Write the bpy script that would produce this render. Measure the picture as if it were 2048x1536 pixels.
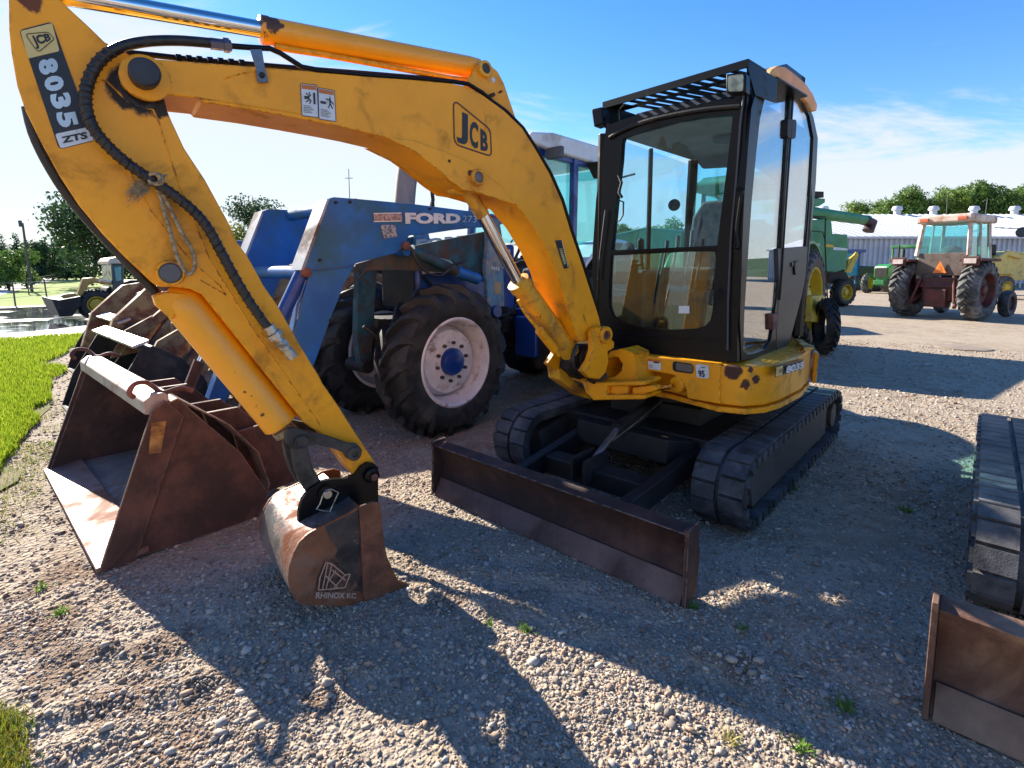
import bpy, math, random
import numpy as np
from mathutils import Vector, noise as mnoise
random.seed(7); RNG = np.random.default_rng(11)
for o in list(bpy.data.objects): bpy.data.objects.remove(o)
SC = bpy.context.scene
COL = SC.collection
R = math.radians

# ---------------------------------------------------------------- camera
CAM_H, CAM_TILT, CAM_F = 1.48, R(6.2), 1037.0
cam_data = bpy.data.cameras.new("camera")
cam_data.sensor_width = 36.0
cam_data.lens = 36.0 * CAM_F / 2048.0
cam_data.shift_y = -(768 - 652) / 2048.0
cam_data.clip_start = 0.05
cam_data.clip_end = 3000
cam = bpy.data.objects.new("camera", cam_data)
COL.objects.link(cam)
cam.location = (0, 0, CAM_H)
cam.rotation_euler = (math.pi / 2 - CAM_TILT, 0, 0)
SC.camera = cam
SC.view_settings.view_transform = 'Standard'
SC.view_settings.look = 'None'
SC.view_settings.gamma = 1.0
SC.view_settings.exposure = 1.98
SC.view_settings.use_curve_mapping = False
SC.render.film_transparent = False
SC.cycles.max_bounces = 8
SC.cycles.transparent_max_bounces = 16

# ---------------------------------------------------------------- sky and sun
SUN_EL = R(28.0)
SUN_V = Vector((-0.718, 0.696, 0)).normalized()
world = bpy.data.worlds.new("World"); SC.world = world
world.use_nodes = True
wt = world.node_tree; wn = wt.nodes; wn.clear()
def WN(t, **kw):
    n = wn.new(t)
    for k, v in kw.items(): setattr(n, k, v)
    return n
sky = WN('ShaderNodeTexSky', sky_type='NISHITA', sun_disc=False)
sky.sun_elevation = SUN_EL
sky.sun_rotation = math.atan2(SUN_V.x, SUN_V.y) % (2 * math.pi)
sky.air_density = 1.0; sky.dust_density = 0.03; sky.ozone_density = 1.6
tc = WN('ShaderNodeTexCoord')
sep = WN('ShaderNodeSeparateXYZ'); wt.links.new(tc.outputs['Generated'], sep.inputs[0])
def wmath(op, a, b=None, clamp=False):
    n = WN('ShaderNodeMath', operation=op, use_clamp=clamp)
    for i, v in enumerate((a, b)):
        if v is None: continue
        if isinstance(v, (int, float)): n.inputs[i].default_value = v
        else: wt.links.new(v, n.inputs[i])
    return n.outputs[0]
zc = wmath('MAXIMUM', sep.outputs[2], 0.0)
den = wmath('ADD', zc, 0.16)
cx = wmath('DIVIDE', sep.outputs[0], den); cy = wmath('DIVIDE', sep.outputs[1], den)
comb = WN('ShaderNodeCombineXYZ'); wt.links.new(cx, comb.inputs[0]); wt.links.new(cy, comb.inputs[1])
mp = WN('ShaderNodeMapping'); wt.links.new(comb.outputs[0], mp.inputs[0])
mp.inputs['Scale'].default_value = (0.75, 1.25, 1); mp.inputs['Rotation'].default_value = (0, 0, 0.5)
mp.inputs['Location'].default_value = (1.7, -0.8, 0)
nz = WN('ShaderNodeTexNoise'); wt.links.new(mp.outputs[0], nz.inputs['Vector'])
nz.inputs['Scale'].default_value = 1.1; nz.inputs['Detail'].default_value = 9; nz.inputs['Roughness'].default_value = 0.62
nz.inputs['Distortion'].default_value = 0.6
# more cloud low in the sky and to the sun's side
low = WN('ShaderNodeMapRange'); wt.links.new(sep.outputs[2], low.inputs[0])
low.inputs[1].default_value = 0.04; low.inputs[2].default_value = 0.50; low.inputs[3].default_value = 0.32; low.inputs[4].default_value = -0.30
side = WN('ShaderNodeMapRange'); wt.links.new(sep.outputs[0], side.inputs[0])
side.inputs[1].default_value = -0.7; side.inputs[2].default_value = 0.5; side.inputs[3].default_value = 0.30; side.inputs[4].default_value = 0.0
s1 = wmath('ADD', nz.outputs[0], low.outputs[0]); s2 = wmath('ADD', s1, side.outputs[0])
cr = WN('ShaderNodeMapRange', interpolation_type='SMOOTHSTEP'); wt.links.new(s2, cr.inputs[0])
cr.inputs[1].default_value = 0.54; cr.inputs[2].default_value = 0.72; cr.inputs[3].default_value = 0; cr.inputs[4].default_value = 0.9
mixc = WN('ShaderNodeMix', data_type='RGBA')
hsv = WN('ShaderNodeHueSaturation'); hsv.inputs['Saturation'].default_value = 1.36; hsv.inputs['Hue'].default_value = 0.509; hsv.inputs['Value'].default_value = 1.0
wt.links.new(sky.outputs[0], hsv.inputs['Color'])
wt.links.new(cr.outputs[0], mixc.inputs['Factor'])
tint = WN('ShaderNodeMix', data_type='RGBA', blend_type='MULTIPLY'); tint.inputs['Factor'].default_value = 1; tint.inputs['B'].default_value = (.92, .95, .99, 1); wt.links.new(hsv.outputs[0], tint.inputs['A']); wt.links.new(tint.outputs['Result'], mixc.inputs['A'])
mixc.inputs['B'].default_value = (3.35, 3.5, 3.7, 1)
bg = WN('ShaderNodeBackground'); bg.inputs['Strength'].default_value = 0.068
wt.links.new(mixc.outputs['Result'], bg.inputs[0])
wo = WN('ShaderNodeOutputWorld'); wt.links.new(bg.outputs[0], wo.inputs[0])

sun_d = bpy.data.lights.new("sun", 'SUN'); sun_d.energy = 3.5; sun_d.angle = R(0.5); sun_d.color = (1.0, 0.915, 0.78)
sun = bpy.data.objects.new("sun", sun_d); COL.objects.link(sun)
sun.location = (-20, 20, 20)
sv = Vector((SUN_V.x * math.cos(SUN_EL), SUN_V.y * math.cos(SUN_EL), math.sin(SUN_EL)))
sun.rotation_euler = sv.to_track_quat('Z', 'Y').to_euler()

# ---------------------------------------------------------------- measuring the place
# The machines stand parallel in a row: F points forward (towards the viewer's left), L to their left side.
CT, ST = math.cos(CAM_TILT), math.sin(CAM_TILT)
A_ = R(42.3)
Lv = Vector((math.cos(A_), -math.sin(A_), 0)); Fv = Vector((-math.sin(A_), -math.cos(A_), 0)); Zv = Vector((0, 0, 1))
C0 = Vector((0, 0, CAM_H))
def ray(x, y):
    u = (x - 1024) / CAM_F; v = (652 - y) / CAM_F
    return Vector((u, CT + v * ST, v * CT - ST))
def PL(x, y, p0, n):
    d = ray(x, y); return C0 + d * ((p0 - C0).dot(n) / d.dot(n))
def G(x, y, z=0.0): return PL(x, y, Vector((0, 0, z)), Zv)
def SB(x, y, b): return PL(x, y, Lv * b, Lv)          # on the vertical plane at row offset b
def FA(x, y, a): return PL(x, y, Fv * a, Fv)          # on the vertical plane at row distance a
def W(a, b=None, z=0.0):
    if b is None: a, b, z = a
    return Fv * a + Lv * b + Zv * z
def ROW(p): return (p.dot(Fv), p.dot(Lv), p.z)
AZ = R(128)
AWAY = Vector((math.cos(AZ), math.sin(AZ), 0)); NEAR = -AWAY; EB = Vector((-AWAY.y, AWAY.x, 0))
KP = Fv * -2.85 + Lv * -1.938
def AR(x, y, off): return PL(x, y, KP + NEAR * off, NEAR)   # on a plane parallel to the boom
def dep(p): return (p - C0).dot(Vector((0, CT, -ST)))
def mm(p, px_): return px_ * dep(p) / CAM_F            # size in metres of a size seen in the picture at p

# ---------------------------------------------------------------- mesh helper
class MB:
    def __init__(s, T=None): s.v = []; s.f = []; s.T = T or (lambda p: Vector(p))
    def add(s, pts, faces):
        n = len(s.v); s.v += [s.T(p) for p in pts]; s.f += [tuple(i + n for i in f) for f in faces]; return s
    def raw(s, pts, faces):
        n = len(s.v); s.v += [Vector(p) for p in pts]; s.f += [tuple(i + n for i in f) for f in faces]; return s
    def prism(s, loop, vec, raw=True):
        k = len(loop); vec = Vector(vec); loop = [Vector(p) for p in loop]
        nrm = Vector((0, 0, 0))
        for i in range(k): nrm += loop[i].cross(loop[(i + 1) % k])
        if nrm.dot(vec) > 0: loop = loop[::-1]
        pts = loop + [p + vec for p in loop]
        fs = [tuple(range(k)), tuple(range(2 * k - 1, k - 1, -1))] + [(i, i + k, (i + 1) % k + k, (i + 1) % k) for i in range(k)]
        return (s.raw if raw else s.add)(pts, fs)
    def tprism(s, loop, vec):
        return s.prism([s.T(p) for p in loop], s.T(vec) - s.T((0, 0, 0)))
    def box(s, x0, x1, y0, y1, z0, z1):
        return s.add([(x0, y0, z0), (x1, y0, z0), (x1, y1, z0), (x0, y1, z0), (x0, y0, z1), (x1, y0, z1), (x1, y1, z1), (x0, y1, z1)],
                     [(0, 3, 2, 1), (4, 5, 6, 7), (0, 1, 5, 4), (1, 2, 6, 5), (2, 3, 7, 6), (3, 0, 4, 7)])
    def bar(s, a, b, w, h, up=(0, 0, 1), raw=True):
        a = Vector(a) if raw else s.T(a); b = Vector(b) if raw else s.T(b)
        d = (b - a).normalized(); up = Vector(up); x = d.cross(up)
        if x.length < 1e-4: x = d.cross(Vector((1, 0, 0)))
        x.normalize(); u = x.cross(d)
        q = [x * sx * w / 2 + u * sy * h / 2 for sx, sy in ((-1, -1), (1, -1), (1, 1), (-1, 1))]
        return s.raw([a + i for i in q] + [b + i for i in q], [(0, 1, 2, 3), (7, 6, 5, 4), (0, 4, 5, 1), (1, 5, 6, 2), (2, 6, 7, 3), (3, 7, 4, 0)])
    def tube(s, pts, r, n=10, raw=True, smooth=0):
        P = [Vector(p) if raw else s.T(p) for p in pts]
        if smooth: P = spline(P, smooth)
        k = len(P); rr = r if isinstance(r, (list, tuple)) else [r] * k
        if len(rr) != k: rr = [rr[0] + (rr[-1] - rr[0]) * i / (k - 1) for i in range(k)]
        base = len(s.v); px_ = None
        for i, p in enumerate(P):
            d = (P[min(i + 1, k - 1)] - P[max(i - 1, 0)]).normalized()
            if px_ is None:
                x = d.cross(Zv)
                if x.length < .1: x = d.cross(Vector((1, 0, 0)))
            else: x = px_ - d * px_.dot(d)
            x.normalize(); px_ = x; y = d.cross(x)
            for j in range(n):
                t = 2 * math.pi * j / n; s.v.append(p + (x * math.cos(t) + y * math.sin(t)) * rr[i])
        for i in range(k - 1):
            for j in range(n):
                a = base + i * n + j; b = base + i * n + (j + 1) % n
                s.f.append((a, b, b + n, a + n))
        s.f.append(tuple(base + j for j in range(n - 1, -1, -1))); s.f.append(tuple(base + (k - 1) * n + j for j in range(n)))
        return s
    def cyl(s, a, b, r, r2=None, n=20, raw=True):
        return s.tube([a, b], [r, r if r2 is None else r2], n, raw)
    def lathe(s, c, ax, prof, n=32, raw=True):
        """prof: (radius, distance along axis)"""
        c = Vector(c) if raw else s.T(c); ax = Vector(ax) if raw else (s.T(ax) - s.T((0, 0, 0)))
        ax = ax.normalized(); x = ax.cross(Zv)
        if x.length < .1: x = ax.cross(Vector((1, 0, 0)))
        x.normalize(); y = ax.cross(x); base = len(s.v); k = len(prof)
        for r, h in prof:
            for j in range(n):
                t = 2 * math.pi * j / n; s.v.append(c + ax * h + (x * math.cos(t) + y * math.sin(t)) * max(r, 1e-4))
        for i in range(k - 1):
            for j in range(n):
                a = base + i * n + j; b = base + i * n + (j + 1) % n
                s.f.append((a, a + n, b + n, b))
        return s
    def ring(s, outer, inner, fmap, vec, n=56):
        """plate with a hole; outer / inner loops in 2D, fmap lifts a 2D point, vec is the thickness"""
        cx_ = sum(p[0] for p in inner) / len(inner); cy_ = sum(p[1] for p in inner) / len(inner)
        angs = sorted(set([round(math.atan2(p[1] - cy_, p[0] - cx_), 4) for p in list(inner) + list(outer)] + [round(-math.pi + 2 * math.pi * i / n, 4) for i in range(n)]))
        def hit(poly, t):
            dx, dy = math.cos(t), math.sin(t); best = None
            for i in range(len(poly)):
                (x1, y1), (x2, y2) = poly[i], poly[(i + 1) % len(poly)]
                ex, ey = x2 - x1, y2 - y1; det = dx * ey - dy * ex
                if abs(det) < 1e-12: continue
                u = ((x1 - cx_) * ey - (y1 - cy_) * ex) / det; w = ((x1 - cx_) * dy - (y1 - cy_) * dx) / det
                if u > 0 and -1e-6 <= w <= 1 + 1e-6 and (best is None or u < best): best = u
            return (cx_ + dx * (best or 0), cy_ + dy * (best or 0))
        O = [Vector(fmap(*hit(outer, t))) for t in angs]; I = [Vector(fmap(*hit(inner, t))) for t in angs]
        k = len(angs); vec = Vector(vec); pts = O + I + [p + vec for p in O] + [p + vec for p in I]
        nrm = Vector((0, 0, 0))
        for i in range(k): nrm += O[i].cross(O[(i + 1) % k])
        fl = nrm.dot(vec) > 0; fs = []
        for i in range(k):
            j = (i + 1) % k
            q = [(i, j, k + j, k + i), (2 * k + j, 2 * k + i, 3 * k + i, 3 * k + j), (j, i, 2 * k + i, 2 * k + j), (k + i, k + j, 3 * k + j, 3 * k + i)]
            fs += [f[::-1] for f in q] if fl else q
        return s.raw(pts, fs)
    def build(s, name, m, parent=None, bevel=0, seg=2, ang=40):
        me = bpy.data.meshes.new(name)
        org = parent.matrix_world.translation.copy() if parent else Vector((0, 0, 0))
        if parent is not None: org = ORG.get(parent.name, Vector((0, 0, 0)))
        elif s.v:
            a = np.array([tuple(p) for p in s.v]); org = Vector(((a[:, 0].min() + a[:, 0].max()) / 2, (a[:, 1].min() + a[:, 1].max()) / 2, a[:, 2].min()))
        me.from_pydata([tuple(p - org) for p in s.v], [], s.f)
        me.validate(); me.update()
        me.polygons.foreach_set('use_smooth', [True] * len(me.polygons))
        try: me.set_sharp_from_angle(angle=R(ang))
        except Exception: pass
        me.materials.append(m)
        o = bpy.data.objects.new(name, me); COL.objects.link(o)
        if parent is not None: o.parent = parent; ORG[o.name] = org
        else: o.location = org; ORG[o.name] = org
        if bevel:
            bm_ = o.modifiers.new('bevel', 'BEVEL'); bm_.width = bevel; bm_.segments = seg; bm_.limit_method = 'ANGLE'; bm_.angle_limit = R(38)
            bm_.harden_normals = True; bm_.use_clamp_overlap = True
        return o
ORG = {}
def spline(P, sub=6):
    out = []; k = len(P)
    for i in range(k - 1):
        p0, p1, p2, p3 = P[max(i - 1, 0)], P[i], P[i + 1], P[min(i + 2, k - 1)]
        for j in range(sub):
            t = j / sub
            out.append(0.5 * ((2 * p1) + (p2 - p0) * t + (2 * p0 - 5 * p1 + 4 * p2 - p3) * t * t + (3 * p1 - p0 - 3 * p2 + p3) * t ** 3))
    out.append(P[-1]); return out
def thing(name, label, cat, loc, group=None):
    o = bpy.data.objects.new(name, None); COL.objects.link(o); o.location = loc; o.empty_display_size = .2
    ORG[o.name] = Vector(loc); o['label'] = label; o['category'] = cat
    if group: o['group'] = group
    return o
def tag(o, label, cat, group=None):
    o['label'] = label; o['category'] = cat
    if group: o['group'] = group
    return o
def struct(o, kind='structure'): o['kind'] = kind; return o
def dup(root, loc, rotz=0, scale=None, label=None, group=None):
    def cp(o, par):
        c = o.copy(); COL.objects.link(c); c.parent = par
        for ch in [x for x in bpy.data.objects if x.parent == o]: cp(ch, c)
        return c
    c = cp(root, None); c.location = loc; c.rotation_euler = (0, 0, rotz)
    if scale: c.scale = scale if isinstance(scale, (tuple, list)) else (scale,) * 3
    if label: c['label'] = label
    if group: c['group'] = group
    return c

# ---------------------------------------------------------------- materials
def hexc(r, g, b):
    f = lambda c: (c / 255 / 12.92) if c / 255 <= 0.04045 else ((c / 255 + 0.055) / 1.055) ** 2.4
    return (f(r), f(g), f(b), 1)
class NT:
    def __init__(s, name):
        s.m = bpy.data.materials.new(name); s.m.use_nodes = True; s.t = s.m.node_tree; s.n = s.t.nodes; s.n.clear()
        s.out = s.n.new('ShaderNodeOutputMaterial'); s.p = s.n.new('ShaderNodeBsdfPrincipled'); s.t.links.new(s.p.outputs[0], s.out.inputs[0])
        s.tc = s.n.new('ShaderNodeTexCoord'); s.co = s.tc.outputs['Object']
    def lk(s, a, b): s.t.links.new(a, b)
    def put(s, sock, v):
        if hasattr(v, 'links'): s.lk(v, sock)
        else: sock.default_value = v
    def noise(s, scale, detail=4, rough=.55, dist=0, co=None, vec_scale=None):
        n = s.n.new('ShaderNodeTexNoise'); c = co or s.co
        if vec_scale:
            mp_ = s.n.new('ShaderNodeMapping'); mp_.inputs['Scale'].default_value = vec_scale; s.lk(c, mp_.inputs[0]); c = mp_.outputs[0]
        s.lk(c, n.inputs['Vector']); n.inputs['Scale'].default_value = scale; n.inputs['Detail'].default_value = detail
        n.inputs['Roughness'].default_value = rough; n.inputs['Distortion'].default_value = dist; return n.outputs[0]
    def vor(s, scale, feat='F1', out='Distance', rnd=1.0, co=None):
        n = s.n.new('ShaderNodeTexVoronoi'); n.feature = feat; s.lk(co or s.co, n.inputs['Vector']); n.inputs['Scale'].default_value = scale
        n.inputs['Randomness'].default_value = rnd; return n.outputs[out]
    def rng(s, v, a, b, c=0., d=1., smooth=True):
        n = s.n.new('ShaderNodeMapRange'); n.interpolation_type = 'SMOOTHSTEP' if smooth else 'LINEAR'
        s.lk(v, n.inputs[0]); n.inputs[1].default_value = a; n.inputs[2].default_value = b; n.inputs[3].default_value = c; n.inputs[4].default_value = d; return n.outputs[0]
    def math(s, op, a, b=0., clamp=False):
        n = s.n.new('ShaderNodeMath'); n.operation = op; n.use_clamp = clamp; s.put(n.inputs[0], a); s.put(n.inputs[1], b); return n.outputs[0]
    def mix(s, f, a, b, blend='MIX'):
        n = s.n.new('ShaderNodeMix'); n.data_type = 'RGBA'; n.blend_type = blend
        s.put(n.inputs['Factor'], f); s.put(n.inputs['A'], a); s.put(n.inputs['B'], b); return n.outputs['Result']
    def bump(s, h, dist=.01, strength=1.):
        n = s.n.new('ShaderNodeBump'); s.lk(h, n.inputs['Height']); n.inputs['Distance'].default_value = dist; n.inputs['Strength'].default_value = strength
        s.lk(n.outputs[0], s.p.inputs['Normal']); return n
    def sphere(s, c, r, soft=.3, wob=.5, ws=12):
        """mask, 1 inside a wobbly ball at world point c"""
        g = s.n.new('ShaderNodeNewGeometry'); d = s.n.new('ShaderNodeVectorMath'); d.operation = 'DISTANCE'
        s.lk(g.outputs['Position'], d.inputs[0]); d.inputs[1].default_value = tuple(c)
        nn = s.noise(ws, 5, .65, co=g.outputs['Position'])
        x = s.math('ADD', d.outputs['Value'], s.math('MULTIPLY', s.math('SUBTRACT', nn, .5), wob * r * 2))
        return s.rng(x, r * (1 - soft), r, 1, 0)
def c4(c): return c if len(c) == 4 else (*c, 1)
def M(name, base, rough=.5, metal=0., var=.12, vs=5, dirt=None, da=.3, ds=2.5, chips=None, ca=.66, cs=9, bump=0, bs=60, coat=0, blobs=(), spec=.5, streak=False, edge=None, er=.010, et=.50):
    t = NT(name); base = c4(base)
    dark = tuple(x * (1 - var * 2) for x in base[:3]) + (1,); lite = tuple(min(1, x * (1 + var)) for x in base[:3]) + (1,)
    col = t.mix(t.rng(t.noise(vs, 5, .6), .3, .7), dark, lite)
    rgh = rough
    if dirt:
        dn = t.noise(ds, 6, .65, .4, vec_scale=(1, 1, .35) if streak else None)
        f = t.rng(dn, .62 - da * .5, .80 - da * .3); col = t.mix(f, col, c4(dirt)); rgh = t.rng(f, 0, 1, rough, .85)
    if chips:
        cn = t.noise(cs, 7, .7, .8); f = t.rng(cn, ca, ca + .03); col = t.mix(f, col, c4(chips)); rgh = t.math('MAXIMUM', rgh, t.math('MULTIPLY', f, .8))
    if edge:
        bv = t.n.new('ShaderNodeBevel'); bv.samples = 4; bv.inputs['Radius'].default_value = er; ge = t.n.new('ShaderNodeNewGeometry')
        dt = t.n.new('ShaderNodeVectorMath'); dt.operation = 'DOT_PRODUCT'; t.lk(bv.outputs[0], dt.inputs[0]); t.lk(ge.outputs['True Normal'], dt.inputs[1])
        em = t.rng(dt.outputs['Value'], .90, .985, 1, 0); f = t.math('MULTIPLY', em, t.rng(t.noise(22, 6, .7, .5), et, et + .05)); col = t.mix(f, col, c4(edge)); rgh = t.math('MAXIMUM', rgh, t.math('MULTIPLY', f, .75))
    for (c, r, cc, w_, k_) in blobs:
        f = t.sphere(c, r, .25, w_, k_); col = t.mix(f, col, c4(cc)); rgh = t.math('MAXIMUM', rgh, t.math('MULTIPLY', f, .8))
    t.put(t.p.inputs['Base Color'], col); t.put(t.p.inputs['Roughness'], rgh); t.p.inputs['Metallic'].default_value = metal
    t.p.inputs['Coat Weight'].default_value = coat; t.p.inputs['Coat Roughness'].default_value = .12
    t.p.inputs['Specular IOR Level'].default_value = spec
    if bump: t.bump(t.noise(bs, 5, .6), bump)
    return t.m
def glass(name, tint, alpha=.3, rough=.02, dusty=.1, ior=1.5):
    t = NT(name); t.n.remove(t.p)
    tr = t.n.new('ShaderNodeBsdfTransparent'); tr.inputs[0].default_value = c4(tint)
    gl = t.n.new('ShaderNodeBsdfGlossy'); gl.inputs['Roughness'].default_value = rough; gl.inputs[0].default_value = (1, 1, 1, 1)
    df = t.n.new('ShaderNodeBsdfDiffuse'); df.inputs[0].default_value = (.35, .34, .3, 1)
    lw = t.n.new('ShaderNodeFresnel'); bf = t.n.new('ShaderNodeNewGeometry'); t.lk(t.math('ADD', t.math('MULTIPLY', bf.outputs['Backfacing'], 1 / ior - ior), ior), lw.inputs['IOR'])
    mx = t.n.new('ShaderNodeMixShader'); t.lk(t.math('ADD', lw.outputs[0], alpha, True), mx.inputs[0]); t.lk(tr.outputs[0], mx.inputs[1]); t.lk(gl.outputs[0], mx.inputs[2])
    mx2 = t.n.new('ShaderNodeMixShader'); t.lk(t.rng(t.noise(3, 6, .65), .35, .8, 0, dusty), mx2.inputs[0]); t.lk(mx.outputs[0], mx2.inputs[1]); t.lk(df.outputs[0], mx2.inputs[2])
    t.lk(mx2.outputs[0], t.out.inputs[0]); return t.m
RUST = (.13, .045, .02); RUSTD = (.055, .022, .014); DUST = (.30, .26, .20)
YEL = (.96, .375, .006)
KNUCK = AR(283, 160, .13)
MT = {}
MT['yellow'] = M('yellow_paint', YEL, .42, var=.06, vs=3, dirt=(.50, .20, .02), da=.22, ds=5, chips=(.10, .035, .015), ca=.725, cs=16, coat=.08, spec=.35, edge=(.07, .028, .014), bump=.0012, bs=180)
MT['yellow_arm'] = M('yellow_paint_of_dipper', YEL, .42, var=.06, vs=3, dirt=(.50, .20, .02), da=.22, ds=5, chips=(.10, .035, .015), ca=.728, cs=16, coat=.08, spec=.35, edge=(.07, .028, .014), bump=.0012, bs=180,
    blobs=[(AR(266, 172, .11), .095, (.03, .02, .013), .55, 14), (AR(318, 212, .11), .05, (.035, .022, .013), .6, 18), (AR(285, 375, .11), .035, (.42, .33, .2), .8, 40), (AR(60, -5, .11), .045, (.16, .05, .02), .6, 30)])
MT['yellow_body'] = M('yellow_paint_of_counterweight', YEL, .42, var=.06, vs=3, dirt=(.42, .22, .035), da=.18, ds=5, chips=(.12, .035, .015), ca=.70, cs=13, coat=.08, spec=.35, edge=(.09, .03, .015), et=.47, bump=.0012, bs=180,
    blobs=[(FA(1466, 742, -3.11), .060, (.075, .03, .02), .35, 20), (FA(1490, 769, -3.15), .034, (.10, .035, .02), .8, 35), (FA(1512, 759, -3.20), .030, (.10, .035, .02), .9, 50), (FA(1447, 727, -3.10), .018, (.08, .03, .02), 1.0, 50),
           (FA(1500, 740, -3.17), .022, (.10, .035, .02), 1.1, 70), (SB(1530, 757, -.90), .024, (.10, .035, .02), .9, 60)])
MT['yellow_worn'] = M('yellow_paint_worn_to_rust', (.78, .38, .02), .45, var=.1, vs=8, dirt=(.30, .13, .03), da=.35, ds=7, chips=(.09, .03, .015), ca=.62, cs=22, bump=.002, bs=90)
MT['black'] = M('black_paint', (.0045, .0045, .006), .34, var=.2, vs=4, dirt=(.012, .012, .012), da=.15, ds=3, coat=.0, spec=.22)
MT['blackmatt'] = M('matt_black_steel', (.006, .006, .007), .6, var=.25, vs=6, dirt=(.06, .055, .05), da=.3, ds=4, bump=.002)
MT['frame'] = M('black_dusty_undercarriage', (.008, .008, .010), .6, var=.25, vs=5, dirt=(.03, .028, .026), da=.3, ds=3, bump=.003)
MT['trackframe'] = M('dusty_grey_track_frame', (.045, .043, .044), .65, var=.2, vs=4, dirt=(.09, .075, .065), da=.4, ds=3, bump=.002)
MT['chrome'] = M('chromed_rod', (.72, .70, .68), .12, 1.0, var=.05)
MT['steel'] = M('bare_steel', (.34, .33, .32), .38, .9, var=.15, dirt=(.2, .12, .08), da=.3, ds=6)
MT['zinc'] = M('zinc_plated_steel', (.50, .48, .42), .35, .8, var=.1, dirt=(.25, .2, .14), da=.3, ds=20)
MT['linkgrey'] = M('grease_stained_grey_iron', (.045, .043, .042), .5, .3, var=.3, vs=14, dirt=(.10, .085, .07), da=.4, ds=9, bump=.003, bs=50)
MT['rubber'] = M('black_rubber_hose', (.015, .014, .014), .42, var=.3, vs=30, dirt=(.05, .04, .035), da=.3, ds=20)
MT['hosewrap'] = M('wrapped_rubber_hose', (.022, .016, .014), .38, var=.4, vs=40, dirt=(.07, .045, .035), da=.4, ds=18, bump=.004, bs=90)
MT['trackrubber'] = M('worn_track_rubber', (.024, .027, .033), .60, var=.3, vs=7, dirt=(.09, .095, .105), da=.5, ds=6, chips=(.16, .155, .15), ca=.70, cs=26, bump=.004, bs=60)
MT['tyre'] = M('tractor_tyre_rubber', (.016, .016, .018), .58, var=.25, vs=8, dirt=(.06, .055, .05), da=.3, ds=6, bump=.002, bs=120)
MT['rustplate'] = M('rusty_brown_plate', (.125, .052, .035), .62, .15, var=.25, vs=4, dirt=(.055, .032, .026), da=.45, ds=3, chips=(.19, .13, .09), ca=.70, cs=20, bump=.003, bs=80, edge=(.30, .20, .15), et=.42)
MT['bladerust'] = M('dark_rusted_blade_steel', (.085, .038, .030), .62, .2, var=.3, vs=5, dirt=(.035, .02, .018), da=.55, ds=2.2, chips=(.2, .17, .14), ca=.69, cs=24, bump=.003, bs=80, edge=(.30, .23, .20), et=.45)
MT['worn'] = M('ground_worn_steel', (.22, .20, .20), .42, .6, var=.2, vs=6, dirt=(.13, .07, .05), da=.4, ds=5, bump=.002)
MT['bucketshell'] = M('polished_and_rusted_bucket_shell', (.42, .41, .40), .30, .85, var=.2, vs=6, dirt=(.16, .055, .025), da=.42, ds=4.2, bump=.003, bs=60)
MT['bucketside'] = M('rusty_bucket_side', (.22, .085, .04), .55, .2, var=.25, vs=5, dirt=(.25, .15, .10), da=.3, ds=6, chips=(.05, .03, .02), ca=.66, cs=14, bump=.003, bs=70,
    )
MT['fblue'] = M('faded_blue_loader_paint', (.010, .125, .44), .42, var=.12, vs=4, dirt=(.035, .12, .20), da=.4, ds=2.5, chips=(.06, .03, .03), ca=.69, cs=16, bump=.0015, bs=100, edge=(.14, .09, .07), et=.46)
MT['tblue'] = M('deep_blue_tractor_paint', (.004, .045, .26), .38, var=.12, vs=4, dirt=(.02, .03, .10), da=.3, ds=4, coat=.3)
MT['teal'] = M('grimy_teal_blue_steel', (.012, .075, .11), .6, var=.3, vs=7, dirt=(.07, .04, .03), da=.45, ds=6, bump=.002)
MT['white'] = M('white_paint', (.70, .71, .72), .4, var=.05, dirt=(.42, .38, .33), da=.2, ds=3, coat=.15)
MT['rimwhite'] = M('dirty_white_rim_paint', (.74, .68, .68), .45, var=.06, vs=7, dirt=(.30, .20, .15), da=.22, ds=9, chips=(.10, .06, .05), ca=.69, cs=26)
MT['cream'] = M('cream_paint_over_rust', (.40, .27, .12), .5, var=.15, vs=4, dirt=(.17, .06, .035), da=.55, ds=4, chips=(.10, .04, .03), ca=.68, cs=10)
MT['rustred'] = M('oxide_red_iron', (.20, .07, .05), .65, var=.3, vs=6, dirt=(.07, .03, .025), da=.4, ds=4)
MT['redtrac'] = M('dull_red_tractor_paint', (.12, .02, .014), .6, var=.3, vs=4, dirt=(.06, .035, .03), da=.5, ds=3)
MT['offwhite'] = M('weathered_white_cab_paint', (.62, .52, .44), .5, var=.1, vs=3, dirt=(.36, .17, .11), da=.35, ds=2.5)
MT['green'] = M('green_machine_paint', (.018, .17, .045), .42, var=.12, vs=2, dirt=(.09, .20, .10), da=.35, ds=2, coat=.2)
MT['greenteal'] = M('sun_faded_green_paint', (.04, .24, .09), .5, var=.1, vs=2, dirt=(.12, .28, .2), da=.3, ds=2)
MT['wheelyel'] = M('yellow_wheel_paint', (.62, .43, .03), .45, var=.1, dirt=(.3, .2, .06), da=.25, ds=5)
MT['paleyel'] = M('pale_yellow_machine_paint', (.62, .50, .14), .5, var=.1, vs=3, dirt=(.32, .24, .1), da=.3, ds=3)
MT['dark'] = M('dark_grime_and_opening_shade', (.013, .012, .012), .7, var=.3, vs=6, dirt=(.04, .03, .025), da=.3, ds=5)  # grime on machinery; its dark colour also stands for shade in openings
MT['seat'] = M('grey_seat_cloth', (.09, .09, .10), .9, var=.2, vs=20)
MT['beige'] = M('beige_plastic_trim', (.30, .25, .21), .6, var=.1)
MT['greytrim'] = M('grey_plastic_trim', (.06, .065, .075), .55, var=.1)
MT['doorgrey'] = M('slate_grey_door_panel', (.035, .036, .042), .45, var=.1, spec=.35)
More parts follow.
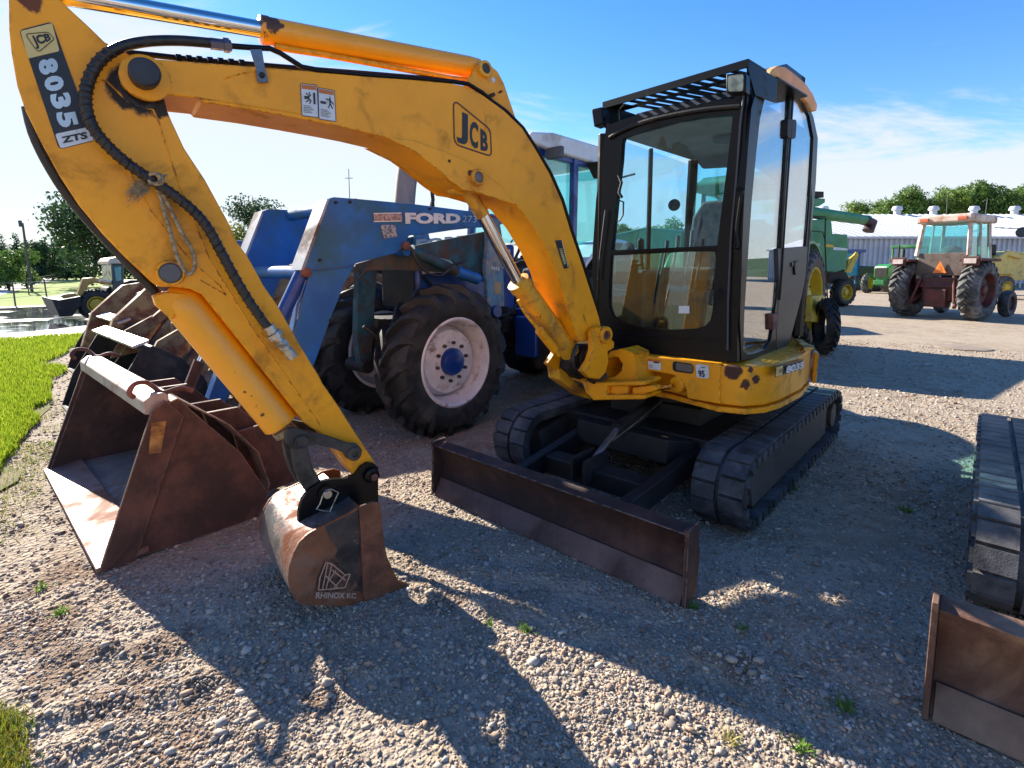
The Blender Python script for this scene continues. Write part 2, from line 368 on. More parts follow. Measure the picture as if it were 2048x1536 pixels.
MT['lensglass'] = M('lamp_lens', (.30, .36, .28), .15, var=.3, vs=20, coat=.6)
MT['rope'] = M('frayed_rope', (.42, .31, .18), .95, var=.3, vs=60, bump=.004, bs=200)
MT['decalblack'] = M('black_decal_film', (.018, .017, .02), .45, var=.1, dirt=(.08, .06, .05), da=.12, ds=30)
MT['decalyellow'] = M('pale_yellow_decal_film', (.72, .56, .20), .45, var=.06)
MT['decalwhite'] = M('white_decal_film', (.66, .70, .72), .45, var=.06, dirt=(.4, .38, .36), da=.15, ds=25)
MT['decalorange'] = M('orange_decal_film', (.55, .16, .03), .45, var=.06)
MT['decalred'] = M('faded_red_decal_film', (.22, .06, .05), .5, var=.2, vs=30, dirt=(.5, .45, .42), da=.5, ds=40)
MT['decalblue'] = M('navy_decal_film', (.01, .02, .08), .45, var=.06)
MT['greywood'] = M('grey_weathered_metal', (.20, .175, .16), .7, var=.2, vs=5, dirt=(.28, .25, .23), da=.4, ds=6)
MT['orange'] = M('orange_reflective_sheet', (.90, .22, .03), .4, var=.05)
MT['glass'] = glass('clear_cab_glass', (.80, .94, .99), .0, .01, .05, 1.28)
MT['glass4'] = glass('lower_cab_glass', (.70, .85, .80), .05, .01, .06, 1.5)
MT['glass2'] = glass('teal_tinted_cab_glass', (.60, .90, .91), .04, .02, .06)
MT['glass3'] = glass('reflecting_cab_side_glass', (.72, .84, .90), .22, .01, .05)

# ---------------------------------------------------------------- lettering
def text_mb(s, quad, mb=None, bold=.02, flip=False, pad=0):
    """letters mapped into a quad of 3D points TL, TR, BR, BL"""
    cu = bpy.data.curves.new('t', 'FONT'); cu.body = s; cu.size = 1; cu.offset = bold; cu.resolution_u = 3; cu.fill_mode = 'FRONT'
    ob = bpy.data.objects.new('t', cu); me = bpy.data.meshes.new_from_object(ob)
    vs = [v.co.copy() for v in me.vertices]; fs = [tuple(p.vertices) for p in me.polygons]
    bpy.data.objects.remove(ob); bpy.data.curves.remove(cu); bpy.data.meshes.remove(me)
    x0 = min(v.x for v in vs); x1 = max(v.x for v in vs); y0 = min(v.y for v in vs); y1 = max(v.y for v in vs)
    TL, TR, BR, BL = [Vector(q) for q in quad]
    def mp3(v):
        u = (v.x - x0) / (x1 - x0); w = (v.y - y0) / (y1 - y0)
        return (TL * (1 - u) + TR * u) * w + (BL * (1 - u) + BR * u) * (1 - w)
    mb = mb or MB(); mb.raw([mp3(v) for v in vs], fs); return mb
def rquad(quad, r=.12, n=4):
    """rounded loop inside quad TL TR BR BL"""
    TL, TR, BR, BL = [Vector(q) for q in quad]; out = []
    def P(u, v): return (TL * (1 - u) + TR * u) * (1 - v) + (BL * (1 - u) + BR * u) * v
    w = ((TR - TL).length + (BR - BL).length) / 2; h = ((BL - TL).length + (BR - TR).length) / 2
    ru = r * min(w, h) / w; rv = r * min(w, h) / h
    for (cx_, cy_, a0) in ((ru, rv, 180), (1 - ru, rv, 270), (1 - ru, 1 - rv, 0), (ru, 1 - rv, 90)):
        for i in range(n + 1):
            a = R(a0 + 90 * i / n); out.append(P(cx_ + ru * math.cos(a), cy_ + rv * math.sin(a)))
    return out
# ================================================================ ground
SEG = []
def furrow(x0, y0, x1, y1, h, w): a = G(x0, y0); b = G(x1, y1); SEG.append((a.x, a.y, b.x, b.y, h, w))
furrow(120, 1300, 400, 1275, .020, .05); furrow(100, 1420, 390, 1365, .022, .05); furrow(780, 1150, 1210, 1250, .018, .07); furrow(880, 1130, 1180, 1160, .014, .05)
furrow(1290, 1290, 1480, 1310, .022, .08); furrow(640, 1330, 760, 1325, .02, .05); furrow(1430, 1310, 1700, 1430, .018, .07); furrow(100, 1505, 260, 1440, .015, .06)
def gh(x, y):
    r = math.hypot(x, y - 2); k = max(0., min(1., (9 - r) / 5))
    if k <= 0: return -.003
    # flat and low where machines stand and under the sheets
    h = (.011 * mnoise.noise(Vector((x * 1.1, y * 1.1, 0))) + .006 * mnoise.noise(Vector((x * 4, y * 4, 3))) + .004 * mnoise.noise(Vector((x * 11, y * 11, 5)))) - .008
    for (ax_, ay_, bx_, by_, hh, w) in SEG:
        dx, dy = bx_ - ax_, by_ - ay_; L2 = dx * dx + dy * dy; t = max(0, min(1, ((x - ax_) * dx + (y - ay_) * dy) / L2))
        px_, py_ = ax_ + dx * t, ay_ + dy * t; d = math.hypot(x - px_, y - py_) + .03 * mnoise.noise(Vector((x * 7, y * 7, 9)))
        d /= w
        if abs(d) < 2.5: h += hh * math.exp(-d * d) * (.6 + .7 * mnoise.noise(Vector((x * 9, y * 9, 1))))
        d2 = abs(math.hypot(x - px_, y - py_) - w * 1.7) / w
        if d2 < 2: h -= hh * .35 * math.exp(-d2 * d2 * 2)
    return h * k - .003 * (1 - k)
def axis(lo, hi, step, far):
    v = list(np.arange(lo, hi, step)); s_ = step; x = hi
    while x < far: v.append(x); s_ *= 1.35; x += s_
    v.append(far); s_ = step; x = lo; w = []
    while x > -far: s_ *= 1.35; x -= s_; w.append(max(x, -far))
    return w[::-1] + v
gx = axis(-3.2, 3.2, .035, 420); gy = axis(.4, 5.2, .035, 420)
V = [(x, y, gh(x, y)) for y in gy for x in gx]; nx = len(gx)
Fc = [(j * nx + i, j * nx + i + 1, (j + 1) * nx + i + 1, (j + 1) * nx + i) for j in range(len(gy) - 1) for i in range(nx - 1)]
t = NT('gravel')
P3 = t.co
def gravel(t):
    big = t.noise(.5, 5, .6); med = t.noise(3.5, 5, .6)
    c1 = t.vor(34, out='Color'); c2 = t.vor(75, out='Color')
    s1 = t.n.new('ShaderNodeSeparateColor'); t.lk(c1, s1.inputs[0]); s2_ = t.n.new('ShaderNodeSeparateColor'); t.lk(c2, s2_.inputs[0])
    base = t.mix(s1.outputs[0], (.42, .345, .275, 1), (.25, .21, .18, 1)); b2 = t.mix(s2_.outputs[1], (.56, .46, .38, 1), (.28, .22, .18, 1))
    base = t.mix(t.rng(t.noise(9, 3), .4, .6), base, b2)
    dirt = t.mix(t.rng(t.noise(2.2, 5, .65), .35, .65), (.38, .31, .24, 1), (.26, .20, .15, 1))
    base = t.mix(t.rng(med, .42, .62), base, dirt)
    brn = t.mix(t.rng(t.noise(1.6, 6, .7, .5), .58, .68, 0, .6), base, (.17, .09, .05, 1))
    return t.mix(1.0, t.mix(t.rng(big, .3, .7), brn, t.mix(.5, brn, (.48, .41, .34, 1))), (.95, .93, .86, 1), 'MULTIPLY'), None
col, _ = gravel(t); 
for (x_, y_, r_) in ((330, 1290, .16), (250, 1400, .20), (130, 1330, .18), (420, 1385, .12), (60, 1260, .22), (330, 1500, .16), (640, 1400, .10), (1480, 1330, .10), (900, 1200, .12), (120, 1150, .2)):
    col = t.mix(t.math('MULTIPLY', t.sphere(G(x_, y_), r_, .6, 1.1, 5), .75), col, (.15, .085, .05, 1))
t.put(t.p.inputs['Base Color'], col); t.p.inputs['Roughness'].default_value = .92; t.p.inputs['Specular IOR Level'].default_value = .2
h1 = t.rng(t.vor(34), 0, .7, 1, 0); h2 = t.rng(t.vor(75), 0, .7, 1, 0); hh_ = t.math('ADD', t.math('MULTIPLY', h1, 1.0), t.math('ADD', t.math('MULTIPLY', h2, .5), t.math('MULTIPLY', t.noise(120, 4), .5)))
t.bump(hh_, .010, .9)
MT['gravel'] = t.m
me = bpy.data.meshes.new('ground'); me.from_pydata(V, [], Fc); me.polygons.foreach_set('use_smooth', [True] * len(me.polygons)); me.materials.append(t.m)
ground = bpy.data.objects.new('ground', me); COL.objects.link(ground); struct(ground)

# stones on the ground, far too many to count: one object
ico = [(0, 0, 1)] + [(.894 * math.cos(a), .894 * math.sin(a), .447) for a in np.arange(5) * 2 * math.pi / 5] + [(.894 * math.cos(a), .894 * math.sin(a), -.447) for a in (np.arange(5) + .5) * 2 * math.pi / 5] + [(0, 0, -1)]
icf = [(0, 1 + i, 1 + (i + 1) % 5) for i in range(5)] + [(1 + i, 6 + i, 1 + (i + 1) % 5) for i in range(5)] + [(1 + (i + 1) % 5, 6 + i, 6 + (i + 1) % 5) for i in range(5)] + [(11, 6 + (i + 1) % 5, 6 + i) for i in range(5)]
ico = np.array(ico); icf = np.array(icf)
def raw_mesh(name, verts, tris, mat_, cols=None):
    me = bpy.data.meshes.new(name); nv, nf = len(verts), len(tris); k = tris.shape[1]
    me.vertices.add(nv); me.vertices.foreach_set('co', verts.astype(np.float32).ravel())
    me.loops.add(nf * k); me.loops.foreach_set('vertex_index', tris.astype(np.int32).ravel())
    me.polygons.add(nf); me.polygons.foreach_set('loop_start', np.arange(0, nf * k, k, dtype=np.int32)); me.polygons.foreach_set('loop_total', np.full(nf, k, dtype=np.int32))
    me.update(calc_edges=True)
    if cols is not None:
        at_ = me.color_attributes.new('tone', 'FLOAT_COLOR', 'POINT'); at_.data.foreach_set('color', cols.astype(np.float32).ravel())
    me.materials.append(mat_); o = bpy.data.objects.new(name, me); COL.objects.link(o); return o
GRB = [(-9.9, -5.6), (-5.6, -3.6)]
def in_grass(a, b_):
    lim = -.42 + .10 * np.sin(b_ * 1.7) + .08 * np.sin(b_ * 4.1)
    return a > lim + .55
N = 230000
r = .85 * np.exp(RNG.random(N) ** 1.2 * math.log(13 / .85)); th = RNG.uniform(-.92, .92, N); X = r * np.sin(th); Y = r * np.cos(th)
clump = np.array([mnoise.noise(Vector((x * 1.3, y * 1.3, 7))) + .6 * mnoise.noise(Vector((x * 5, y * 5, 2))) for x, y in zip(X, Y)])
keep = (clump > RNG.uniform(-.9, .45, N)); X, Y, r = X[keep], Y[keep], r[keep]; N = len(X)
aa_ = X * Fv.x + Y * Fv.y; bb_ = X * Lv.x + Y * Lv.y
keep = ~((bb_ < -3.2) & (aa_ > .35)); X, Y, r = X[keep], Y[keep], r[keep]; N = len(X)
S = np.exp(RNG.normal(math.log(.0034), .45, N)) * (1 + .13 * r); S = np.where(RNG.random(N) < .014, S * 2.2, S); S = np.where(RNG.random(N) < .0008, S * 3.8, S); S = np.minimum(S, .020)
Zs = np.array([gh(x, y) for x, y in zip(X, Y)])
sc3 = np.stack([S * RNG.uniform(.8, 1.5, N), S * RNG.uniform(.7, 1.1, N), S * RNG.uniform(.35, .7, N)], 1)
vv = ico[None] * (1 + RNG.uniform(-.48, .36, (N, 12, 1))) * sc3[:, None, :]
rz = RNG.uniform(0, 6.28, N); rx = RNG.normal(0, .45, N)
c, s_ = np.cos(rx)[:, None], np.sin(rx)[:, None]; y_, z_ = vv[:, :, 1] * c - vv[:, :, 2] * s_, vv[:, :, 1] * s_ + vv[:, :, 2] * c
c, s_ = np.cos(rz)[:, None], np.sin(rz)[:, None]; x_ = vv[:, :, 0] * c - y_ * s_; y_ = vv[:, :, 0] * s_ + y_ * c
VV = np.stack([x_ + X[:, None], y_ + Y[:, None], z_ + (Zs + S * .25)[:, None]], 2).reshape(-1, 3)
FF = (icf[None] + (np.arange(N) * 12)[:, None, None]).reshape(-1, 3)
pal = np.array([(.36, .31, .27), (.22, .20, .19), (.30, .22, .17), (.44, .38, .33), (.27, .26, .27), (.18, .14, .11), (.34, .25, .19), (.50, .46, .42)])
cc = np.array([1.30, 1.25, 1.12]) * pal[RNG.choice(8, N, p=[.2, .13, .17, .16, .10, .08, .12, .04])] * RNG.uniform(.75, 1.15, (N, 1)); cc = np.concatenate([cc, np.ones((N, 1))], 1)
t = NT('stone'); at = t.n.new('ShaderNodeVertexColor'); at.layer_name = 'tone'
t.put(t.p.inputs['Base Color'], t.mix(t.rng(t.noise(90, 4), .3, .7, 0, .35), at.outputs[0], (.16, .13, .11, 1))); t.p.inputs['Roughness'].default_value = .85; t.p.inputs['Specular IOR Level'].default_value = .25
st_o = raw_mesh('gravel_stones', VV, FF, t.m, np.repeat(cc, 12, 0)); struct(st_o, 'stuff'); st_o['label'] = 'loose grey and tan gravel stones scattered over the yard'

# ---- grass verge in front of the row, road, lawn
def sheet(name, loop, z, m_, sub=0, wob=0):
    P = []
    for i in range(len(loop)):
        a, b_ = Vector(loop[i]), Vector(loop[(i + 1) % len(loop)]); n_ = max(1, int((b_ - a).length / sub)) if sub else 1
        for j in range(n_):
            p = a.lerp(b_, j / n_); 
            if wob: p = p + Vector((mnoise.noise(p * 1.3) * wob, mnoise.noise(p * 1.3 + Vector((9, 0, 0))) * wob, 0)) * min(1, 1)
            P.append((p.x, p.y, z))
    me = bpy.data.meshes.new(name); me.from_pydata(P, [], [tuple(range(len(P)))]); me.materials.append(m_); o = bpy.data.objects.new(name, me); COL.objects.link(o); return struct(o)
t = NT('verge_soil'); t.put(t.p.inputs['Base Color'], t.mix(t.rng(t.noise(3, 6), .4, .6), (.13, .13, .04, 1), (.22, .18, .10, 1))); t.p.inputs['Roughness'].default_value = 1
soil = t.m
vb = [(75, 800), (35, 905), (-40, 1000), (-260, 1080)]
verge = [W(-1.1, -10.2), W(-.72, -8), W(-.55, -7.0), W(-.42, -6.2), W(-.26, -5.6), W(-.10, -5.0), W(.12, -4.55), W(.5, -4.15), W(4, -4), W(14, -4), W(14, -15.2), W(-2.6, -15.2), W(-1.8, -13.2), W(-1.0, -11)]
v_o = sheet('grass_verge', verge, .004, soil, .15, .20)
def vpoly(P): return np.array([(p.x, p.y) for p in P])
def inside(poly, X, Y):
    c = np.zeros(len(X), bool); j = len(poly) - 1
    for i in range(len(poly)):
        xi, yi = poly[i]; xj, yj = poly[j]
        c ^= ((yi > Y) != (yj > Y)) & (X < (xj - xi) * (Y - yi) / (yj - yi + 1e-12) + xi); j = i
    return c
t = NT('grass_blade'); oi = t.n.new('ShaderNodeVertexColor'); oi.layer_name = 'tone'
t.put(t.p.inputs['Base Color'], oi.outputs[0]); t.p.inputs['Roughness'].default_value = .6; t.p.inputs['Specular IOR Level'].default_value = .3
tl_ = t.n.new('ShaderNodeBsdfTranslucent'); t.lk(oi.outputs[0], tl_.inputs[0]); mx_ = t.n.new('ShaderNodeMixShader'); mx_.inputs[0].default_value = .45
t.lk(t.p.outputs[0], mx_.inputs[1]); t.lk(tl_.outputs[0], mx_.inputs[2]); t.lk(mx_.outputs[0], t.out.inputs[0]); MT['blade'] = t.m
def blades(name, X, Y, Z, h, w, cols, lean=.35):
    N = len(X); az = RNG.uniform(0, 6.28, N); la = RNG.uniform(0, 6.28, N); ll_ = np.abs(RNG.normal(0, lean, N)) * h
    base = np.stack([X, Y, Z], 1); side_ = np.stack([np.cos(az) * w / 2, np.sin(az) * w / 2, np.zeros(N)], 1)
    mid = base + np.stack([np.cos(la) * ll_ * .35, np.sin(la) * ll_ * .35, h * .6], 1); tip = base + np.stack([np.cos(la) * ll_, np.sin(la) * ll_, h], 1)
    VV = np.stack([base - side_, base + side_, mid + side_ * .7, mid - side_ * .7, tip], 1).reshape(-1, 3)
    o_ = (np.arange(N) * 5)[:, None]
    T3 = np.concatenate([o_ + np.array([[0, 1, 2]]), o_ + np.array([[0, 2, 3]]), o_ + np.array([[3, 2, 4]])], 0)
    return raw_mesh(name, VV, T3, MT['blade'], np.repeat(np.concatenate([cols, np.ones((N, 1))], 1), 5, 0))
vp = vpoly(verge); N = 260000; bmin, bmax = vp.min(0), vp.max(0)
# density falls with distance from the camera
rr = 3.4 * np.exp(RNG.random(N) * math.log(22 / 3.4)); th = RNG.uniform(-.95, -.45, N); X = rr * np.sin(th); Y = rr * np.cos(th)
wx = X + .22 * np.array([mnoise.noise(Vector((x * 1.6, y * 1.6, 0))) for x, y in zip(X, Y)]); k_ = inside(vp, wx, Y + .1 * np.sin(X * 5)); X, Y, rr = X[k_], Y[k_], rr[k_]; N = len(X)
g1 = np.array([(.22, .33, .018)]) * RNG.uniform(.6, 1.35, (N, 1)) + np.array([(.20, .10, .03)]) * (RNG.random((N, 1)) ** 4)
gr = blades('grass', X, Y, np.full(N, .008), RNG.uniform(.03, .075, N) * (1 + .04 * rr), .0035 * (1 + .22 * rr), g1); struct(gr, 'stuff'); gr['label'] = 'bright green mown grass strip in front of the parked machines'
# thin, yellowing fringe and the tuft by the lower left corner
N = 9000; q0 = RNG.integers(0, 3, N); X = []; Y = []
for i in range(N):
    if i < 6200:
        b_ = RNG.uniform(-7.8, -3.6); a_ = -.42 + max(0, (b_ + 5.6)) * .35 + RNG.normal(0, .17); p = W(a_, b_)
    else:
        p = G(RNG.uniform(-60, 40), RNG.uniform(1425, 1600)); p = p + Vector((RNG.normal(0, .02), RNG.normal(0, .02), 0))
    X.append(p.x); Y.append(p.y)
X = np.array(X); Y = np.array(Y); Z = np.array([gh(x, y) for x, y in zip(X, Y)])
cl = np.array([(.20, .24, .03)]) * RNG.uniform(.6, 1.3, (N, 1)); cl[:, 0] *= RNG.uniform(.7, 1.5, N)
pick = (np.array([mnoise.noise(Vector((x * 3, y * 3, 4))) for x, y in zip(X, Y)]) > -.1) | (np.arange(N) >= 6200); X, Y, Z, cl = X[pick], Y[pick], Z[pick], cl[pick]; N = len(X)
fg = blades('sparse_grass', X, Y, Z, RNG.uniform(.012, .05, N), .0032 + 0 * X, cl, .7); struct(fg, 'stuff'); fg['label'] = 'thin yellowing grass fringe between the gravel and the green strip'

# wet road along the verge and lawns beyond
t = NT('wet_asphalt'); wt_ = t.rng(t.noise(.35, 4, .5), .42, .55)
t.put(t.p.inputs['Base Color'], t.mix(wt_, (.30, .29, .28, 1), (.10, .10, .11, 1))); t.put(t.p.inputs['Roughness'], t.rng(wt_, 0, 1, .35, .04)); t.p.inputs['Specular IOR Level'].default_value = .9; road_m = t.m
ra, rb_ = Vector((-12.6, 11.1, 0)), Vector((.673, .74, 0))
n0 = G(-40, 672); n1 = G(165, 640); f0 = G(-40, 604); f1 = G(210, 586)
dr_ = (n1 - n0).normalized(); 
road = [n0 - dr_ * 25, n0, n1, n1 + dr_ * 22, f1 + dr_ * 22, f1, f0, f0 - dr_ * 25]
sheet('road', [W(40, -15.0), W(-3.0, -15.0), W(-12, -14.6), W(-12, -29), W(-4, -28), W(40, -26.5)], .004, road_m)
sheet('road_edge', [W(40, -26.5), W(-4, -28), W(-12, -29), W(-12, -30), W(-4, -29.2), W(40, -28)], .008, M('pale_concrete_edge', (.42, .37, .33), .8))
t = NT('far_lawn'); t.put(t.p.inputs['Base Color'], t.mix(t.rng(t.noise(.08, 5, .6, vec_scale=(1, .4, 1)), .35, .65), (.17, .25, .025, 1), (.25, .31, .06, 1))); t.p.inputs['Roughness'].default_value = 1; t.bump(t.noise(3, 5), .2, .6); lawn_m = t.m
sheet('lawn', [W(40, -28), W(-4, -29.2), W(-12, -30), W(-60, -26), Vector((-10, 230, 0)), Vector((-300, 300, 0)), Vector((-420, 120, 0)), Vector((-300, -50, 0))], .010, lawn_m)
rd2 = [G(-300, 640), G(0, 591), G(60, 574), G(120, 556), G(150, 548), G(158, 545.5), G(150, 545.6), G(110, 551), G(60, 562), G(0, 574), G(-300, 606)]
sheet('far_road', [Vector((p.x, p.y, 0)) for p in rd2], .02, M('pale_dry_road', (.62, .58, .54), .9))
# ================================================================ the yellow mini excavator
T = MT
ex = thing('mini_excavator', 'yellow excavator with black cab, rubber tracks and rusty blade, boom arched over the blue loader', 'excavator', W(-3.9, -1.74, 0))
def track_parts(par, a0, a1, b0, b1, r, outer=+1, hub=True, lugm=None, frame=None, lsp=.105):
    Lst = a0 - r - (a1 + r); per = 2 * Lst + 2 * math.pi * r
    def pos(s_, rad):
        s_ %= per; af, ar = a0 - r, a1 + r
        if s_ < Lst: return (ar + s_, r + rad, 90)
        s_ -= Lst
        if s_ < math.pi * r:
            t = math.pi / 2 - s_ / r; return (af + rad * math.cos(t), r + rad * math.sin(t), 0)
        s_ -= math.pi * r
        if s_ < Lst: return (af - s_, r - rad, 0)
        s_ -= Lst; t = -math.pi / 2 - s_ / r; return (ar + rad * math.cos(t), r + rad * math.sin(t), 0)
    n = 96; belt = MB(W)
    pts = []
    for i in range(n):
        s_ = per * i / n
        for rad, b in ((r - .028, b0), (r - .028, b1), (r - .065, b1), (r - .065, b0)):
            a, z, _ = pos(s_, rad); pts.append((a, b, z))
    fs = []
    for i in range(n):
        j = (i + 1) % n
        for k in range(4): fs.append((i * 4 + k, i * 4 + (k + 1) % 4, j * 4 + (k + 1) % 4, j * 4 + k))
    belt.add(pts, fs)
    nl = int(per / lsp); mid = (b0 + b1) / 2
    for i in range(nl):
        for side, (c0, c1) in enumerate(((b0 + .004, mid - .012), (mid + .012, b1 - .004))):
            s0 = per * (i + .5 * side) / nl; w_ = per / nl * .485
            q = []
            for ss, rd in ((s0 - w_, r - .031), (s0 + w_, r - .031), (s0 + w_ * .86, r), (s0 - w_ * .86, r)):
                a, z, _ = pos(ss, rd); q.append((a, z))
            belt.add([(a, c0, z) for a, z in q] + [(a, c1, z) for a, z in q], [(0, 1, 2, 3), (7, 6, 5, 4), (0, 4, 5, 1), (1, 5, 6, 2), (2, 6, 7, 3), (3, 7, 4, 0)])
        # tooth on the outside rim of the belt
        s0 = per * i / nl; w_ = per / nl * .30; eb = b1 if outer > 0 else b0; q = []
        for ss, rd in ((s0 - w_, r - .062), (s0 + w_, r - .062), (s0 + w_, r - .012), (s0 - w_, r - .012)):
            a, z, _ = pos(ss, rd); q.append((a, z))
        e2 = eb + .012 * outer
        belt.add([(a, eb - .01 * outer, z) for a, z in q] + [(a, e2, z) for a, z in q], [(0, 1, 2, 3), (7, 6, 5, 4), (0, 4, 5, 1), (1, 5, 6, 2), (2, 6, 7, 3), (3, 7, 4, 0)])
    tr = belt.build('track', lugm or T['trackrubber'], par, ang=30)
    fr = MB(W); af, ar = a0 - r - .06, a1 + r + .2
    eb = b1 if outer > 0 else b0; ins = eb - .035 * outer
    fr.tprism([(af, ins, .10), (ar, ins, .10), (ar, ins, 2 * r - .10), (ar + .5, ins, 2 * r - .07), (af - .3, ins, 2 * r - .085), (af + .06, ins, 2 * r - .16)], (0, -(b1 - b0 - .07) * outer, 0))
    fr.build('track_frame', frame or T['trackframe'], tr, .006)
    rl = MB(W)
    for k in range(5):
        aa = ar + .12 + (af - ar - .24) * k / 4; rl.cyl((aa, b0 + .05, .085), (aa, b1 - .05, .085), .055, n=14, raw=False)
    rl.build('roller', T['blackmatt'], tr)
    sp = MB(W); sa = a1 + r; o = outer
    sp.lathe((sa, mid, r), (0, o, 0), [(0, -.1), (.15, -.1), (.15, .02), (.12, .03), (.12, .09), (0.10, .10), (.10, .128), (.0, .13)], 26, raw=False)
    sp.build('drive_sprocket', M('brown_dusty_hub', (.14, .11, .08), .7, .1, dirt=(.06, .04, .03), da=.4), tr)
    return tr
track_parts(ex, -2.80, -5.36, -1.17, -.875, .225, +1)
track_parts(ex, -2.66, -5.22, -2.61, -2.315, .225, -1)
# undercarriage and slew ring
u = MB(W)
u.box(-4.75, -3.2, -2.33, -1.15, .20, .40)
u.tprism([(-3.2, -2.2, .22), (-3.2, -1.28, .22), (-2.98, -1.4, .26), (-2.98, -2.08, .26)], (0, 0, .16))
u.box(-4.4, -3.45, -2.1, -1.38, .40, .52)
u.lathe((-3.95, -1.74, .5), (0, 0, 1), [(.46, 0), (.46, .07), (.40, .08), (.40, .165), (0, .165)], 40, raw=False)
u.build('undercarriage', T['frame'], ex, .01)
# blade
def dozer_blade(par, a, b0, b1, m_, h=.36, edge=T['worn']):
    pr = [(0, .015), (-.045, .08), (-.070, .14), (-.080, .19), (-.070, .24), (-.045, .29), (0, h - .02)]
    bk = [(-.075, h), (-.09, h - .03), (-.05, h - .05), (-.09, .26), (-.105, .19), (-.09, .12), (-.05, .0)]
    b = MB(W); b.tprism([(a + x, b0, z) for x, z in pr + bk], (0, b1 - b0, 0))
    bl = b.build('dozer_blade', m_, par, .004)
    c = MB(W); c.tprism([(a + .004, b0 + .01, .0), (a - .050, b0 + .01, .10), (a - .040, b0 + .01, .108), (a + .016, b0 + .01, .0)], (0, b1 - b0 - .02, 0)); c.build('cutting_edge', edge, bl, .002)
    for bb in (b0 - .018, b1):
        e_ = MB(W); e_.tprism([(a + .02, bb, 0), (a + .012, bb, h - .06), (a + .02, bb, h + .01), (a - .10, bb, h + .012), (a - .12, bb, h * .5), (a - .09, bb, .02)], (0, .018, 0)); e_.build('end_plate', m_, bl, .003)
    return bl
bl = dozer_blade(ex, -2.10, -2.60, -.885, T['bladerust'], .35, M('scoured_purple_brown_edge', (.13, .085, .08), .5, .35, var=.25, vs=4, dirt=(.07, .04, .035), da=.4, ds=3, bump=.002))
arm_ = MB(W)
for s_ in (-1, 1):
    arm_.tprism([(-2.195, -1.74 + s_ * .36, .10), (-2.195, -1.74 + s_ * .36, .24), (-3.35, -1.74 + s_ * .42, .36), (-3.35, -1.74 + s_ * .42, .24)], (0, .07, 0))
arm_.box(-2.72, -2.58, -2.08, -1.36, .15, .27)
arm_.build('blade_push_frame', T['frame'], ex, .01)
cy_ = MB(W); cy_.cyl((-2.95, -1.74, .42), (-3.5, -1.74, .50), .05, raw=False); cy_.box(-2.75, -2.5, -1.80, -1.775, .2, .34); cy_.box(-2.75, -2.5, -1.705, -1.68, .2, .34); cy_.build('blade_cylinder', T['frame'], ex)
cy_ = MB(W); cy_.cyl((-2.63, -1.74, .27), (-2.95, -1.74, .42), .022, raw=False); cy_.tube([(-2.8, -1.68, .40), (-3.1, -1.66, .47), (-3.45, -1.66, .55)], .006, raw=False); cy_.build('blade_cylinder_rod', T['steel'], ex)

# ---- body (revolving frame)
bt = [(-3.095, -1.14), (-3.14, -1.0), (-3.26, -.925), (-3.43, -.888), (-3.83, -.867), (-4.2, -.90), (-4.55, -1.0), (-4.78, -1.22), (-4.88, -1.5), (-4.9, -1.85), (-4.8, -2.2), (-4.55, -2.48), (-4.2, -2.62), (-3.8, -2.64), (-3.4, -2.55), (-3.2, -2.2), (-3.2, -1.5)]
b = MB(W); b.tprism([(a, y, .67) for a, y in bt], (0, 0, .245)); body = b.build('body', T['yellow_body'], ex, .018, 3)
b = MB(W); b.tprism([(a + .008, y + .008 * (1 if y > -1.74 else -1), .628) for a, y in bt], (0, 0, .034)); b.build('base_plate', T['yellow'], ex, .006)
# front beam with its slots, in the plane of the front
def FP(a): return lambda x, y: FA(x, y, a)
b = MB(); b.prism([FA(x, y, -3.085) for x, y in [(1264, 708), (1440, 728), (1440, 809), (1374, 797), (1371, 778), (1362, 760), (1345, 750), (1318, 745), (1290, 742), (1266, 738)]], -Fv * .14)
b.build('front_panel', T['yellow_body'], ex, .008)
b = MB()
for q in ([(1272, 718), (1280, 719), (1280, 736), (1272, 735)], [(1346, 722), (1387, 728), (1387, 748), (1346, 742)]):
    b.prism([p + Fv * .006 for p in rquad([FA(x, y, -3.085) for x, y in q], .3)], -Fv * .03)
b.build('painted_opening_shade', T['dark'], ex)  # proud dark plates, their colour standing for the shade inside the slots
b = MB(); b.prism(rquad([FA(x, y, -3.074) for x, y in [(1352, 725), (1385, 730), (1385, 745), (1352, 740)]], .2), -Fv * .004); b.build('reflector', M('smoky_reflector', (.13, .12, .11), .25, dirt=(.2, .17, .13)), ex)
b = MB(); b.prism([FA(x, y, -3.25) for x, y in [(1262, 735), (1378, 748), (1378, 800), (1262, 782)]], -Fv * .05); b.build('recess_back', T['rustred'], ex)
# cast nose with its round opening
b = MB()
b.ring([(1222, 702), (1245, 697), (1268, 708), (1272, 745), (1290, 790), (1215, 800), (1190, 775), (1195, 735)], [(1216, 720), (1226, 713), (1238, 715), (1245, 728), (1243, 742), (1232, 752), (1214, 756), (1210, 740)], FP(-2.93), -Fv * .2)
b.build('boom_nose_casting', T['yellow'], ex, .012)
b = MB(); b.prism([FA(x, y, -3.14) for x, y in [(1200, 700), (1250, 700), (1250, 770), (1200, 770)]], -Fv * .05); b.build('nose_shadow_plate', T['dark'], ex)
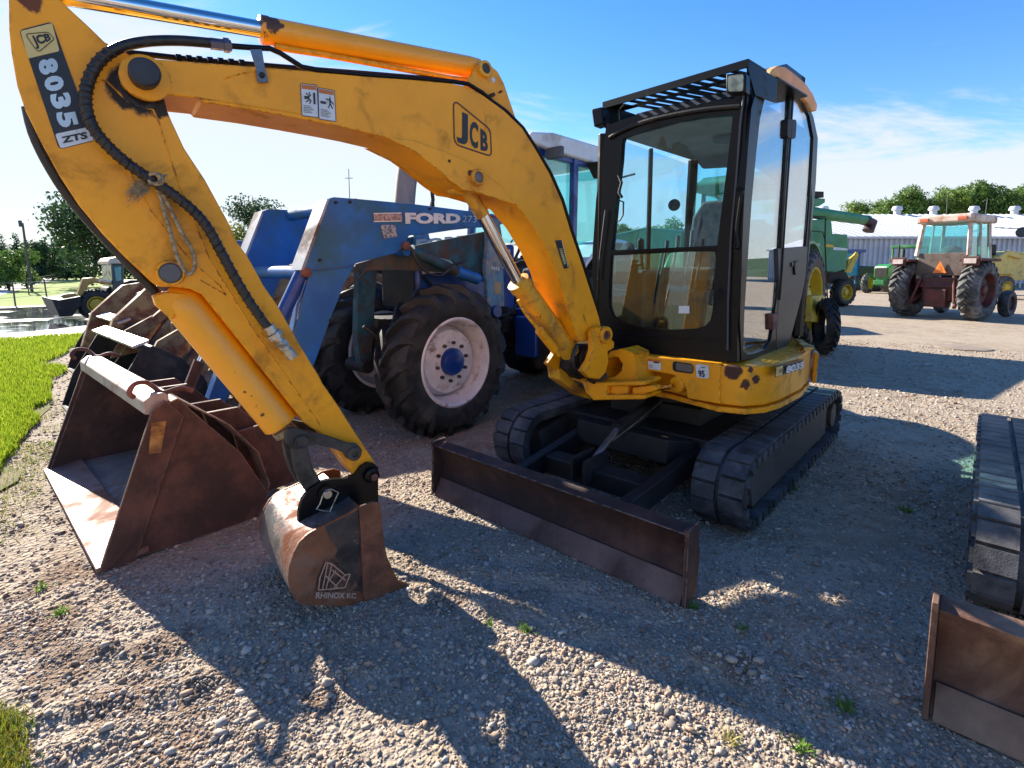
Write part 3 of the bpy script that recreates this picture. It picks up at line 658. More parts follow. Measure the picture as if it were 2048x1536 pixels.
# deck tread
b = MB(W)
for i in range(9):
    for j in range(3):
        a = -3.42 - i * .115; y = -.99 + j * .037 - max(0, i - 6) * .015; b.box(a - .035, a + .035, y - .010, y + .010, .914, .920)
b.build('step_tread', T['yellow_worn'], ex)
b = MB(); b.prism([G(x, y, .93) for x, y in [(1589, 682), (1604, 684), (1628, 700), (1608, 702)]], (0, 0, .02)); b.build('step_lip', T['yellow_worn'], ex, .004)
b = MB(W); b.tprism([(-4.22, -.885, .66), (-4.50, -.965, .66), (-4.42, -.93, .87), (-4.28, -.89, .87)], (.0, .03, 0)); b.build('rear_corner_guard', T['yellow'], ex, .006)

# ---- swing post
off = .20
def lug(off_, th=.04):
    q = [(1185, 666), (1192, 656), (1203, 653), (1214, 656), (1220, 667), (1221, 676), (1229, 684), (1228, 696), (1216, 703), (1217, 725), (1212, 745), (1200, 758), (1180, 757), (1165, 743), (1179, 722), (1186, 700)]
    return [AR(x, y, off_) for x, y in q]
b = MB(); b.prism(lug(off), AWAY * .045); b.prism([p + AWAY * .32 for p in lug(off)], AWAY * .045)
b.lathe(AR(1211, 670, off + .004), NEAR, [(.055, -.03), (.055, .012), (.048, .016), (.030, .016), (.030, .004), (0, .004)], 24)
b.build('swing_post', T['yellow'], ex, .006)
b = MB(); b.lathe(AR(1211, 670, off + .012), NEAR, [(.028, -.36), (.028, .004), (.0, .006)], 20); b.build('swing_post_pin', T['rustred'], ex)
c = ROW(AR(1175, 765, .05))
b = MB()
pa, pb = FA(1176, 782, -2.80), FA(1290, 780, -2.98)
b.prism([FA(x, y, -2.82) for x, y in [(1163, 762), (1180, 762), (1200, 765), (1289, 762), (1290, 771), (1215, 773), (1213, 790), (1290, 790), (1290, 799), (1186, 801), (1170, 785)]], -Fv * .22)
b.prism([FA(x, y, -2.86) for x, y in [(1205, 770), (1256, 770), (1256, 793), (1205, 793)]], -Fv * .16)
b.build('swing_bracket', T['yellow'], ex, .010)
b = MB(); b.cyl(FA(1283, 763, -2.90), FA(1283, 797, -2.90), .028); b.build('bracket_pin', T['rustred'], ex)
b = MB(); b.prism([FA(x, y, -2.87) for x, y in [(1264, 775), (1288, 772), (1312, 770), (1313, 781), (1290, 788), (1264, 791)]], -Fv * .06); b.build('swing_rod_end', T['yellow'], ex, .008)
b = MB(); b.cyl(FA(1308, 777, -2.91), FA(1345, 772, -3.08), .016); b.build('swing_cylinder_rod', T['chrome'], ex)
b = MB(); b.lathe(FA(1355, 769, -3.10), FA(1308, 777, -2.91) - FA(1345, 772, -3.08), [(.0, -.10), (.052, -.10), (.052, .015), (.046, .022), (.020, .022), (.020, .008), (0, .008)], 26); b.build('swing_cylinder', T['yellow'], ex)
b = MB(); b.tube([AR(x, y, .1) for x, y in [(1172, 745), (1182, 762), (1196, 764), (1206, 755), (1212, 748)]], .012, smooth=4); b.build('hose', T['rubber'], ex)
b = MB(); b.cyl(AR(1200, 757, .16), AR(1210, 752, .16), .020); b.build('hose_union', T['teal'], ex)
b = MB()
for i, (dx, o_) in enumerate(((0, .02), (6, -.04), (12, .06), (-5, .10), (17, 0.0), (-10, .03))):
    b.tube([AR(x + dx, y, o_) for x, y in [(1160, 690), (1150, 715), (1156, 738), (1176, 750), (1190, 735)]], .014, 8, smooth=4)
b.build('hose', T['rubber'], ex)
b = MB(); b.prism([AR(x, y, -.02) for x, y in [(1158, 690), (1192, 690), (1185, 752), (1160, 760), (1138, 740), (1142, 712)]], AWAY * .1); b.build('hose_guard', T['dark'], ex, .01)
b = MB(); b.prism([AR(x, y, -.10) for x, y in [(1117, 738), (1130, 735), (1140, 755), (1162, 770), (1185, 800), (1168, 795), (1140, 775), (1120, 760)]], AWAY * .12); b.build('swing_stop', T['yellow_worn'], ex, .01)

# ---- boom
def pts(fn, q, *a): return [fn(x, y, *a) for x, y in q]
BO = .13; BT = .25
boomq = [(240, 150), (242, 135), (250, 122), (262, 117), (294, 116), (342, 120), (420, 126), (506, 133), (603, 141), (670, 146), (736, 152), (841, 160), (900, 166), (930, 172), (966, 190), (1009, 221), (1045, 256), (1072, 299), (1099, 346), (1123, 400), (1142, 463), (1160, 515), (1181, 580), (1199, 636), (1204, 662), (1196, 676), (1180, 681), (1163, 684), (1156, 676),
         (1146, 650), (1130, 595), (1114, 545), (1094, 500), (1066, 452), (1034, 412), (1000, 392), (968, 382), (935, 376), (905, 364), (869, 333), (830, 304), (775, 276), (720, 262), (673, 252), (587, 235), (500, 219), (403, 204), (400, 197), (340, 190), (300, 190), (270, 184), (250, 172), (242, 162)]
b = MB(); b.prism(pts(AR, boomq, BO), AWAY * BT); boom = b.build('boom', T['yellow'], ex, .006)
rib = [(775, 275), (830, 281), (888, 303), (930, 320), (968, 343), (1000, 371), (1035, 410), (1008, 402), (975, 391), (948, 383), (928, 380), (900, 360), (868, 332), (830, 303)]
b = MB(); b.prism(pts(AR, rib, BO + .012), AWAY * .013); b.prism([p + AWAY * (BT + .013) for p in pts(AR, rib, BO + .012)], AWAY * .012); b.build('reinforcing_plate', T['yellow'], boom, .003)
b = MB(); b.lathe(AR(951, 356, BO), NEAR, [(.042, -.01), (.042, .030), (.038, .034), (.028, .034), (.028, .024), (0, .024)], 26); b.build('pin_boss', T['yellow'], boom)
b = MB(); b.lathe(AR(951, 356, BO), NEAR, [(.027, 0), (.027, .028), (.022, .031), (0, .031)], 22); b.build('boom_pin', M('brown_grey_pin_end', (.16, .13, .12), .5, .3), boom)
for q, w_ in (((938, 347), .016), ((896, 323), .008), ((1000, 184), .006)):
    b = MB(); b.lathe(AR(*q, BO), NEAR, [(w_, -.01), (w_, .014), (w_ * .8, .016), (0, .016)], 12); b.build('bolt', T['rustred'], boom)
# grease-black knuckle pin with its round cap
b = MB(); b.lathe(AR(287, 157, BO), (AR(287, 157, BO) - AR(279, 166, BO - .02)).normalized() * 0 + NEAR, [(.042, -.02), (.040, .035), (.0455, .036), (.0465, .075), (.040, .083), (0, .084)], 30); b.build('knuckle_pin', M('dark_grey_pin_cap', (.032, .032, .036), .5, .2, var=.2), boom)
b = MB(); b.lathe(AR(291, 156, BO + .001), NEAR, [(.075, -.01), (.075, .006), (.07, .008), (0, .008)], 36); b.build('knuckle_washer', T['yellow'], boom)
# weld seams
b = MB()
b.tube(pts(AR, [(400, 197), (470, 207), (560, 222), (600, 228)], BO), .003, 6); b.build('weld_seam', T['yellow'], boom); b = MB(); b.tube(pts(AR, [(447, 158), (480, 148), (514, 142)], BO), .003, 6); b.build('weld_seam', T['yellow'], boom); b = MB(); b.tube(pts(AR, [(1165, 627), (1172, 645), (1184, 668)], BO), .003, 6)
b.build('weld_seam', T['yellow'], boom)
# bracket for the dipper cylinder on top of the boom
br = [(930, 172), (934, 160), (944, 147), (954, 130), (966, 125), (980, 130), (995, 142), (1008, 166), (1018, 196), (1033, 240), (1009, 224), (966, 194)]
b = MB(); b.prism(pts(AR, br, .095), AWAY * .022); b.prism(pts(AR, br, -.055), AWAY * .022)
bk_ = b.build('cylinder_bracket', T['yellow'], boom, .004)
b = MB(); b.lathe(AR(968, 139, .095), NEAR, [(.040, -.01), (.040, .018), (.034, .022), (.026, .022), (.026, .014), (0, .014)], 24); b.build('pin_boss', T['yellow_worn'], bk_)
b = MB(); b.lathe(AR(968, 139, .095), NEAR, [(.025, -.2), (.025, .018), (0, .02)], 20); b.build('bracket_pin', T['linkgrey'], bk_)
b = MB(); b.lathe(AR(986, 160, .095), NEAR, [(.013, .002), (.013, .003), (0, .003)], 16); b.build('bracket_hole_sky_disc', M('painted_sky_disc', (.55, .62, .72), .6), bk_)  # solid disc painted sky colour where daylight would show through
b = MB(); b.lathe(AR(985, 190, .12), NEAR, [(.010, -.03), (.010, .012), (0, .014)], 12); b.build('bolt', T['blackmatt'], bk_)

# ---- dipper cylinder
P0, P1 = AR(527, 60, .02), AR(955, 137, .02); dr = (P0 - P1).normalized()
b = MB(); r_ = mm(P0, 25.5)
b.lathe(P1, dr, [(.0, -.03), (.035, -.03), (.048, 0), (r_, .06), (r_, (P0 - P1).length - .02), (r_ * 1.05, (P0 - P1).length - .018), (r_ * 1.05, (P0 - P1).length + .012), (r_ * .6, (P0 - P1).length + .018), (0, (P0 - P1).length + .018)], 36)
ac = b.build('dipper_cylinder', M('yellow_cylinder_paint', YEL, .36, var=.05, vs=3, chips=(.10, .035, .015), ca=.72, cs=16, coat=.3, bump=.001, bs=150, blobs=[(AR(540, 42, .05), .055, (.08, .035, .02), .9, 30), (AR(530, 72, .09), .035, (.10, .04, .02), .9, 40)]), ex)
PR = AR(60, -22, .02)
b = MB(); b.cyl(P0 - dr * .02, PR, mm(P0, 16)); b.build('dipper_cylinder_rod', T['chrome'], ex)
b = MB(); b.tube(pts(AR, [(548, 92), (575, 98), (640, 108), (760, 130), (905, 157), (930, 160)], .03), .013, 10); b.build('cylinder_pipe', T['yellow'], ac)

# ---- dipper (arm)
armq = [(17, -70), (55, -110), (95, -75), (120, -2), (140, 18), (175, 50), (210, 84), (246, 101), (290, 130), (328, 195), (335, 222), (342, 239), (369, 297), (410, 359), (455, 441), (475, 485), (498, 517), (527, 570), (557, 614), (600, 690), (637, 750), (645, 766), (675, 809), (697, 844), (727, 890), (748, 922), (757, 945), (750, 965), (730, 968), (707, 950), (690, 925), (665, 890), (639, 864), (622, 856), (609, 846), (600, 834), (500, 708), (404, 589), (380, 578), (350, 574), (319, 574), (305, 564), (281, 541), (249, 511), (205, 465), (154, 403), (116, 345), (82, 284), (51, 222), (34, 171), (22, 102), (18, 60), (17, 0)]
AO = .085; ATh = .17
b = MB(); b.prism(pts(AR, armq, AO), AWAY * ATh); dip = b.build('dipper_arm', T['yellow_arm'], ex, .006)
b = MB(); b.tube(pts(AR, [(190, 160), (213, 162), (232, 180), (255, 203), (285, 214), (306, 219), (318, 245), (335, 300), (360, 375), (420, 520), (500, 650), (640, 850)], AO), .0035, 6); b.build('weld_seam', T['yellow'], dip)
b = MB(); b.tube(pts(AR, [(246, 320), (300, 420), (380, 520), (440, 572), (452, 590), (400, 560)], AO), .003, 6); b.build('weld_seam', T['yellow'], dip)
b = MB(); b.prism(pts(AR, [(232, 150), (236, 178), (250, 200), (275, 214), (306, 218), (320, 208), (300, 196), (262, 190), (246, 172), (243, 148)], AO + .006), AWAY * .01); b.build('grease_ring', M('black_grease', (.016, .012, .010), .3, var=.2, bump=.004, bs=60), dip)
b = MB(); b.lathe(AR(340, 546, AO), NEAR, [(.048, -.01), (.048, .016), (.045, .020), (.038, .020), (.038, .010), (0, .010)], 32); b.build('pin_boss', T['yellow'], dip)
b = MB(); b.lathe(AR(340, 546, AO), NEAR, [(.0365, 0), (.0365, .018), (.032, .022), (0, .022)], 28); b.build('lever_pin', M('brown_grey_pin_face', (.10, .095, .095), .5, .3, var=.2), dip)
b = MB(); b.tube(pts(AR, [(56, 215), (68, 265), (94, 322), (132, 384), (177, 440), (232, 500), (284, 556), (325, 600)], -.05), .018, 12, smooth=3); b.build('hose', T['rubber'], dip)
# side hose with its end fitting
hose = [(455, 91), (420, 86), (350, 81), (285, 84), (235, 97), (196, 126), (175, 170), (172, 212), (188, 258), (222, 298), (262, 332), (304, 360), (345, 388), (385, 420), (415, 455), (440, 500), (468, 552), (498, 602), (528, 645), (540, 658)]
hp = spline(pts(AR, hose, .14), 7)
b = MB(); b.tube(hp, .0175, 14)
hs = b.build('hose', T['rubber'], dip)
b = MB(); base_n = 0
for i in range(30, len(hp) - 2):   # spiral wrap
    pass
P = []; 
for i in range((len(hp) - 40) * 5):
    t = 30 + i / 5.; k = int(t); fr_ = t - k
    if k + 1 >= len(hp): break
    p = hp[k].lerp(hp[k + 1], fr_); d = (hp[k + 1] - hp[k]).normalized(); x = NEAR.cross(d).normalized(); y = d.cross(x)
    ph = i * .62; P.append(p + (x * math.cos(ph) + y * math.sin(ph)) * .0172)
b.tube(P, .0042, 5); b.build('spiral_wrap', T['hosewrap'], hs)
b = MB(); b.cyl(AR(537, 652, .14), AR(546, 666, .14), .023, n=18); b.cyl(AR(546, 666, .14), AR(553, 674, .14), .032, n=18); b.cyl(AR(553, 674, .14), AR(584, 712, .14), .0185, n=18); b.lathe(AR(553, 675, .14), AR(584, 712, .14) - AR(553, 675, .14), [(.024, .02), (.024, .05), (.022, .05), (.022, .02)], 6)
b.cyl(AR(575, 701, .14), AR(586, 715, .14), .0215, n=18)
b.build('quick_coupler', T['zinc'], dip)
b = MB(); b.tube(pts(AR, [(536, 655), (525, 658), (522, 665), (535, 680), (548, 678)], .125), .003, 6); b.build('coupler_clip', T['yellow'], dip)
b = MB(); b.cyl(AR(420, 87, .14), AR(462, 92, .14), .0205, n=6); b.cyl(AR(447, 90, .14), AR(458, 91.5, .14), .026, n=6); b.build('hose_union', M('dull_purple_grey_union', (.20, .18, .24), .4, .7), boom)
b = MB(); b.tube(pts(AR, [(462, 92), (500, 95), (540, 97), (560, 106), (604, 134), (640, 141), (736, 150), (841, 157), (905, 163), (936, 168), (966, 186)], .125), .0105, 10)
b.tube(pts(AR, [(966, 186), (985, 203), (1012, 222), (1046, 256), (1073, 298), (1101, 346), (1125, 400), (1144, 463), (1162, 515), (1183, 580), (1192, 620)], .12), .0105, 10)
b.tube(pts(AR, [(250, 105), (310, 111), (400, 121), (506, 129), (603, 137), (736, 147), (860, 157), (930, 163), (968, 184)], .03), .0105, 10)
b.build('hydraulic_pipe', T['black'], boom)
b = MB()
for i in range(7): b.cyl(AR(352 + i * 21, 117 + i * 1.7, .06), AR(363 + i * 21, 118 + i * 1.7, .06), .016, n=6)
b.build('pipe_clamp', T['black'], boom)
b = MB(); b.prism(pts(AR, [(500, 98), (524, 98), (530, 134), (537, 164), (516, 166), (511, 134)], BO + .014), AWAY * .006); pb_ = b.build('pipe_bracket', M('blue_grey_plated_bracket', (.16, .19, .24), .4, .6, var=.1, dirt=(.1, .1, .1)), boom, .002)
b = MB(); b.lathe(AR(524, 151, BO + .014), NEAR, [(.011, -.01), (.011, .008), (.008, .011), (0, .011)], 6); b.build('bolt', T['blackmatt'], pb_)
# boom (lift) cylinder
Pa, Pb_, Pc, Pd = AR(925, 366, 0), AR(966, 431, 0), AR(1036, 563, 0), AR(1140, 705, 0)
b = MB(); b.cyl(Pa, Pb_, mm(Pb_, 14)); b.lathe(AR(915, 372, 0), NEAR, [(.05, -.035), (.05, .035), (.022, .035), (.022, -.035)], 20); b.build('lift_cylinder_eye', T['yellow_worn'], ex)
b = MB(); b.cyl(Pb_, Pc, mm(Pc, 12), n=24); b.build('lift_cylinder_rod', T['chrome'], ex)
d_ = (Pd - Pc).normalized(); Ln = (Pd - Pc).length; rb = mm(Pc, 22)
b = MB(); b.lathe(Pc, d_, [(0, -.01), (rb * .55, -.01), (rb * 1.1, 0), (rb * 1.1, .05), (rb, .055), (rb, Ln), (0, Ln)], 28); lc = b.build('lift_cylinder', T['yellow_worn'], ex)
b = MB(); b.tube(pts(AR, [(1036, 600), (1052, 628), (1085, 670), (1118, 712)], .06), .010, 8); b.cyl(AR(1078, 660, .05), AR(1110, 700, .05), .028); b.build('cylinder_pipe', T['yellow'], lc)

# ---- bucket cylinder and links
Q0, Q1 = AR(362, 600, .0), AR(562, 846, .0); qd = (Q1 - Q0).normalized(); ql = (Q1 - Q0).length; qr = mm(Q1, 34)
b = MB(); b.lathe(Q0, qd, [(0, -.06), (.03, -.05), (qr * .92, 0), (qr, .05), (qr, ql - .05), (qr * 1.02, ql - .045), (qr * 1.02, ql - .005), (qr * .95, ql), (0, ql)], 32)
bc = b.build('bucket_cylinder', M('yellow_cylinder_paint_scraped', YEL, .38, var=.05, vs=3, chips=(.05, .02, .015), ca=.70, cs=13, coat=.3, bump=.0015, bs=120, blobs=[(AR(470 + i * 11, 745 + i * 15 + (i % 3) * 4, .06), .011, (.05, .02, .012), 1.2, 80) for i in range(6)]), ex)
b = MB(); b.prism(pts(AR, [(306, 592), (330, 584), (372, 588), (366, 606), (345, 640), (330, 628), (312, 612)], .055), AWAY * .11); b.build('cylinder_mount', T['yellow'], ex, .006)
b = MB(); b.cyl(Q1 - qd * .01, AR(604, 884, .0), .032); b.build('bucket_cylinder_rod', T['steel'], ex)
b = MB(); b.lathe(AR(566, 862, .0), qd, [(.02, -.02), (.045, -.015), (.045, .015), (.02, .02)], 20); b.build('rope_on_rod', T['rope'], ex)
def link(q, o1, th, r1=.035, name='link'):
    b = MB(); b.prism(pts(AR, q, o1), AWAY * th); return b
tl = [(576, 858), (590, 855), (610, 862), (640, 868), (672, 878), (700, 888), (716, 889), (725, 900), (722, 914), (708, 922), (694, 918), (688, 906), (665, 897), (634, 891), (612, 893), (588, 902), (574, 890), (570, 872)]
b = link(tl, .135, .03); b.prism([p + AWAY * .22 for p in pts(AR, tl, .135)], AWAY * .03)
b.cyl(AR(603, 883, .135), AR(603, 883, -.10), .024, n=16)
lk_ = b.build('tipping_link', T['linkgrey'], ex, .005)
b = MB(); b.lathe(AR(603, 883, .135), NEAR, [(.030, 0), (.030, .010), (.026, .013), (.022, .009), (0, .009)], 22); b.build('link_pin', T['linkgrey'], lk_); b = MB(); b.lathe(AR(708, 907, .135), NEAR, [(.032, 0), (.032, .010), (.028, .013), (.016, .013), (.016, 0.001), (0, 0.001)], 22); b.build('link_pin', T['linkgrey'], lk_)
ll = [(582, 880), (612, 880), (618, 905), (626, 935), (640, 958), (646, 975), (632, 988), (612, 984), (598, 960), (588, 925)]
b = link(ll, .095, .045); b.prism([p + AWAY * .14 for p in pts(AR, ll, .095)], AWAY * .045); b.prism(pts(AR, [(615, 925), (625, 945), (640, 965), (615, 975), (602, 955)], .09), AWAY * .17)
b.build('bucket_link', T['linkgrey'], ex, .006)

# ---- bucket
NB = .25; BW = .50
bs_ = [(650, 1050), (635, 1057), (616, 1068), (599, 1084), (587, 1106), (578, 1133), (576, 1158), (580, 1180), (591, 1199), (605, 1209), (640, 1211), (686, 1212), (728, 1212), (775, 1217), (800, 1216), (818, 1209), (820, 1190), (815, 1168), (795, 1162), (784, 1140), (772, 1112), (765, 1075), (762, 1030), (759, 1008), (745, 1005), (718, 1012), (700, 1025), (680, 1034)]
bk = MB(); bk.prism(pts(AR, bs_, NB), AWAY * .014)
bucket = bk.build('bucket', T['bucketside'], ex, .002)
bk = MB(); bk.prism([p + AWAY * BW for p in pts(AR, bs_, NB)], AWAY * .014); bk.build('side_plate', T['bucketside'], bucket, .002)
# wrapper shell between the side plates
sh = [(718, 1012), (700, 1025), (680, 1034), (650, 1049), (635, 1056), (616, 1067), (599, 1083), (587, 1105), (578, 1132), (576, 1157), (580, 1179), (591, 1198), (605, 1208), (640, 1210), (686, 1211), (728, 1211), (775, 1216), (816, 1210)]
shp = spline(pts(AR, sh, NB - .010), 3); cen = AR(690, 1120, NB - .010)
inner = [p + (cen - p).normalized() * .014 for p in shp]
bk = MB(); bk.prism(shp + inner[::-1], AWAY * (BW - .008)); bk.build('bucket_shell', T['bucketshell'], bucket, ang=30)
bk = MB(); bk.prism(pts(AR, [(650, 1053), (664, 1047), (682, 1038), (701, 1028), (719, 1018), (722, 1060), (724, 1110), (725, 1150), (728, 1180), (724, 1186), (712, 1178), (700, 1180), (688, 1172), (680, 1150), (676, 1128), (671, 1112), (676, 1100), (668, 1088), (660, 1078), (654, 1064)], NB + .0015), AWAY * .0012)
bk.build('paint_remnant', M('worn_black_bucket_paint', (.03, .029, .03), .5, var=.3, vs=10, dirt=(.10, .06, .04), da=.4, ds=14, chips=(.2, .09, .05), ca=.64, cs=20), bucket)
bk = MB(); bk.prism(pts(AR, [(630, 1182), (634, 1155), (643, 1135), (652, 1118), (668, 1118), (690, 1140), (704, 1150), (716, 1172), (724, 1182), (700, 1182), (660, 1184)], NB + .0017), AWAY * .001)
bk.build('emblem_ground', M('dark_emblem_paint', (.035, .024, .02), .5, var=.3, vs=20, dirt=(.2, .09, .05), da=.4, ds=18), bucket)
# side cutter
sc_ = [(718, 1014), (745, 1004), (759, 1006), (764, 1030), (767, 1075), (774, 1112), (786, 1140), (797, 1162), (817, 1168), (822, 1190), (820, 1210), (800, 1218), (775, 1218), (735, 1213), (727, 1190), (724, 1120), (722, 1060)]
bk = MB(); bk.prism(pts(AR, sc_, NB + .016), AWAY * .016); bk.build('side_cutter', M('rusty_orange_cutter', (.26, .10, .05), .5, .2, var=.25, vs=6, dirt=(.12, .05, .03), da=.4, ds=6, bump=.003), bucket, .003)
bk = MB(); bk.lathe(AR(803, 1200, NB + .016), NEAR, [(.012, -.002), (.012, .0008), (0, .0008)], 14); bk.build('cutter_bolt', T['dark'], bucket)
# ears
ear = [(640, 1060), (650, 1051), (680, 1036), (718, 1015), (757, 1003), (757, 960), (757, 935), (748, 927), (736, 926), (722, 935), (712, 950), (690, 958), (668, 959), (645, 962), (620, 978), (604, 1000), (598, 1022), (597, 1045), (612, 1052), (625, 1057)]
for o_ in (.115, -.085):
    bk = MB(); bk.prism(pts(AR, ear, o_), AWAY * .03); bk.build('hanger_ear', T['black'], bucket, .004)
bk = MB(); bk.prism(pts(AR, [(612, 1052), (640, 1060), (680, 1038), (718, 1017), (757, 1005), (757, 990), (700, 1010), (640, 1040)], .10), AWAY * .2); bk.build('hanger_base', T['black'], bucket, .004)
bk = MB(); bk.lathe(AR(651, 985, .117), NEAR, [(.034, -.02), (.034, .012), (.022, .014), (.022, .022), (0, .024)], 24); bk.build('link_boss', T['black'], bucket)
bk = MB(); bk.lathe(AR(651, 984, .117), NEAR, [(.020, 0), (.020, .034), (.017, .038), (0, .038)], 22); bk.build('pin_end', T['zinc'], bucket)
bk = MB(); bk.tube(pts(AR, [(646, 990), (640, 1008), (633, 1018), (640, 1020), (660, 1023), (677, 985), (662, 978), (655, 980)], .155), .0032, 7); bk.build('linch_pin_clip', T['zinc'], bucket)
bk = MB(); bk.lathe(AR(742, 950, .117), NEAR, [(.036, -.01), (.036, .016), (.030, .020), (.018, .020), (.018, .012), (0, .012)], 24); bk.build('ear_boss', T['black'], bucket)
bk = MB(); bk.lathe(AR(746, 952, .117), NEAR, [(.0165, -.3), (.0165, .022), (0, .023)], 18); bk.build('bucket_pin', T['rustred'], bucket)
bk = MB(); bk.tube(pts(AR, [(655, 1036), (675, 1030), (700, 1020), (718, 1014)], .14), .005, 6); bk.build('weld_bead', T['steel'], bucket)
# maker's mark on the bucket side: faceted head outline over lettering
bk = MB()
segs = [((637, 1180), (640, 1155)), ((640, 1155), (652, 1125)), ((652, 1125), (664, 1128)), ((664, 1128), (690, 1150)), ((690, 1150), (700, 1148)), ((700, 1148), (690, 1175)), ((690, 1175), (660, 1178)), ((660, 1178), (637, 1180)),
        ((655, 1128), (645, 1178)), ((664, 1128), (652, 1178)), ((664, 1140), (690, 1160)), ((650, 1150), (676, 1176)), ((690, 1150), (668, 1176)), ((672, 1140), (655, 1165))]
for s0, s1 in segs: bk.bar(AR(*s0, NB + .0025), AR(*s1, NB + .0025), .0045, .003, NEAR)
mk = bk.build('bucket_emblem', M('rubbed_brown_emblem', (.55, .32, .22), .5), bucket)
tb = text_mb('RHINOX KC', [AR(*q, NB + .003) for q in ((633, 1184), (712, 1186), (712, 1197), (631, 1197))], bold=.03); tb.build('bucket_lettering', M('rubbed_pale_lettering', (.50, .36, .29), .5), bucket)

# ---- decals on dipper and boom
def dec(par, q, off_, m_, r=.1, name='decal', th=.0015):
    b = MB(); b.prism(rquad([AR(*p, off_) for p in q], r), AWAY * th); return b.build(name, m_, par)
def dtx(par, s_, q, off_, m_, bold=.03):
    return text_mb(s_, [AR(*p, off_) for p in q], bold=bold).build('lettering', m_, par)
D = AO + .0022
d0 = dec(dip, [(38, 60), (104, 43), (190, 281), (118, 299)], D, T['decalblack'], .12, 'model_decal')
dec(d0, [(41, 62), (104, 46), (119, 102), (56, 117)], D + .0012, T['decalyellow'], .06, 'maker_panel')
dec(d0, [(110, 268), (177, 254), (188, 280), (121, 297)], D + .0012, T['decalwhite'], .15, 'model_panel')
def outline(par, q, off_, m_, w_=.004, r=.2):
    lp = rquad([AR(*p, off_) for p in q], r); b = MB()
    for i in range(len(lp)): b.bar(lp[i], lp[(i + 1) % len(lp)], w_, .0016, NEAR)
    return b.build('emblem_border', m_, par)
outline(d0, [(50, 68), (96, 64), (109, 78), (76, 105)], D + .0026, T['decalblack'], .0018)
dtx(d0, 'JCB', [(60, 72), (98, 66), (104, 84), (74, 99)], D + .0028, T['decalblack'], .045)
for ch, q in (('8', [(112, 113), (119, 143), (82, 152), (74, 122)]), ('0', [(123, 148), (131, 177), (94, 186), (85, 156)]), ('3', [(138, 183), (145, 212), (107, 220), (98, 190)]), ('5', [(149, 220), (158, 250), (120, 257), (110, 226)])):
    dtx(d0, ch, q, D + .0028, M('pale_blue_white_lettering', (.52, .68, .78), .5), .06)
dtx(d0, 'ZTS', [(121, 274), (173, 263), (176, 277), (125, 287)], D + .0028, T['decalblack'], .045)
DB = BO + .0022
outline(boom, [(907, 199), (981, 259), (983, 313), (909, 288)], DB + .001, T['decalblack'], .006, .16)
dtx(boom, 'J', [(914, 219), (936, 229), (936, 294), (913, 283)], DB, T['decalblack'], .03)
dtx(boom, 'C', [(940, 238), (957, 248), (956, 299), (939, 292)], DB, T['decalblack'], .04)
dtx(boom, 'B', [(961, 256), (976, 268), (976, 304), (961, 300)], DB, T['decalblack'], .045)
for q, t1 in (([(601, 167), (634, 170), (637, 235), (604, 231)], 0), ([(636, 175), (669, 181), (672, 243), (638, 238)], 1)):
    w_ = dec(boom, q, DB, T['decalwhite'], .08, 'warning_sticker')
    outline(w_, q, DB + .0012, T['decalblack'], .0018, .08)
    TL, TR, BR, BL = q; lerp2 = lambda u, v: ((TL[0] * (1 - u) + TR[0] * u) * (1 - v) + (BL[0] * (1 - u) + BR[0] * u) * v, (TL[1] * (1 - u) + TR[1] * u) * (1 - v) + (BL[1] * (1 - u) + BR[1] * u) * v)
    dec(w_, [lerp2(.06, .03), lerp2(.94, .03), lerp2(.94, .16), lerp2(.06, .16)], DB + .0014, T['decalorange'], .05, 'warning_band')
    b = MB()
    def st(u0, v0, u1, v1, w=.004): b.bar(AR(*lerp2(u0, v0), DB + .0018), AR(*lerp2(u1, v1), DB + .0018), w, .001, NEAR)
    if t1 == 0: st(.2, .42, .5, .42, .012); st(.8, .25, .8, .60, .008); st(.3, .28, .55, .38); st(.28, .56, .55, .46); st(.5, .24, .58, .36); st(.5, .6, .6, .48)
    else: st(.12, .45, .45, .45, .010); st(.7, .27, .7, .45, .006); st(.7, .45, .58, .60); st(.7, .45, .84, .60); st(.45, .32, .7, .34); st(.7, .34, .92, .46); st(.69, .23, .71, .23, .008)
    for k in range(5): st(.12, .68 + k * .05, .55 + .3 * ((k * 7) % 3) / 3, .68 + k * .05, .0014)
    b.build('warning_pictogram', T['decalblack'], w_)
w_ = dec(boom, [(1110, 481), (1123, 480), (1138, 536), (1128, 538)], DB, T['decalblack'], .05, 'serial_decal')
dtx(w_, 'HAMMER', [(1125, 497), (1133, 528), (1128, 530), (1118, 498)], DB + .0014, T['decalyellow'], .01)
b = MB(); b.tube(pts(AR, [(1124, 482), (1136, 534)], DB + .001), .0015, 5); b.build('decal_stripe', T['decalwhite'], w_)

# ---- rope: a thing of its own, tied round the hose
rp = thing('rope', 'frayed tan rope knotted round the side hose and hanging down the yellow dipper arm', 'rope', AR(380, 548, .11))
b = MB()
for q in ([(306, 360), (318, 385), (328, 420), (340, 462), (350, 500), (362, 530), (372, 545)], [(312, 358), (328, 392), (345, 428), (366, 470), (384, 500), (390, 528), (384, 545), (372, 549)]):
    b.tube(pts(AR, q, .112), mm(AR(340, 450, .112), 4), 8, smooth=5)
b.build('strand', T['rope'], rp)
b = MB(); kn = AR(312, 358, .155)
for i in range(5): 
    a = i * 1.3; b.tube([kn + Vector((.02 * math.cos(a + t), .01 * math.sin(2 * t + a), .018 * math.sin(a + t))) for t in np.linspace(0, 5, 14)], .006, 6)
b.tube(pts(AR, [(305, 362), (326, 352), (335, 350)], .15), .004, 6)
b.build('knot', T['rope'], rp)
b = MB(); c0 = AR(300, 362, .12)
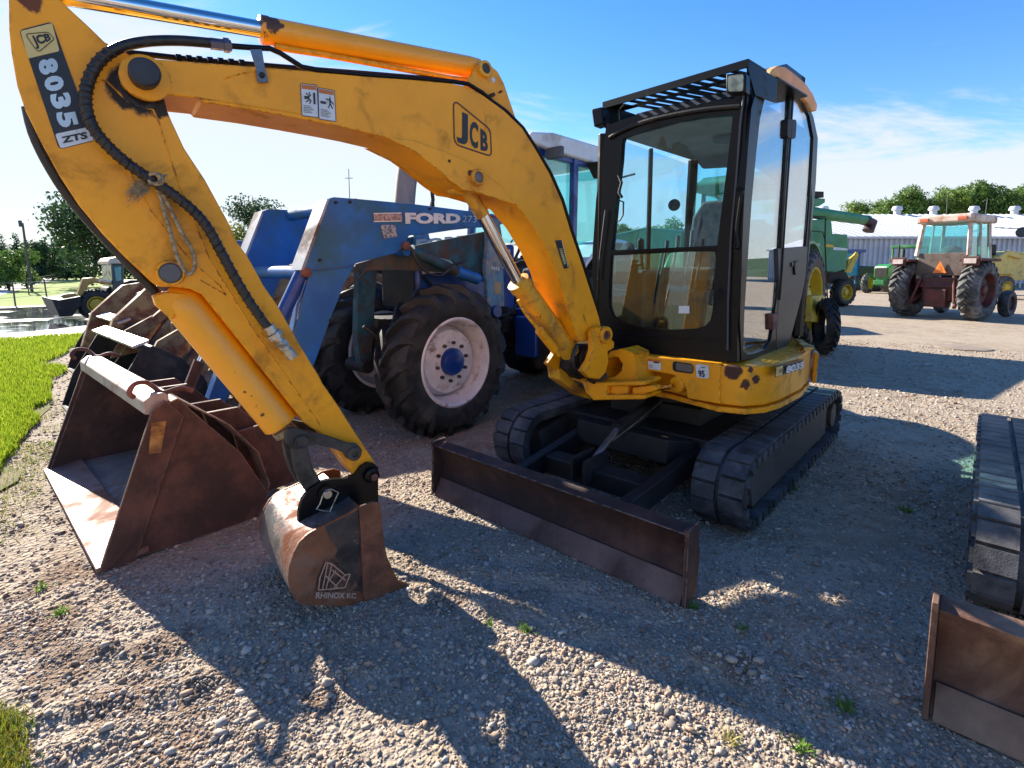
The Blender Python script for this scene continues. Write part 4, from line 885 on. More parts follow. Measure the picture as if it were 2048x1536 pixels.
for i in range(170):
    ph = random.uniform(2.2, 4.3); Lr = random.uniform(.02, .085); p1 = c0 + (-EB * 0 + (AR(270, 382, .12) - c0).normalized() * Lr) + Vector((random.gauss(0, .016), random.gauss(0, .006), random.gauss(0, .018)))
    b.tube([c0 + Vector((random.gauss(0, .004), 0, random.gauss(0, .004))), (c0 + p1) / 2 + Vector((0, 0, random.gauss(0, .008))), p1], .0009, 3)
b.build('frayed_end', T['rope'], rp)
# ================================================================ excavator cab
FPL = -3.17; SPL = -1.06
ff = lambda x, y: FA(x, y, FPL)
fs_ = lambda x, y: SB(x, y, SPL)
cab = ex
TLf, = [None]
# front frame: upper and lower openings
b = MB()
b.ring([(1213, 246), (1222, 248), (1250, 237), (1300, 222), (1384, 206), (1494, 194), (1486, 400), (1482, 503), (1185, 503), (1192, 400)],
       [(1247, 276), (1265, 268), (1291, 261), (1355, 243), (1410, 234), (1466, 229), (1452, 350), (1434, 492), (1223, 501), (1233, 400), (1242, 320), (1244, 285)], ff, -Fv * .045)
b.ring([(1185, 503), (1482, 503), (1476, 620), (1474, 724), (1437, 722), (1350, 716), (1264, 708), (1229, 690), (1203, 650), (1188, 590), (1184, 547)],
       [(1221, 511), (1433, 500), (1429, 560), (1425, 622), (1421, 640), (1410, 652), (1388, 658), (1326, 660), (1267, 652), (1240, 643), (1224, 632), (1217, 612), (1218, 560)], ff, -Fv * .045)
cf = b.build('cab_front_frame', T['black'], cab, .005)
b = MB(); b.prism([ff(x, y) - Fv * .018 for x, y in [(1244, 270), (1291, 258), (1355, 240), (1469, 226), (1436, 494), (1220, 503)]], -Fv * .004); b.build('windscreen', T['glass'], cab)
b = MB(); b.prism([ff(x, y) - Fv * .022 for x, y in [(1218, 508), (1437, 497), (1430, 640), (1410, 656), (1326, 664), (1240, 648), (1214, 630)]], -Fv * .004); b.build('lower_windscreen', T['glass4'], cab)
b = MB(); b.prism([ff(x, y) + Fv * .006 for x, y in [(1221, 501), (1434, 491), (1434, 497), (1221, 508)]], -Fv * .05); b.build('windscreen_bar', T['black'], cab, .003)
# ledge line under the glass
b = MB(); b.tube([ff(x, y) + Fv * .002 for x, y in [(1222, 664), (1300, 672), (1380, 678), (1440, 680)]], .003, 6); b.build('panel_seam', T['black'], cf)
# header over the windscreen with pale bars painted in for the reflected guard slots, and sloping cab roof front
b = MB()
b.tube([ff(x, y) + Fv * .012 for x, y in [(1221, 276), (1245, 262), (1290, 244), (1350, 230), (1410, 220), (1482, 213)]], .014, 8, smooth=3); b.build('windscreen_seal', T['blackmatt'], cf)
b = MB()
for i in range(9):
    x = 1276 + i * 21; y = 228 - i * 5.2; b.prism([ff(*q) + Fv * .004 for q in ((x, y), (x + 7, y - 2), (x + 22, y + 6), (x + 14, y + 9))], Fv * .004)
b.build('painted_slot_reflection', M('slot_reflection_grey', (.15, .155, .16), .5, .3), cf)
# side frame
b = MB()
doorO = [(1483, 722), (1480, 640), (1484, 500), (1488, 400), (1497, 280), (1503, 215), (1513, 180), (1528, 160), (1548, 152), (1566, 160), (1585, 178), (1577, 290), (1562, 534), (1558, 590), (1552, 706), (1530, 712)]
doorI = [(1497, 503), (1504, 400), (1513, 305), (1520, 240), (1530, 197), (1537, 181), (1547, 170), (1560, 173), (1580, 188), (1573, 290), (1559, 534), (1555, 585), (1545, 662), (1542, 680), (1531, 698), (1510, 706), (1496, 708), (1487, 701), (1489, 626)]
b.ring(doorO, doorI, fs_, -Lv * .05)
rearI = [(1589, 192), (1606, 206), (1619, 232), (1627, 276), (1622, 364), (1612, 496), (1566, 503), (1573, 400), (1582, 290)]
rearO = [(1585, 178), (1602, 186), (1615, 205), (1627, 233), (1636, 276), (1632, 364), (1619, 508), (1560, 515), (1562, 505), (1577, 290)]
b.ring(rearO, rearI, fs_, -Lv * .05)
cs_ = b.build('cab_side_frame', T['black'], cab, .004)
b = MB(); b.prism([fs_(x, y) + Lv * .003 for x, y in [(1555, 497), (1619, 492), (1617, 520), (1603, 591), (1577, 690), (1552, 706), (1553, 640), (1558, 590)]], -Lv * .05); dp = b.build('door_rear_panel', T['doorgrey'], cab, .004)
b = MB(); b.prism([fs_(x, y) - Lv * .012 for x, y in doorI], -Lv * .004); b.build('door_glass', T['glass3'], cab)
b = MB(); b.prism([fs_(x, y) - Lv * .012 for x, y in rearI], -Lv * .004); b.build('rear_side_glass', T['glass3'], cab)
b = MB(); b.prism(rquad([fs_(x, y) + Lv * .012 for x, y in [(1572, 238), (1590, 240), (1588, 278), (1571, 276)]], .2), -Lv * .03); b.build('window_latch', T['blackmatt'], cab, .004)
b = MB(); b.tube([fs_(x, y) + Lv * .008 for x, y in [(1583, 186), (1578, 290), (1567, 450), (1562, 534), (1557, 600)]], .006, 6); b.build('window_divider', T['black'], cs_)
b = MB(); b.tube([fs_(x, y) + Lv * .008 for x, y in [(1595, 523), (1586, 525), (1585, 530), (1586, 545), (1587, 548)]], .009, 8); b.prism([fs_(x, y) + Lv * .012 for x, y in [(1580, 525), (1597, 523), (1597, 531), (1580, 533)]], -Lv * .01); b.build('door_handle', T['black'], dp)
b = MB(); b.prism([fs_(x, y) + Lv * .014 for x, y in [(1541, 628), (1554, 626), (1551, 656), (1542, 660)]], -Lv * .03); b.build('door_latch', T['rustred'], cab, .003)
# grab rail on the front pillar and hose beside it
b = MB(); b.tube([FA(x, y, FPL + .03) for x, y in [(1468, 492), (1476, 494), (1474, 460), (1482, 395), (1484, 382), (1476, 377)]], .011, 10, smooth=4); b.build('grab_rail', T['black'], cab)
b = MB(); b.tube([FA(x, y, FPL + .02) for x, y in [(1488, 182), (1480, 250), (1473, 350), (1462, 470), (1456, 600), (1455, 700)]], .006, 8); b.build('wiring_conduit', T['greytrim'], cab)
b = MB(); b.tube([FA(x, y, FPL + .03) for x, y in [(1211, 420), (1200, 510), (1196, 560)]], .006, 6); b.tube([FA(x, y, FPL + .02) for x, y in [(1237, 350), (1243, 365), (1238, 385), (1244, 395)]], .01, 6); b.tube([FA(x, y, FPL + .02) for x, y in [(1236, 400), (1247, 404), (1246, 430), (1240, 440), (1236, 442)]], .006, 6); b.build('wiper_arm', T['blackmatt'], cab)
# shell: roof, right side, rear, floor
b = MB(W)
b.tprism([(-3.2, -2.02, 2.455), (-3.2, -1.10, 2.455), (-3.2, -1.10, 2.42), (-3.2, -2.02, 2.42)], (-1.40, 0, .03))
b.build('cab_roof', T['beige'], cab, .01)
b = MB(W); b.tprism([(-3.19, -2.04, 2.482), (-3.19, -1.08, 2.49), (-3.19, -1.08, 2.456), (-3.19, -2.04, 2.456)], (-1.42, 0, .05)); b.build('roof_skin', T['black'], cab, .01)
b = MB(W)
b.tube([(-3.2, -2.05, .95), (-3.2, -2.05, 2.42)], .035, 8, raw=False)
b.tube([(-4.62, -2.03, .95), (-4.64, -2.03, 2.0), (-4.55, -1.98, 2.44)], .045, 8, raw=False); b.tube([(-4.62, -1.10, .95), (-4.66, -1.10, 2.0), (-4.60, -1.13, 2.5)], .05, 8, raw=False)
b.tube([(-3.9, -2.05, .95), (-3.9, -2.05, 2.44)], .02, 8, raw=False)
b.box(-4.65, -3.2, -2.07, -2.03, .93, 1.45); b.box(-4.66, -4.62, -2.05, -1.08, .93, 1.50)
b.build('cab_pillar', T['black'], cab, .004)
b = MB(W); b.box(-4.64, -3.2, -2.05, -1.12, .90, .96); b.build('cab_floor', T['dark'], cab)
b = MB(W); b.tprism([(-4.64, -2.0, 1.50), (-4.64, -1.14, 1.50), (-4.60, -1.16, 2.46), (-4.60, -1.98, 2.42)], (.006, 0, 0)); b.build('rear_window', T['glass2'], cab)
b = MB(W); b.tprism([(-3.25, -2.05, 1.45), (-4.6, -2.05, 1.45), (-4.58, -2.05, 2.42), (-3.25, -2.05, 2.42)], (0, .006, 0)); b.build('side_window', T['glass'], cab)
# headliner bulge + arched rear trim visible through the glass
b = MB(W)
b.tprism([(-4.60, -1.50, 2.52), (-4.60, -1.1, 2.54), (-4.60, -1.1, 1.5), (-4.60, -1.24, 1.5), (-4.60, -1.24, 2.0), (-4.60, -1.32, 2.2), (-4.60, -1.48, 2.33), (-4.60, -1.9, 2.36), (-4.60, -1.98, 2.46)], (.05, 0, 0))
b.build('rear_trim', T['greytrim'], cab, .008)
b = MB(W); b.lathe((-3.9, -1.45, 2.42), (0, 0, -1), [(.10, 0), (.10, .015), (.08, .02), (0, .02)], 26, raw=False); b.build('roof_speaker', T['greytrim'], cab)
# seat, consoles, levers
b = MB(W)
b.tprism([(-4.05, -1.80, 1.35), (-4.05, -1.36, 1.35), (-3.55, -1.38, 1.40), (-3.55, -1.78, 1.40)], (0, 0, .10)); b.build('seat_cushion', T['seat'], cab, .03, 3)
b = MB(W); b.tprism([(-4.05, -1.80, 1.45), (-4.14, -1.80, 1.9), (-4.20, -1.74, 2.03), (-4.20, -1.42, 2.03), (-4.14, -1.36, 1.9), (-4.05, -1.36, 1.45)], (-.09, 0, 0)); b.build('seat_backrest', T['seat'], cab, .03, 3)
b = MB(W); b.box(-4.1, -3.55, -1.32, -1.18, .96, 1.48); b.box(-4.1, -3.5, -2.0, -1.86, .96, 1.48); b.box(-3.98, -3.6, -1.75, -1.42, .96, 1.34); b.build('side_console', T['greytrim'], cab, .03)
b = MB(W)
for y in (-1.25, -1.93): b.tube([(-3.6, y, 1.46), (-3.56, y, 1.62)], .012, 8, raw=False); b.lathe((-3.56, y, 1.60), (.1, 0, 1), [(.016, 0), (.026, .04), (.024, .10), (0, .12)], 14, raw=False)
b.build('joystick', T['dark'], cab)
b = MB(W)
for i, y in enumerate((-1.68, -1.60, -1.50, -1.42)):
    b.tube([(-3.42, y, .98), (-3.34, y, 1.30 + .04 * (i % 2)), (-3.42, y + .02, 1.62 + .03 * (i % 3))], .009, 8, raw=False); b.cyl((-3.42, y + .02, 1.60 + .03 * (i % 3)), (-3.43, y + .02, 1.68 + .03 * (i % 3)), .014, raw=False)
b.build('travel_lever', T['linkgrey'], cab)
b = MB(W); b.box(-3.4, -3.28, -1.98, -1.86, .96, 1.55); b.lathe((-3.38, -1.93, 1.62), (1, 0, .2), [(.05, 0), (.06, .02), (0, .03)], 16, raw=False); b.tube([(-3.3, -1.9, 1.5), (-3.3, -1.78, 1.52)], .015, 8, raw=False); b.build('monitor_post', T['dark'], cab, .01)
b = MB(W); b.lathe((-3.75, -1.60, .97), (0, 0, 1), [(0, 0), (.25, 0), (.25, .01), (0, .01)], 20, raw=False); b.build('floor_mat', T['dark'], cab)
b = MB(); b.prism([ff(x, y) - Fv * .014 for x, y in [(1356, 612), (1377, 612), (1377, 627), (1355, 627)]], Fv * .001); b.build('glass_sticker', T['decalwhite'], cab)
# guard plate over the roof with slanted slots
b = MB(); zg = 2.635
def GZ(x, y): return G(x, y, zg)
P_ = [GZ(1206, 208), GZ(1498, 122)]
ax = (P_[1] - P_[0]); axn = ax.normalized(); bk_v = Vector((-axn.y, axn.x, 0)); 
if bk_v.dot(Fv) > 0: bk_v = -bk_v
ln_ = ax.length
def gp(u, v, dz=0): return P_[0] + axn * u + bk_v * v + Vector((0, 0, dz))
b.prism([gp(0, 0), gp(ln_, 0), gp(ln_, .035), gp(0, .035)], (0, 0, .012)); b.prism([gp(0, .20), gp(ln_, .20), gp(ln_, .24), gp(0, .24)], (0, 0, .012)); b.prism([gp(0, .40), gp(ln_, .40), gp(ln_, .9), gp(0, .9)], (0, 0, .012))
ns = 11; us = np.linspace(.09, ln_ - .09, ns)
edges = [0] + [float(x) for x in us] + [ln_]
pit = (ln_ - .18) / (ns - 1)
b.prism([gp(0, .034), gp(.06, .034), gp(.10, .201), gp(0, .201)], (0, 0, .012)); b.prism([gp(ln_ - .075, .034), gp(ln_, .034), gp(ln_, .201), gp(ln_ - .035, .201)], (0, 0, .012))
for i in range(ns - 1):
    if i == 5: wd = .055
    else: wd = .030
    u = .06 + (i + 1) * (ln_ - .135) / ns
    b.prism([gp(u - wd / 2, .034), gp(u + wd / 2, .034), gp(u + wd / 2 + .05, .201), gp(u - wd / 2 + .05, .201)], (0, 0, .012)); b.prism([gp(u - wd / 2, .239), gp(u + wd / 2, .239), gp(u + wd / 2 + .05, .401), gp(u - wd / 2 + .05, .401)], (0, 0, .012))
u = .06 + ns * (ln_ - .135) / ns
for uu in (0, ln_ - .012): b.prism([gp(uu, 0), gp(uu, .40), gp(uu, .40, -.14), gp(uu, .10, -.16), gp(uu, 0, -.05)], axn * .012)
b.prism([gp(0, 0, -.035), gp(ln_, 0, -.035), gp(ln_, 0, .012), gp(0, 0, .012)], -bk_v * .008)
b.build('roof_guard', T['black'], cab, .002)
b = MB(); b.tube([gp(.05, .12, -.10), gp(.10, .05, -.06), gp(.17, .02, -.035)], .006, 8, smooth=3); b.build('guard_stay', T['steel'], cab)
# yellow roof side moulding
b = MB(); b.prism([SB(x, y, -1.035) for x, y in [(1541, 150), (1546, 138), (1558, 131), (1572, 133), (1592, 148), (1612, 166), (1626, 186), (1635, 208), (1634, 222), (1624, 222), (1616, 205), (1600, 190), (1578, 170), (1558, 156)]], -Lv * .06)
b.build('roof_side_moulding', M('sun_bleached_orange_moulding', (.86, .30, .05), .45, dirt=(.7, .42, .18), da=.25), cab, .012, 3)
b = MB(); b.prism([SB(x, y, -1.12) for x, y in [(1531, 140), (1575, 127), (1612, 155), (1610, 172), (1560, 140)]], -Lv * .4); b.build('roof_cap', T['black'], cab, .01)
# work lamps
def lamp(x0, x1, y0, y1, a, tilt=0):
    b = MB(); b.prism(rquad([FA(*q, a) for q in ((x0, y0), (x1, y0 - 4), (x1, y1 - 2), (x0, y1))], .12), -Fv * .07); lb = b.build('work_lamp', T['black'], cab, .006)
    b = MB(); b.prism(rquad([FA(*q, a + .003) for q in ((x0 + 3, y0 + 4), (x1 - 5, y0), (x1 - 6, y1 - 5), (x0 + 4, y1 - 4))], .15), -Fv * .004); b.build('lamp_lens', T['lensglass'], lb)
lamp(1452, 1492, 148, 187, -3.02)
b = MB(); b.prism([FA(x, y, -3.15) for x, y in [(1182, 218), (1203, 213), (1206, 247), (1187, 254)]], -Fv * .09); b.build('side_lamp', T['black'], cab, .01)
b = MB(); b.tube([FA(1200, 240, -3.18), FA(1212, 238, -3.18)], .01, 6); b.build('lamp_bracket', T['black'], cab)
b = MB(W); b.cyl((-3.6, -2.02, 2.2), (-3.6, -2.2, 2.18), .008, raw=False); b.lathe((-4.2, -1.98, 2.02), (1, .3, 0), [(0, -.01), (.045, -.01), (.05, 0), (0, .01)], 18, raw=False); b.build('interior_mirror', T['greytrim'], cab)

# decals on the body
def fdec(q, a, m_, r=.12, name='decal'):
    b = MB(); b.prism(rquad([FA(*p, a) for p in q], r), -Fv * .002); return b.build(name, m_, body)
fd = fdec([(1391, 728), (1417, 731), (1418, 757), (1393, 755)], -3.079, T['decalwhite'], .15, 'noise_sticker')
text_mb('95', [FA(*p, -3.0775) for p in ((1396, 740), (1409, 741), (1410, 755), (1397, 754))], bold=.05).build('lettering', T['decalblue'], fd)
text_mb('LwA', [FA(*p, -3.0775) for p in ((1402, 732), (1410, 733), (1410, 737), (1402, 736))], bold=.02).build('lettering', T['decalblue'], fd)
fd = fdec([(1296, 718), (1321, 721), (1322, 741), (1297, 738)], -3.079, T['decalwhite'], .08, 'lift_sticker')
b = MB(); b.prism([FA(*p, -3.0775) for p in ((1296, 718), (1321, 721), (1321, 725), (1296, 722))], -Fv * .001); b.build('warning_band', T['decalorange'], fd)
b = MB(); b.lathe(FA(1302, 732, -3.077), Fv, [(.008, 0), (.010, 0), (.010, .001), (.008, .001), (.008, 0)], 18); b.prism([FA(*p, -3.077) for p in ((1307, 723), (1318, 724), (1318, 727), (1307, 726))], -Fv * .001); b.build('pictogram', T['decalblue'], fd)
def curv(x, y):
    p = SB(x, y, -.90); a = ROW(p)[0]
    ys = -0.850 - .06 * max(0, (a + 3.75)) ** 1.2 - .09 * max(0, (-3.95 - a))
    return SB(x, y, ys)
b = MB(); n_ = 8
q = [(1552, 731), (1607, 718), (1604, 738), (1550, 755)]
def cq(u, v): 
    return curv((q[0][0] * (1 - u) + q[1][0] * u) * (1 - v) + (q[3][0] * (1 - u) + q[2][0] * u) * v, (q[0][1] * (1 - u) + q[1][1] * u) * (1 - v) + (q[3][1] * (1 - u) + q[2][1] * u) * v)
vs_ = []; fs2 = []
for i in range(n_ + 1): vs_ += [cq(i / n_, 0), cq(i / n_, 1)]
for i in range(n_): fs2.append((2 * i, 2 * i + 1, 2 * i + 3, 2 * i + 2))
b.raw(vs_, fs2); sd = b.build('model_decal', T['decalblack'], body)
b = MB(); b.prism([curv(*p) + Lv * .002 for p in ((1552, 735), (1565, 731), (1563, 750), (1551, 753))], Lv * .001); b.build('maker_panel', T['decalyellow'], sd)
text_mb('JCB', [curv(*p) + Lv * .012 for p in ((1554, 739), (1564, 736), (1562, 745), (1553, 748))], bold=.03).build('lettering', T['decalblack'], sd)
text_mb('8035', [curv(*p) + Lv * .014 for p in ((1568, 732), (1604, 722), (1602, 736), (1567, 747))], bold=.05).build('lettering', T['decalwhite'], sd)
# ================================================================ wheels
def tyre_mesh(mb, c, ax, Ro, wd, rim, lugs=18, lh=.04, lw=.045, flat=False, chev=1):
    """c: centre, ax: unit axle direction (outwards); all in the mesh's own space"""
    c = Vector(c); ax = Vector(ax).normalized(); x = Vector((0, 0, 1)).cross(ax).normalized(); y = Vector((0, 0, 1))
    h = wd / 2; Rb = Ro - lh
    prof = [(rim, -h * .80), (rim + .04 * Ro, -h * .92), (rim + .35 * (Rb - rim), -h), (rim + .75 * (Rb - rim), -h * .97), (Rb - .03, -h * .80), (Rb, -h * .45), (Rb + .004, 0), (Rb, h * .45), (Rb - .03, h * .80), (rim + .75 * (Rb - rim), h * .97), (rim + .35 * (Rb - rim), h), (rim + .04 * Ro, h * .92), (rim, h * .80)]
    mb.lathe(c, ax, prof, 48)
    def pt(ang, yy, r): return c + ax * yy + (x * math.cos(ang) + y * math.sin(ang)) * r
    def surf(yy):
        k = abs(yy) / h
        return Rb if k < .45 else Rb - .03 * (k - .45) / .35 if k < .8 else Rb - .03 - (k - .8) / .2 * .10 * Ro
    for i in range(lugs):
        for sd in (-1, 1):
            a0 = 2 * math.pi * (i + (.25 if sd > 0 else -.25)) / lugs; st = [(-.04, 0.0), (.45, .5), (.85, .82), (1.0, .95)]
            dphi = chev * 2 * math.pi / lugs * 1.05; P = []
            for yy, f in st:
                r0 = surf(yy * h) - .01; r1 = surf(yy * h) + lh * (1 if yy < .9 else .5); aa = a0 + dphi * f; w2 = lw / Ro / 2 * (1 if yy < .8 else 1.35)
                yv = sd * yy * h * (1.0 if yy < .9 else 1.04)
                P += [pt(aa - w2, yv, r0), pt(aa + w2, yv, r0), pt(aa + w2 * .7, yv, r1), pt(aa - w2 * .7, yv, r1)]
            fs = [(0, 1, 2, 3), (15, 14, 13, 12)]
            for k in range(3):
                for q in range(4): fs.append((k * 4 + q, k * 4 + 4 + q, k * 4 + 4 + (q + 1) % 4, k * 4 + (q + 1) % 4))
            if sd < 0: fs = [f[::-1] for f in fs]
            mb.raw(P, fs)
def wheel(par, c, ax, Ro, wd, rim, tm, rm, hubm=None, lugs=18, lh=.04, lw=.045, dish=.10, bolts=8, name='wheel', hubr=.13, chev=1):
    b = MB(); tyre_mesh(b, c, ax, Ro, wd, rim, lugs, lh, lw, chev=chev); w_ = b.build(name, tm, par, ang=35)
    h = wd / 2; R_ = rim
    b = MB(); b.lathe(c, ax, [(R_ + .012, h * .70), (R_ + .022, h * .90), (R_ + .006, h * .95), (R_ - .012, h * .86), (R_ - .03, h * .45), (R_ - .05, h * .1), (R_ - .055, -h * .2), (R_ * .86, -h * .2 + .0), (R_ * .74, h * .86 - dish), (R_ * .52, h * .98 - dish), (0, h * .98 - dish), ], 48)
    b.lathe(c, -Vector(ax), [(R_ + .02, h * .9), (R_ - .01, h * .9), (R_ - .04, h * .3), (R_ * .8, 0), (0, 0)], 40)
    rr = b.build('rim', rm, w_, ang=25)
    ax = Vector(ax).normalized(); x = Vector((0, 0, 1)).cross(ax).normalized(); y = Vector((0, 0, 1)); c = Vector(c)
    if hubm:
        b = MB(); b.lathe(c, ax, [(hubr, h * .98 - dish - .01), (hubr, h * .98 - dish + .03), (hubr * .88, h * .98 - dish + .055), (hubr * .5, h * .98 - dish + .07), (0, h * .98 - dish + .075)], 26); b.build('hub', hubm, w_)
    if bolts:
        b = MB()
        for i in range(bolts):
            a_ = 2 * math.pi * i / bolts + .2; p = c + (x * math.cos(a_) + y * math.sin(a_)) * hubr * 1.38 + ax * (h * .98 - dish); b.lathe(p, ax, [(.016, -.01), (.016, .028), (.008, .034), (0, .034)], 6)
        b.build('wheel_bolts', T['linkgrey'], w_)
    return w_

# ================================================================ blue loader tractor
ft = thing('loader_tractor', 'blue tractor with white cab roof, front loader and large rusty bucket, behind the excavator boom', 'tractor', W(-3.9, -4.15, 0))
def P3p(fn, q, arg): return [fn(x, y, arg) for x, y in q]
# near wheel, with white rim and blue hub
wheel(ft, W(-3.05, -3.60, .655), Lv, .70, .37, .385, T['tyre'], T['rimwhite'], T['tblue'], 17, .065, .07, .10, 10, 'front_wheel', .125, -1)
wheel(ft, W(-3.05, -4.75, .655), -Lv, .70, .37, .385, T['tyre'], T['rimwhite'], T['tblue'], 17, .065, .07, .10, 8, 'front_wheel', .125, 1)
wheel(ft, W(-5.75, -3.62, .86), Lv, .88, .46, .48, T['tyre'], T['rimwhite'], T['tblue'], 20, .05, .06, .14, 8, 'rear_wheel', .16, -1)
wheel(ft, W(-5.75, -4.75, .86), -Lv, .88, .46, .48, T['tyre'], T['rimwhite'], T['tblue'], 20, .05, .06, .14, 8, 'rear_wheel', .16, 1)
b = MB(W); b.box(-3.05, -2.8, -4.65, -3.75, .55, .72); b.box(-4.6, -2.6, -4.42, -3.88, .62, 1.05); b.box(-5.9, -4.6, -4.5, -3.8, .5, 1.2); b.build('chassis', T['dark'], ft, .02)
b = MB(W); b.tprism([(-2.35, -4.43, 1.02), (-2.35, -3.87, 1.02), (-2.35, -3.87, 1.52), (-2.35, -3.92, 1.60), (-2.35, -4.38, 1.60), (-2.35, -4.43, 1.52)], (-2.0, 0, .16) if 0 else Fv * 0 + Vector((0, 0, 0)))if False else b.tprism([(-2.95, -4.43, 1.10), (-2.95, -4.43, 1.56), (-3.03, -4.43, 1.64), (-4.3, -4.43, 1.76), (-4.3, -4.43, 1.02)], (0, .57, 0)); hood = b.build('hood', T['tblue'], ft, .04, 3)
b = MB(W); b.tprism([(-3.0, -3.852, 1.44), (-3.0, -3.852, 1.61), (-4.2, -3.852, 1.70), (-4.2, -3.852, 1.50)], (0, .004, 0)); hs2 = b.build('hood_stripe', T['white'], hood)
text_mb('FORD', [SB(x, y, -3.838) for x, y in ((832, 479), (942, 469), (942, 494), (832, 500))], bold=.05).build('lettering', M('pale_grey_blue_lettering', (.42, .52, .60), .5), hs2)
b = MB(W); b.box(-2.99, -2.93, -4.4, -3.9, 1.12, 1.5); b.build('grille', T['dark'], ft, .01)
b = MB(W); b.tube([(-2.5, -4.3, .62), (-2.5, -4.0, .62)], .06, raw=False); b.build('front_tow_bar', T['dark'], ft)
# cab
b = MB(W)
for (a0, z0, a1, z1, y) in ((-4.35, 1.35, -4.45, 2.78, -3.66), (-5.05, 1.2, -5.08, 2.78, -3.64), (-5.75, 1.55, -5.68, 2.78, -3.66), (-4.35, 1.35, -4.45, 2.78, -4.66), (-5.75, 1.55, -5.68, 2.78, -4.66)):
    b.bar((a0, y, z0), (a1, y, z1), .07, .09, raw=False)
b.bar((-4.42, -3.66, 2.74), (-5.70, -3.66, 2.74), .07, .08, raw=False); b.bar((-4.42, -4.66, 2.74), (-5.70, -4.66, 2.74), .07, .08, raw=False); b.bar((-4.45, -3.66, 2.74), (-4.45, -4.66, 2.74), .07, .08, raw=False)
b.bar((-4.36, -3.66, 1.76), (-5.05, -3.66, 1.62), .06, .07, raw=False); b.bar((-5.05, -3.66, 1.62), (-5.75, -3.66, 1.72), .06, .1, raw=False)
b.build('cab_frame', T['tblue'], ft, .012)
b = MB(W); b.tprism([(-4.36, -3.68, .80), (-4.36, -3.68, 1.76), (-5.05, -3.66, 1.60), (-5.05, -3.68, .80)], (0, .05, 0)); b.box(-5.1, -4.3, -4.66, -3.72, .80, 1.05); b.build('cab_door', T['tblue'], ft, .015)
b = MB(W); b.tprism([(-4.38, -3.67, 1.78), (-4.46, -3.67, 2.72), (-5.06, -3.67, 2.72), (-5.04, -3.67, 1.64)], (0, .006, 0)); b.tprism([(-5.08, -3.67, 1.68), (-5.10, -3.67, 2.72), (-5.66, -3.67, 2.72), (-5.72, -3.67, 1.76)], (0, .006, 0)); b.build('cab_side_glass', T['glass2'], ft)
b = MB(W); b.tprism([(-4.37, -3.70, 1.78), (-4.46, -3.70, 2.72), (-4.46, -4.62, 2.72), (-4.37, -4.62, 1.78)], (.006, 0, 0)); b.build('windscreen', T['glass2'], ft)
b = MB(W); b.tprism([(-5.70, -3.70, 1.78), (-5.66, -3.70, 2.72), (-5.66, -4.62, 2.72), (-5.70, -4.62, 1.78)], (.006, 0, 0)); b.build('rear_glass', T['glass2'], ft)
b = MB(W); b.tprism([(-4.20, -4.75, 2.80), (-4.24, -4.75, 2.90), (-4.6, -4.75, 2.96), (-5.6, -4.75, 2.97), (-5.86, -4.75, 2.90), (-5.86, -4.75, 2.78), (-5.5, -4.75, 2.75), (-4.6, -4.75, 2.76)], (0, 1.18, 0)); b.build('cab_roof', T['white'], ft, .03, 3)
b = MB(W); b.tprism([(-5.28, -3.42, 2.74), (-5.80, -3.42, 2.74), (-5.75, -3.42, 2.62), (-5.45, -3.42, 2.58)], (0, -.2, 0)); b.build('roof_duct', T['dark'], ft, .01)
b = MB(W); pr = [(-5.02 + -.0, 1.0)]
arc = [( -5.75 + 1.02 * math.cos(t_), .86 + 1.0 * math.sin(t_)) for t_ in np.linspace(.25, 2.3, 12)]; arc2 = [(-5.75 + .97 * math.cos(t_), .86 + .95 * math.sin(t_)) for t_ in np.linspace(.25, 2.3, 12)]
b.tprism([(a, -3.42, z) for a, z in arc] + [(a, -3.42, z) for a, z in arc2[::-1]], (0, -.36, 0)); b.build('rear_fender', T['white'], ft, .01)
b = MB(W); b.box(-5.4, -4.9, -4.3, -3.95, 1.2, 1.5); b.box(-5.5, -5.38, -4.3, -3.95, 1.5, 2.1); b.build('tractor_seat', T['seat'], ft, .04)
b = MB(W); b.lathe((-4.75, -4.12, 1.85), (.5, 0, 1), [(.17, -.012), (.19, 0), (.17, .012), (.16, 0), (.17, -.012)], 24, raw=False); b.tube([(-4.5, -4.12, 1.5), (-4.75, -4.12, 1.85)], .02, raw=False); b.build('steering_wheel', T['dark'], ft)
b = MB(); b.tube([SB(808, 418, -4.15), SB(812, 370, -4.15), SB(822, 290, -4.15)], .098, 18); b.build('exhaust_stack', T['greywood'], ft)
b = MB(); b.tube([SB(868, 430, -3.95), SB(866, 385, -3.95), SB(872, 365, -3.95), SB(884, 356, -3.95)], .012, 8, smooth=3); b.tube([SB(863, 372, -3.95), SB(866, 400, -3.95), SB(862, 415, -3.95)], .018, 6); b.build('exhaust_pipe', T['dark'], ft)
b = MB(W); b.tprism([(-4.15, -3.75, .55), (-4.15, -3.75, .98), (-5.0, -3.75, .98), (-5.0, -3.75, .55)], (0, .32, 0)); b.build('fuel_tank', T['tblue'], ft, .03, 3)
b = MB(W); b.box(-5.1, -4.2, -3.5, -3.25, .42, .46); b.box(-4.25, -4.2, -3.5, -3.25, .42, .8); b.build('step', T['dark'], ft, .01)
b = MB(); b.prism(rquad([SB(x, y, -3.42) for x, y in ((987, 612), (1004, 610), (1004, 636), (987, 634))], .45), -Lv * .04); b.build('filler_cap', T['tblue'], ft, .006)
b = MB(W)
for i, (a, z0) in enumerate(((-3.5, .75), (-3.8, .9), (-4.1, .8))): b.cyl((a, -3.86, z0), (a, -3.86, z0 + .28), .07, raw=False)
b.tube([(-2.5, -3.84, .9), (-3.2, -3.78, .8), (-4.2, -3.82, .95)], .02, raw=False); b.box(-4.3, -2.5, -3.90, -3.84, .98, 1.05)
b.build('engine_block', T['dark'], ft, .01)
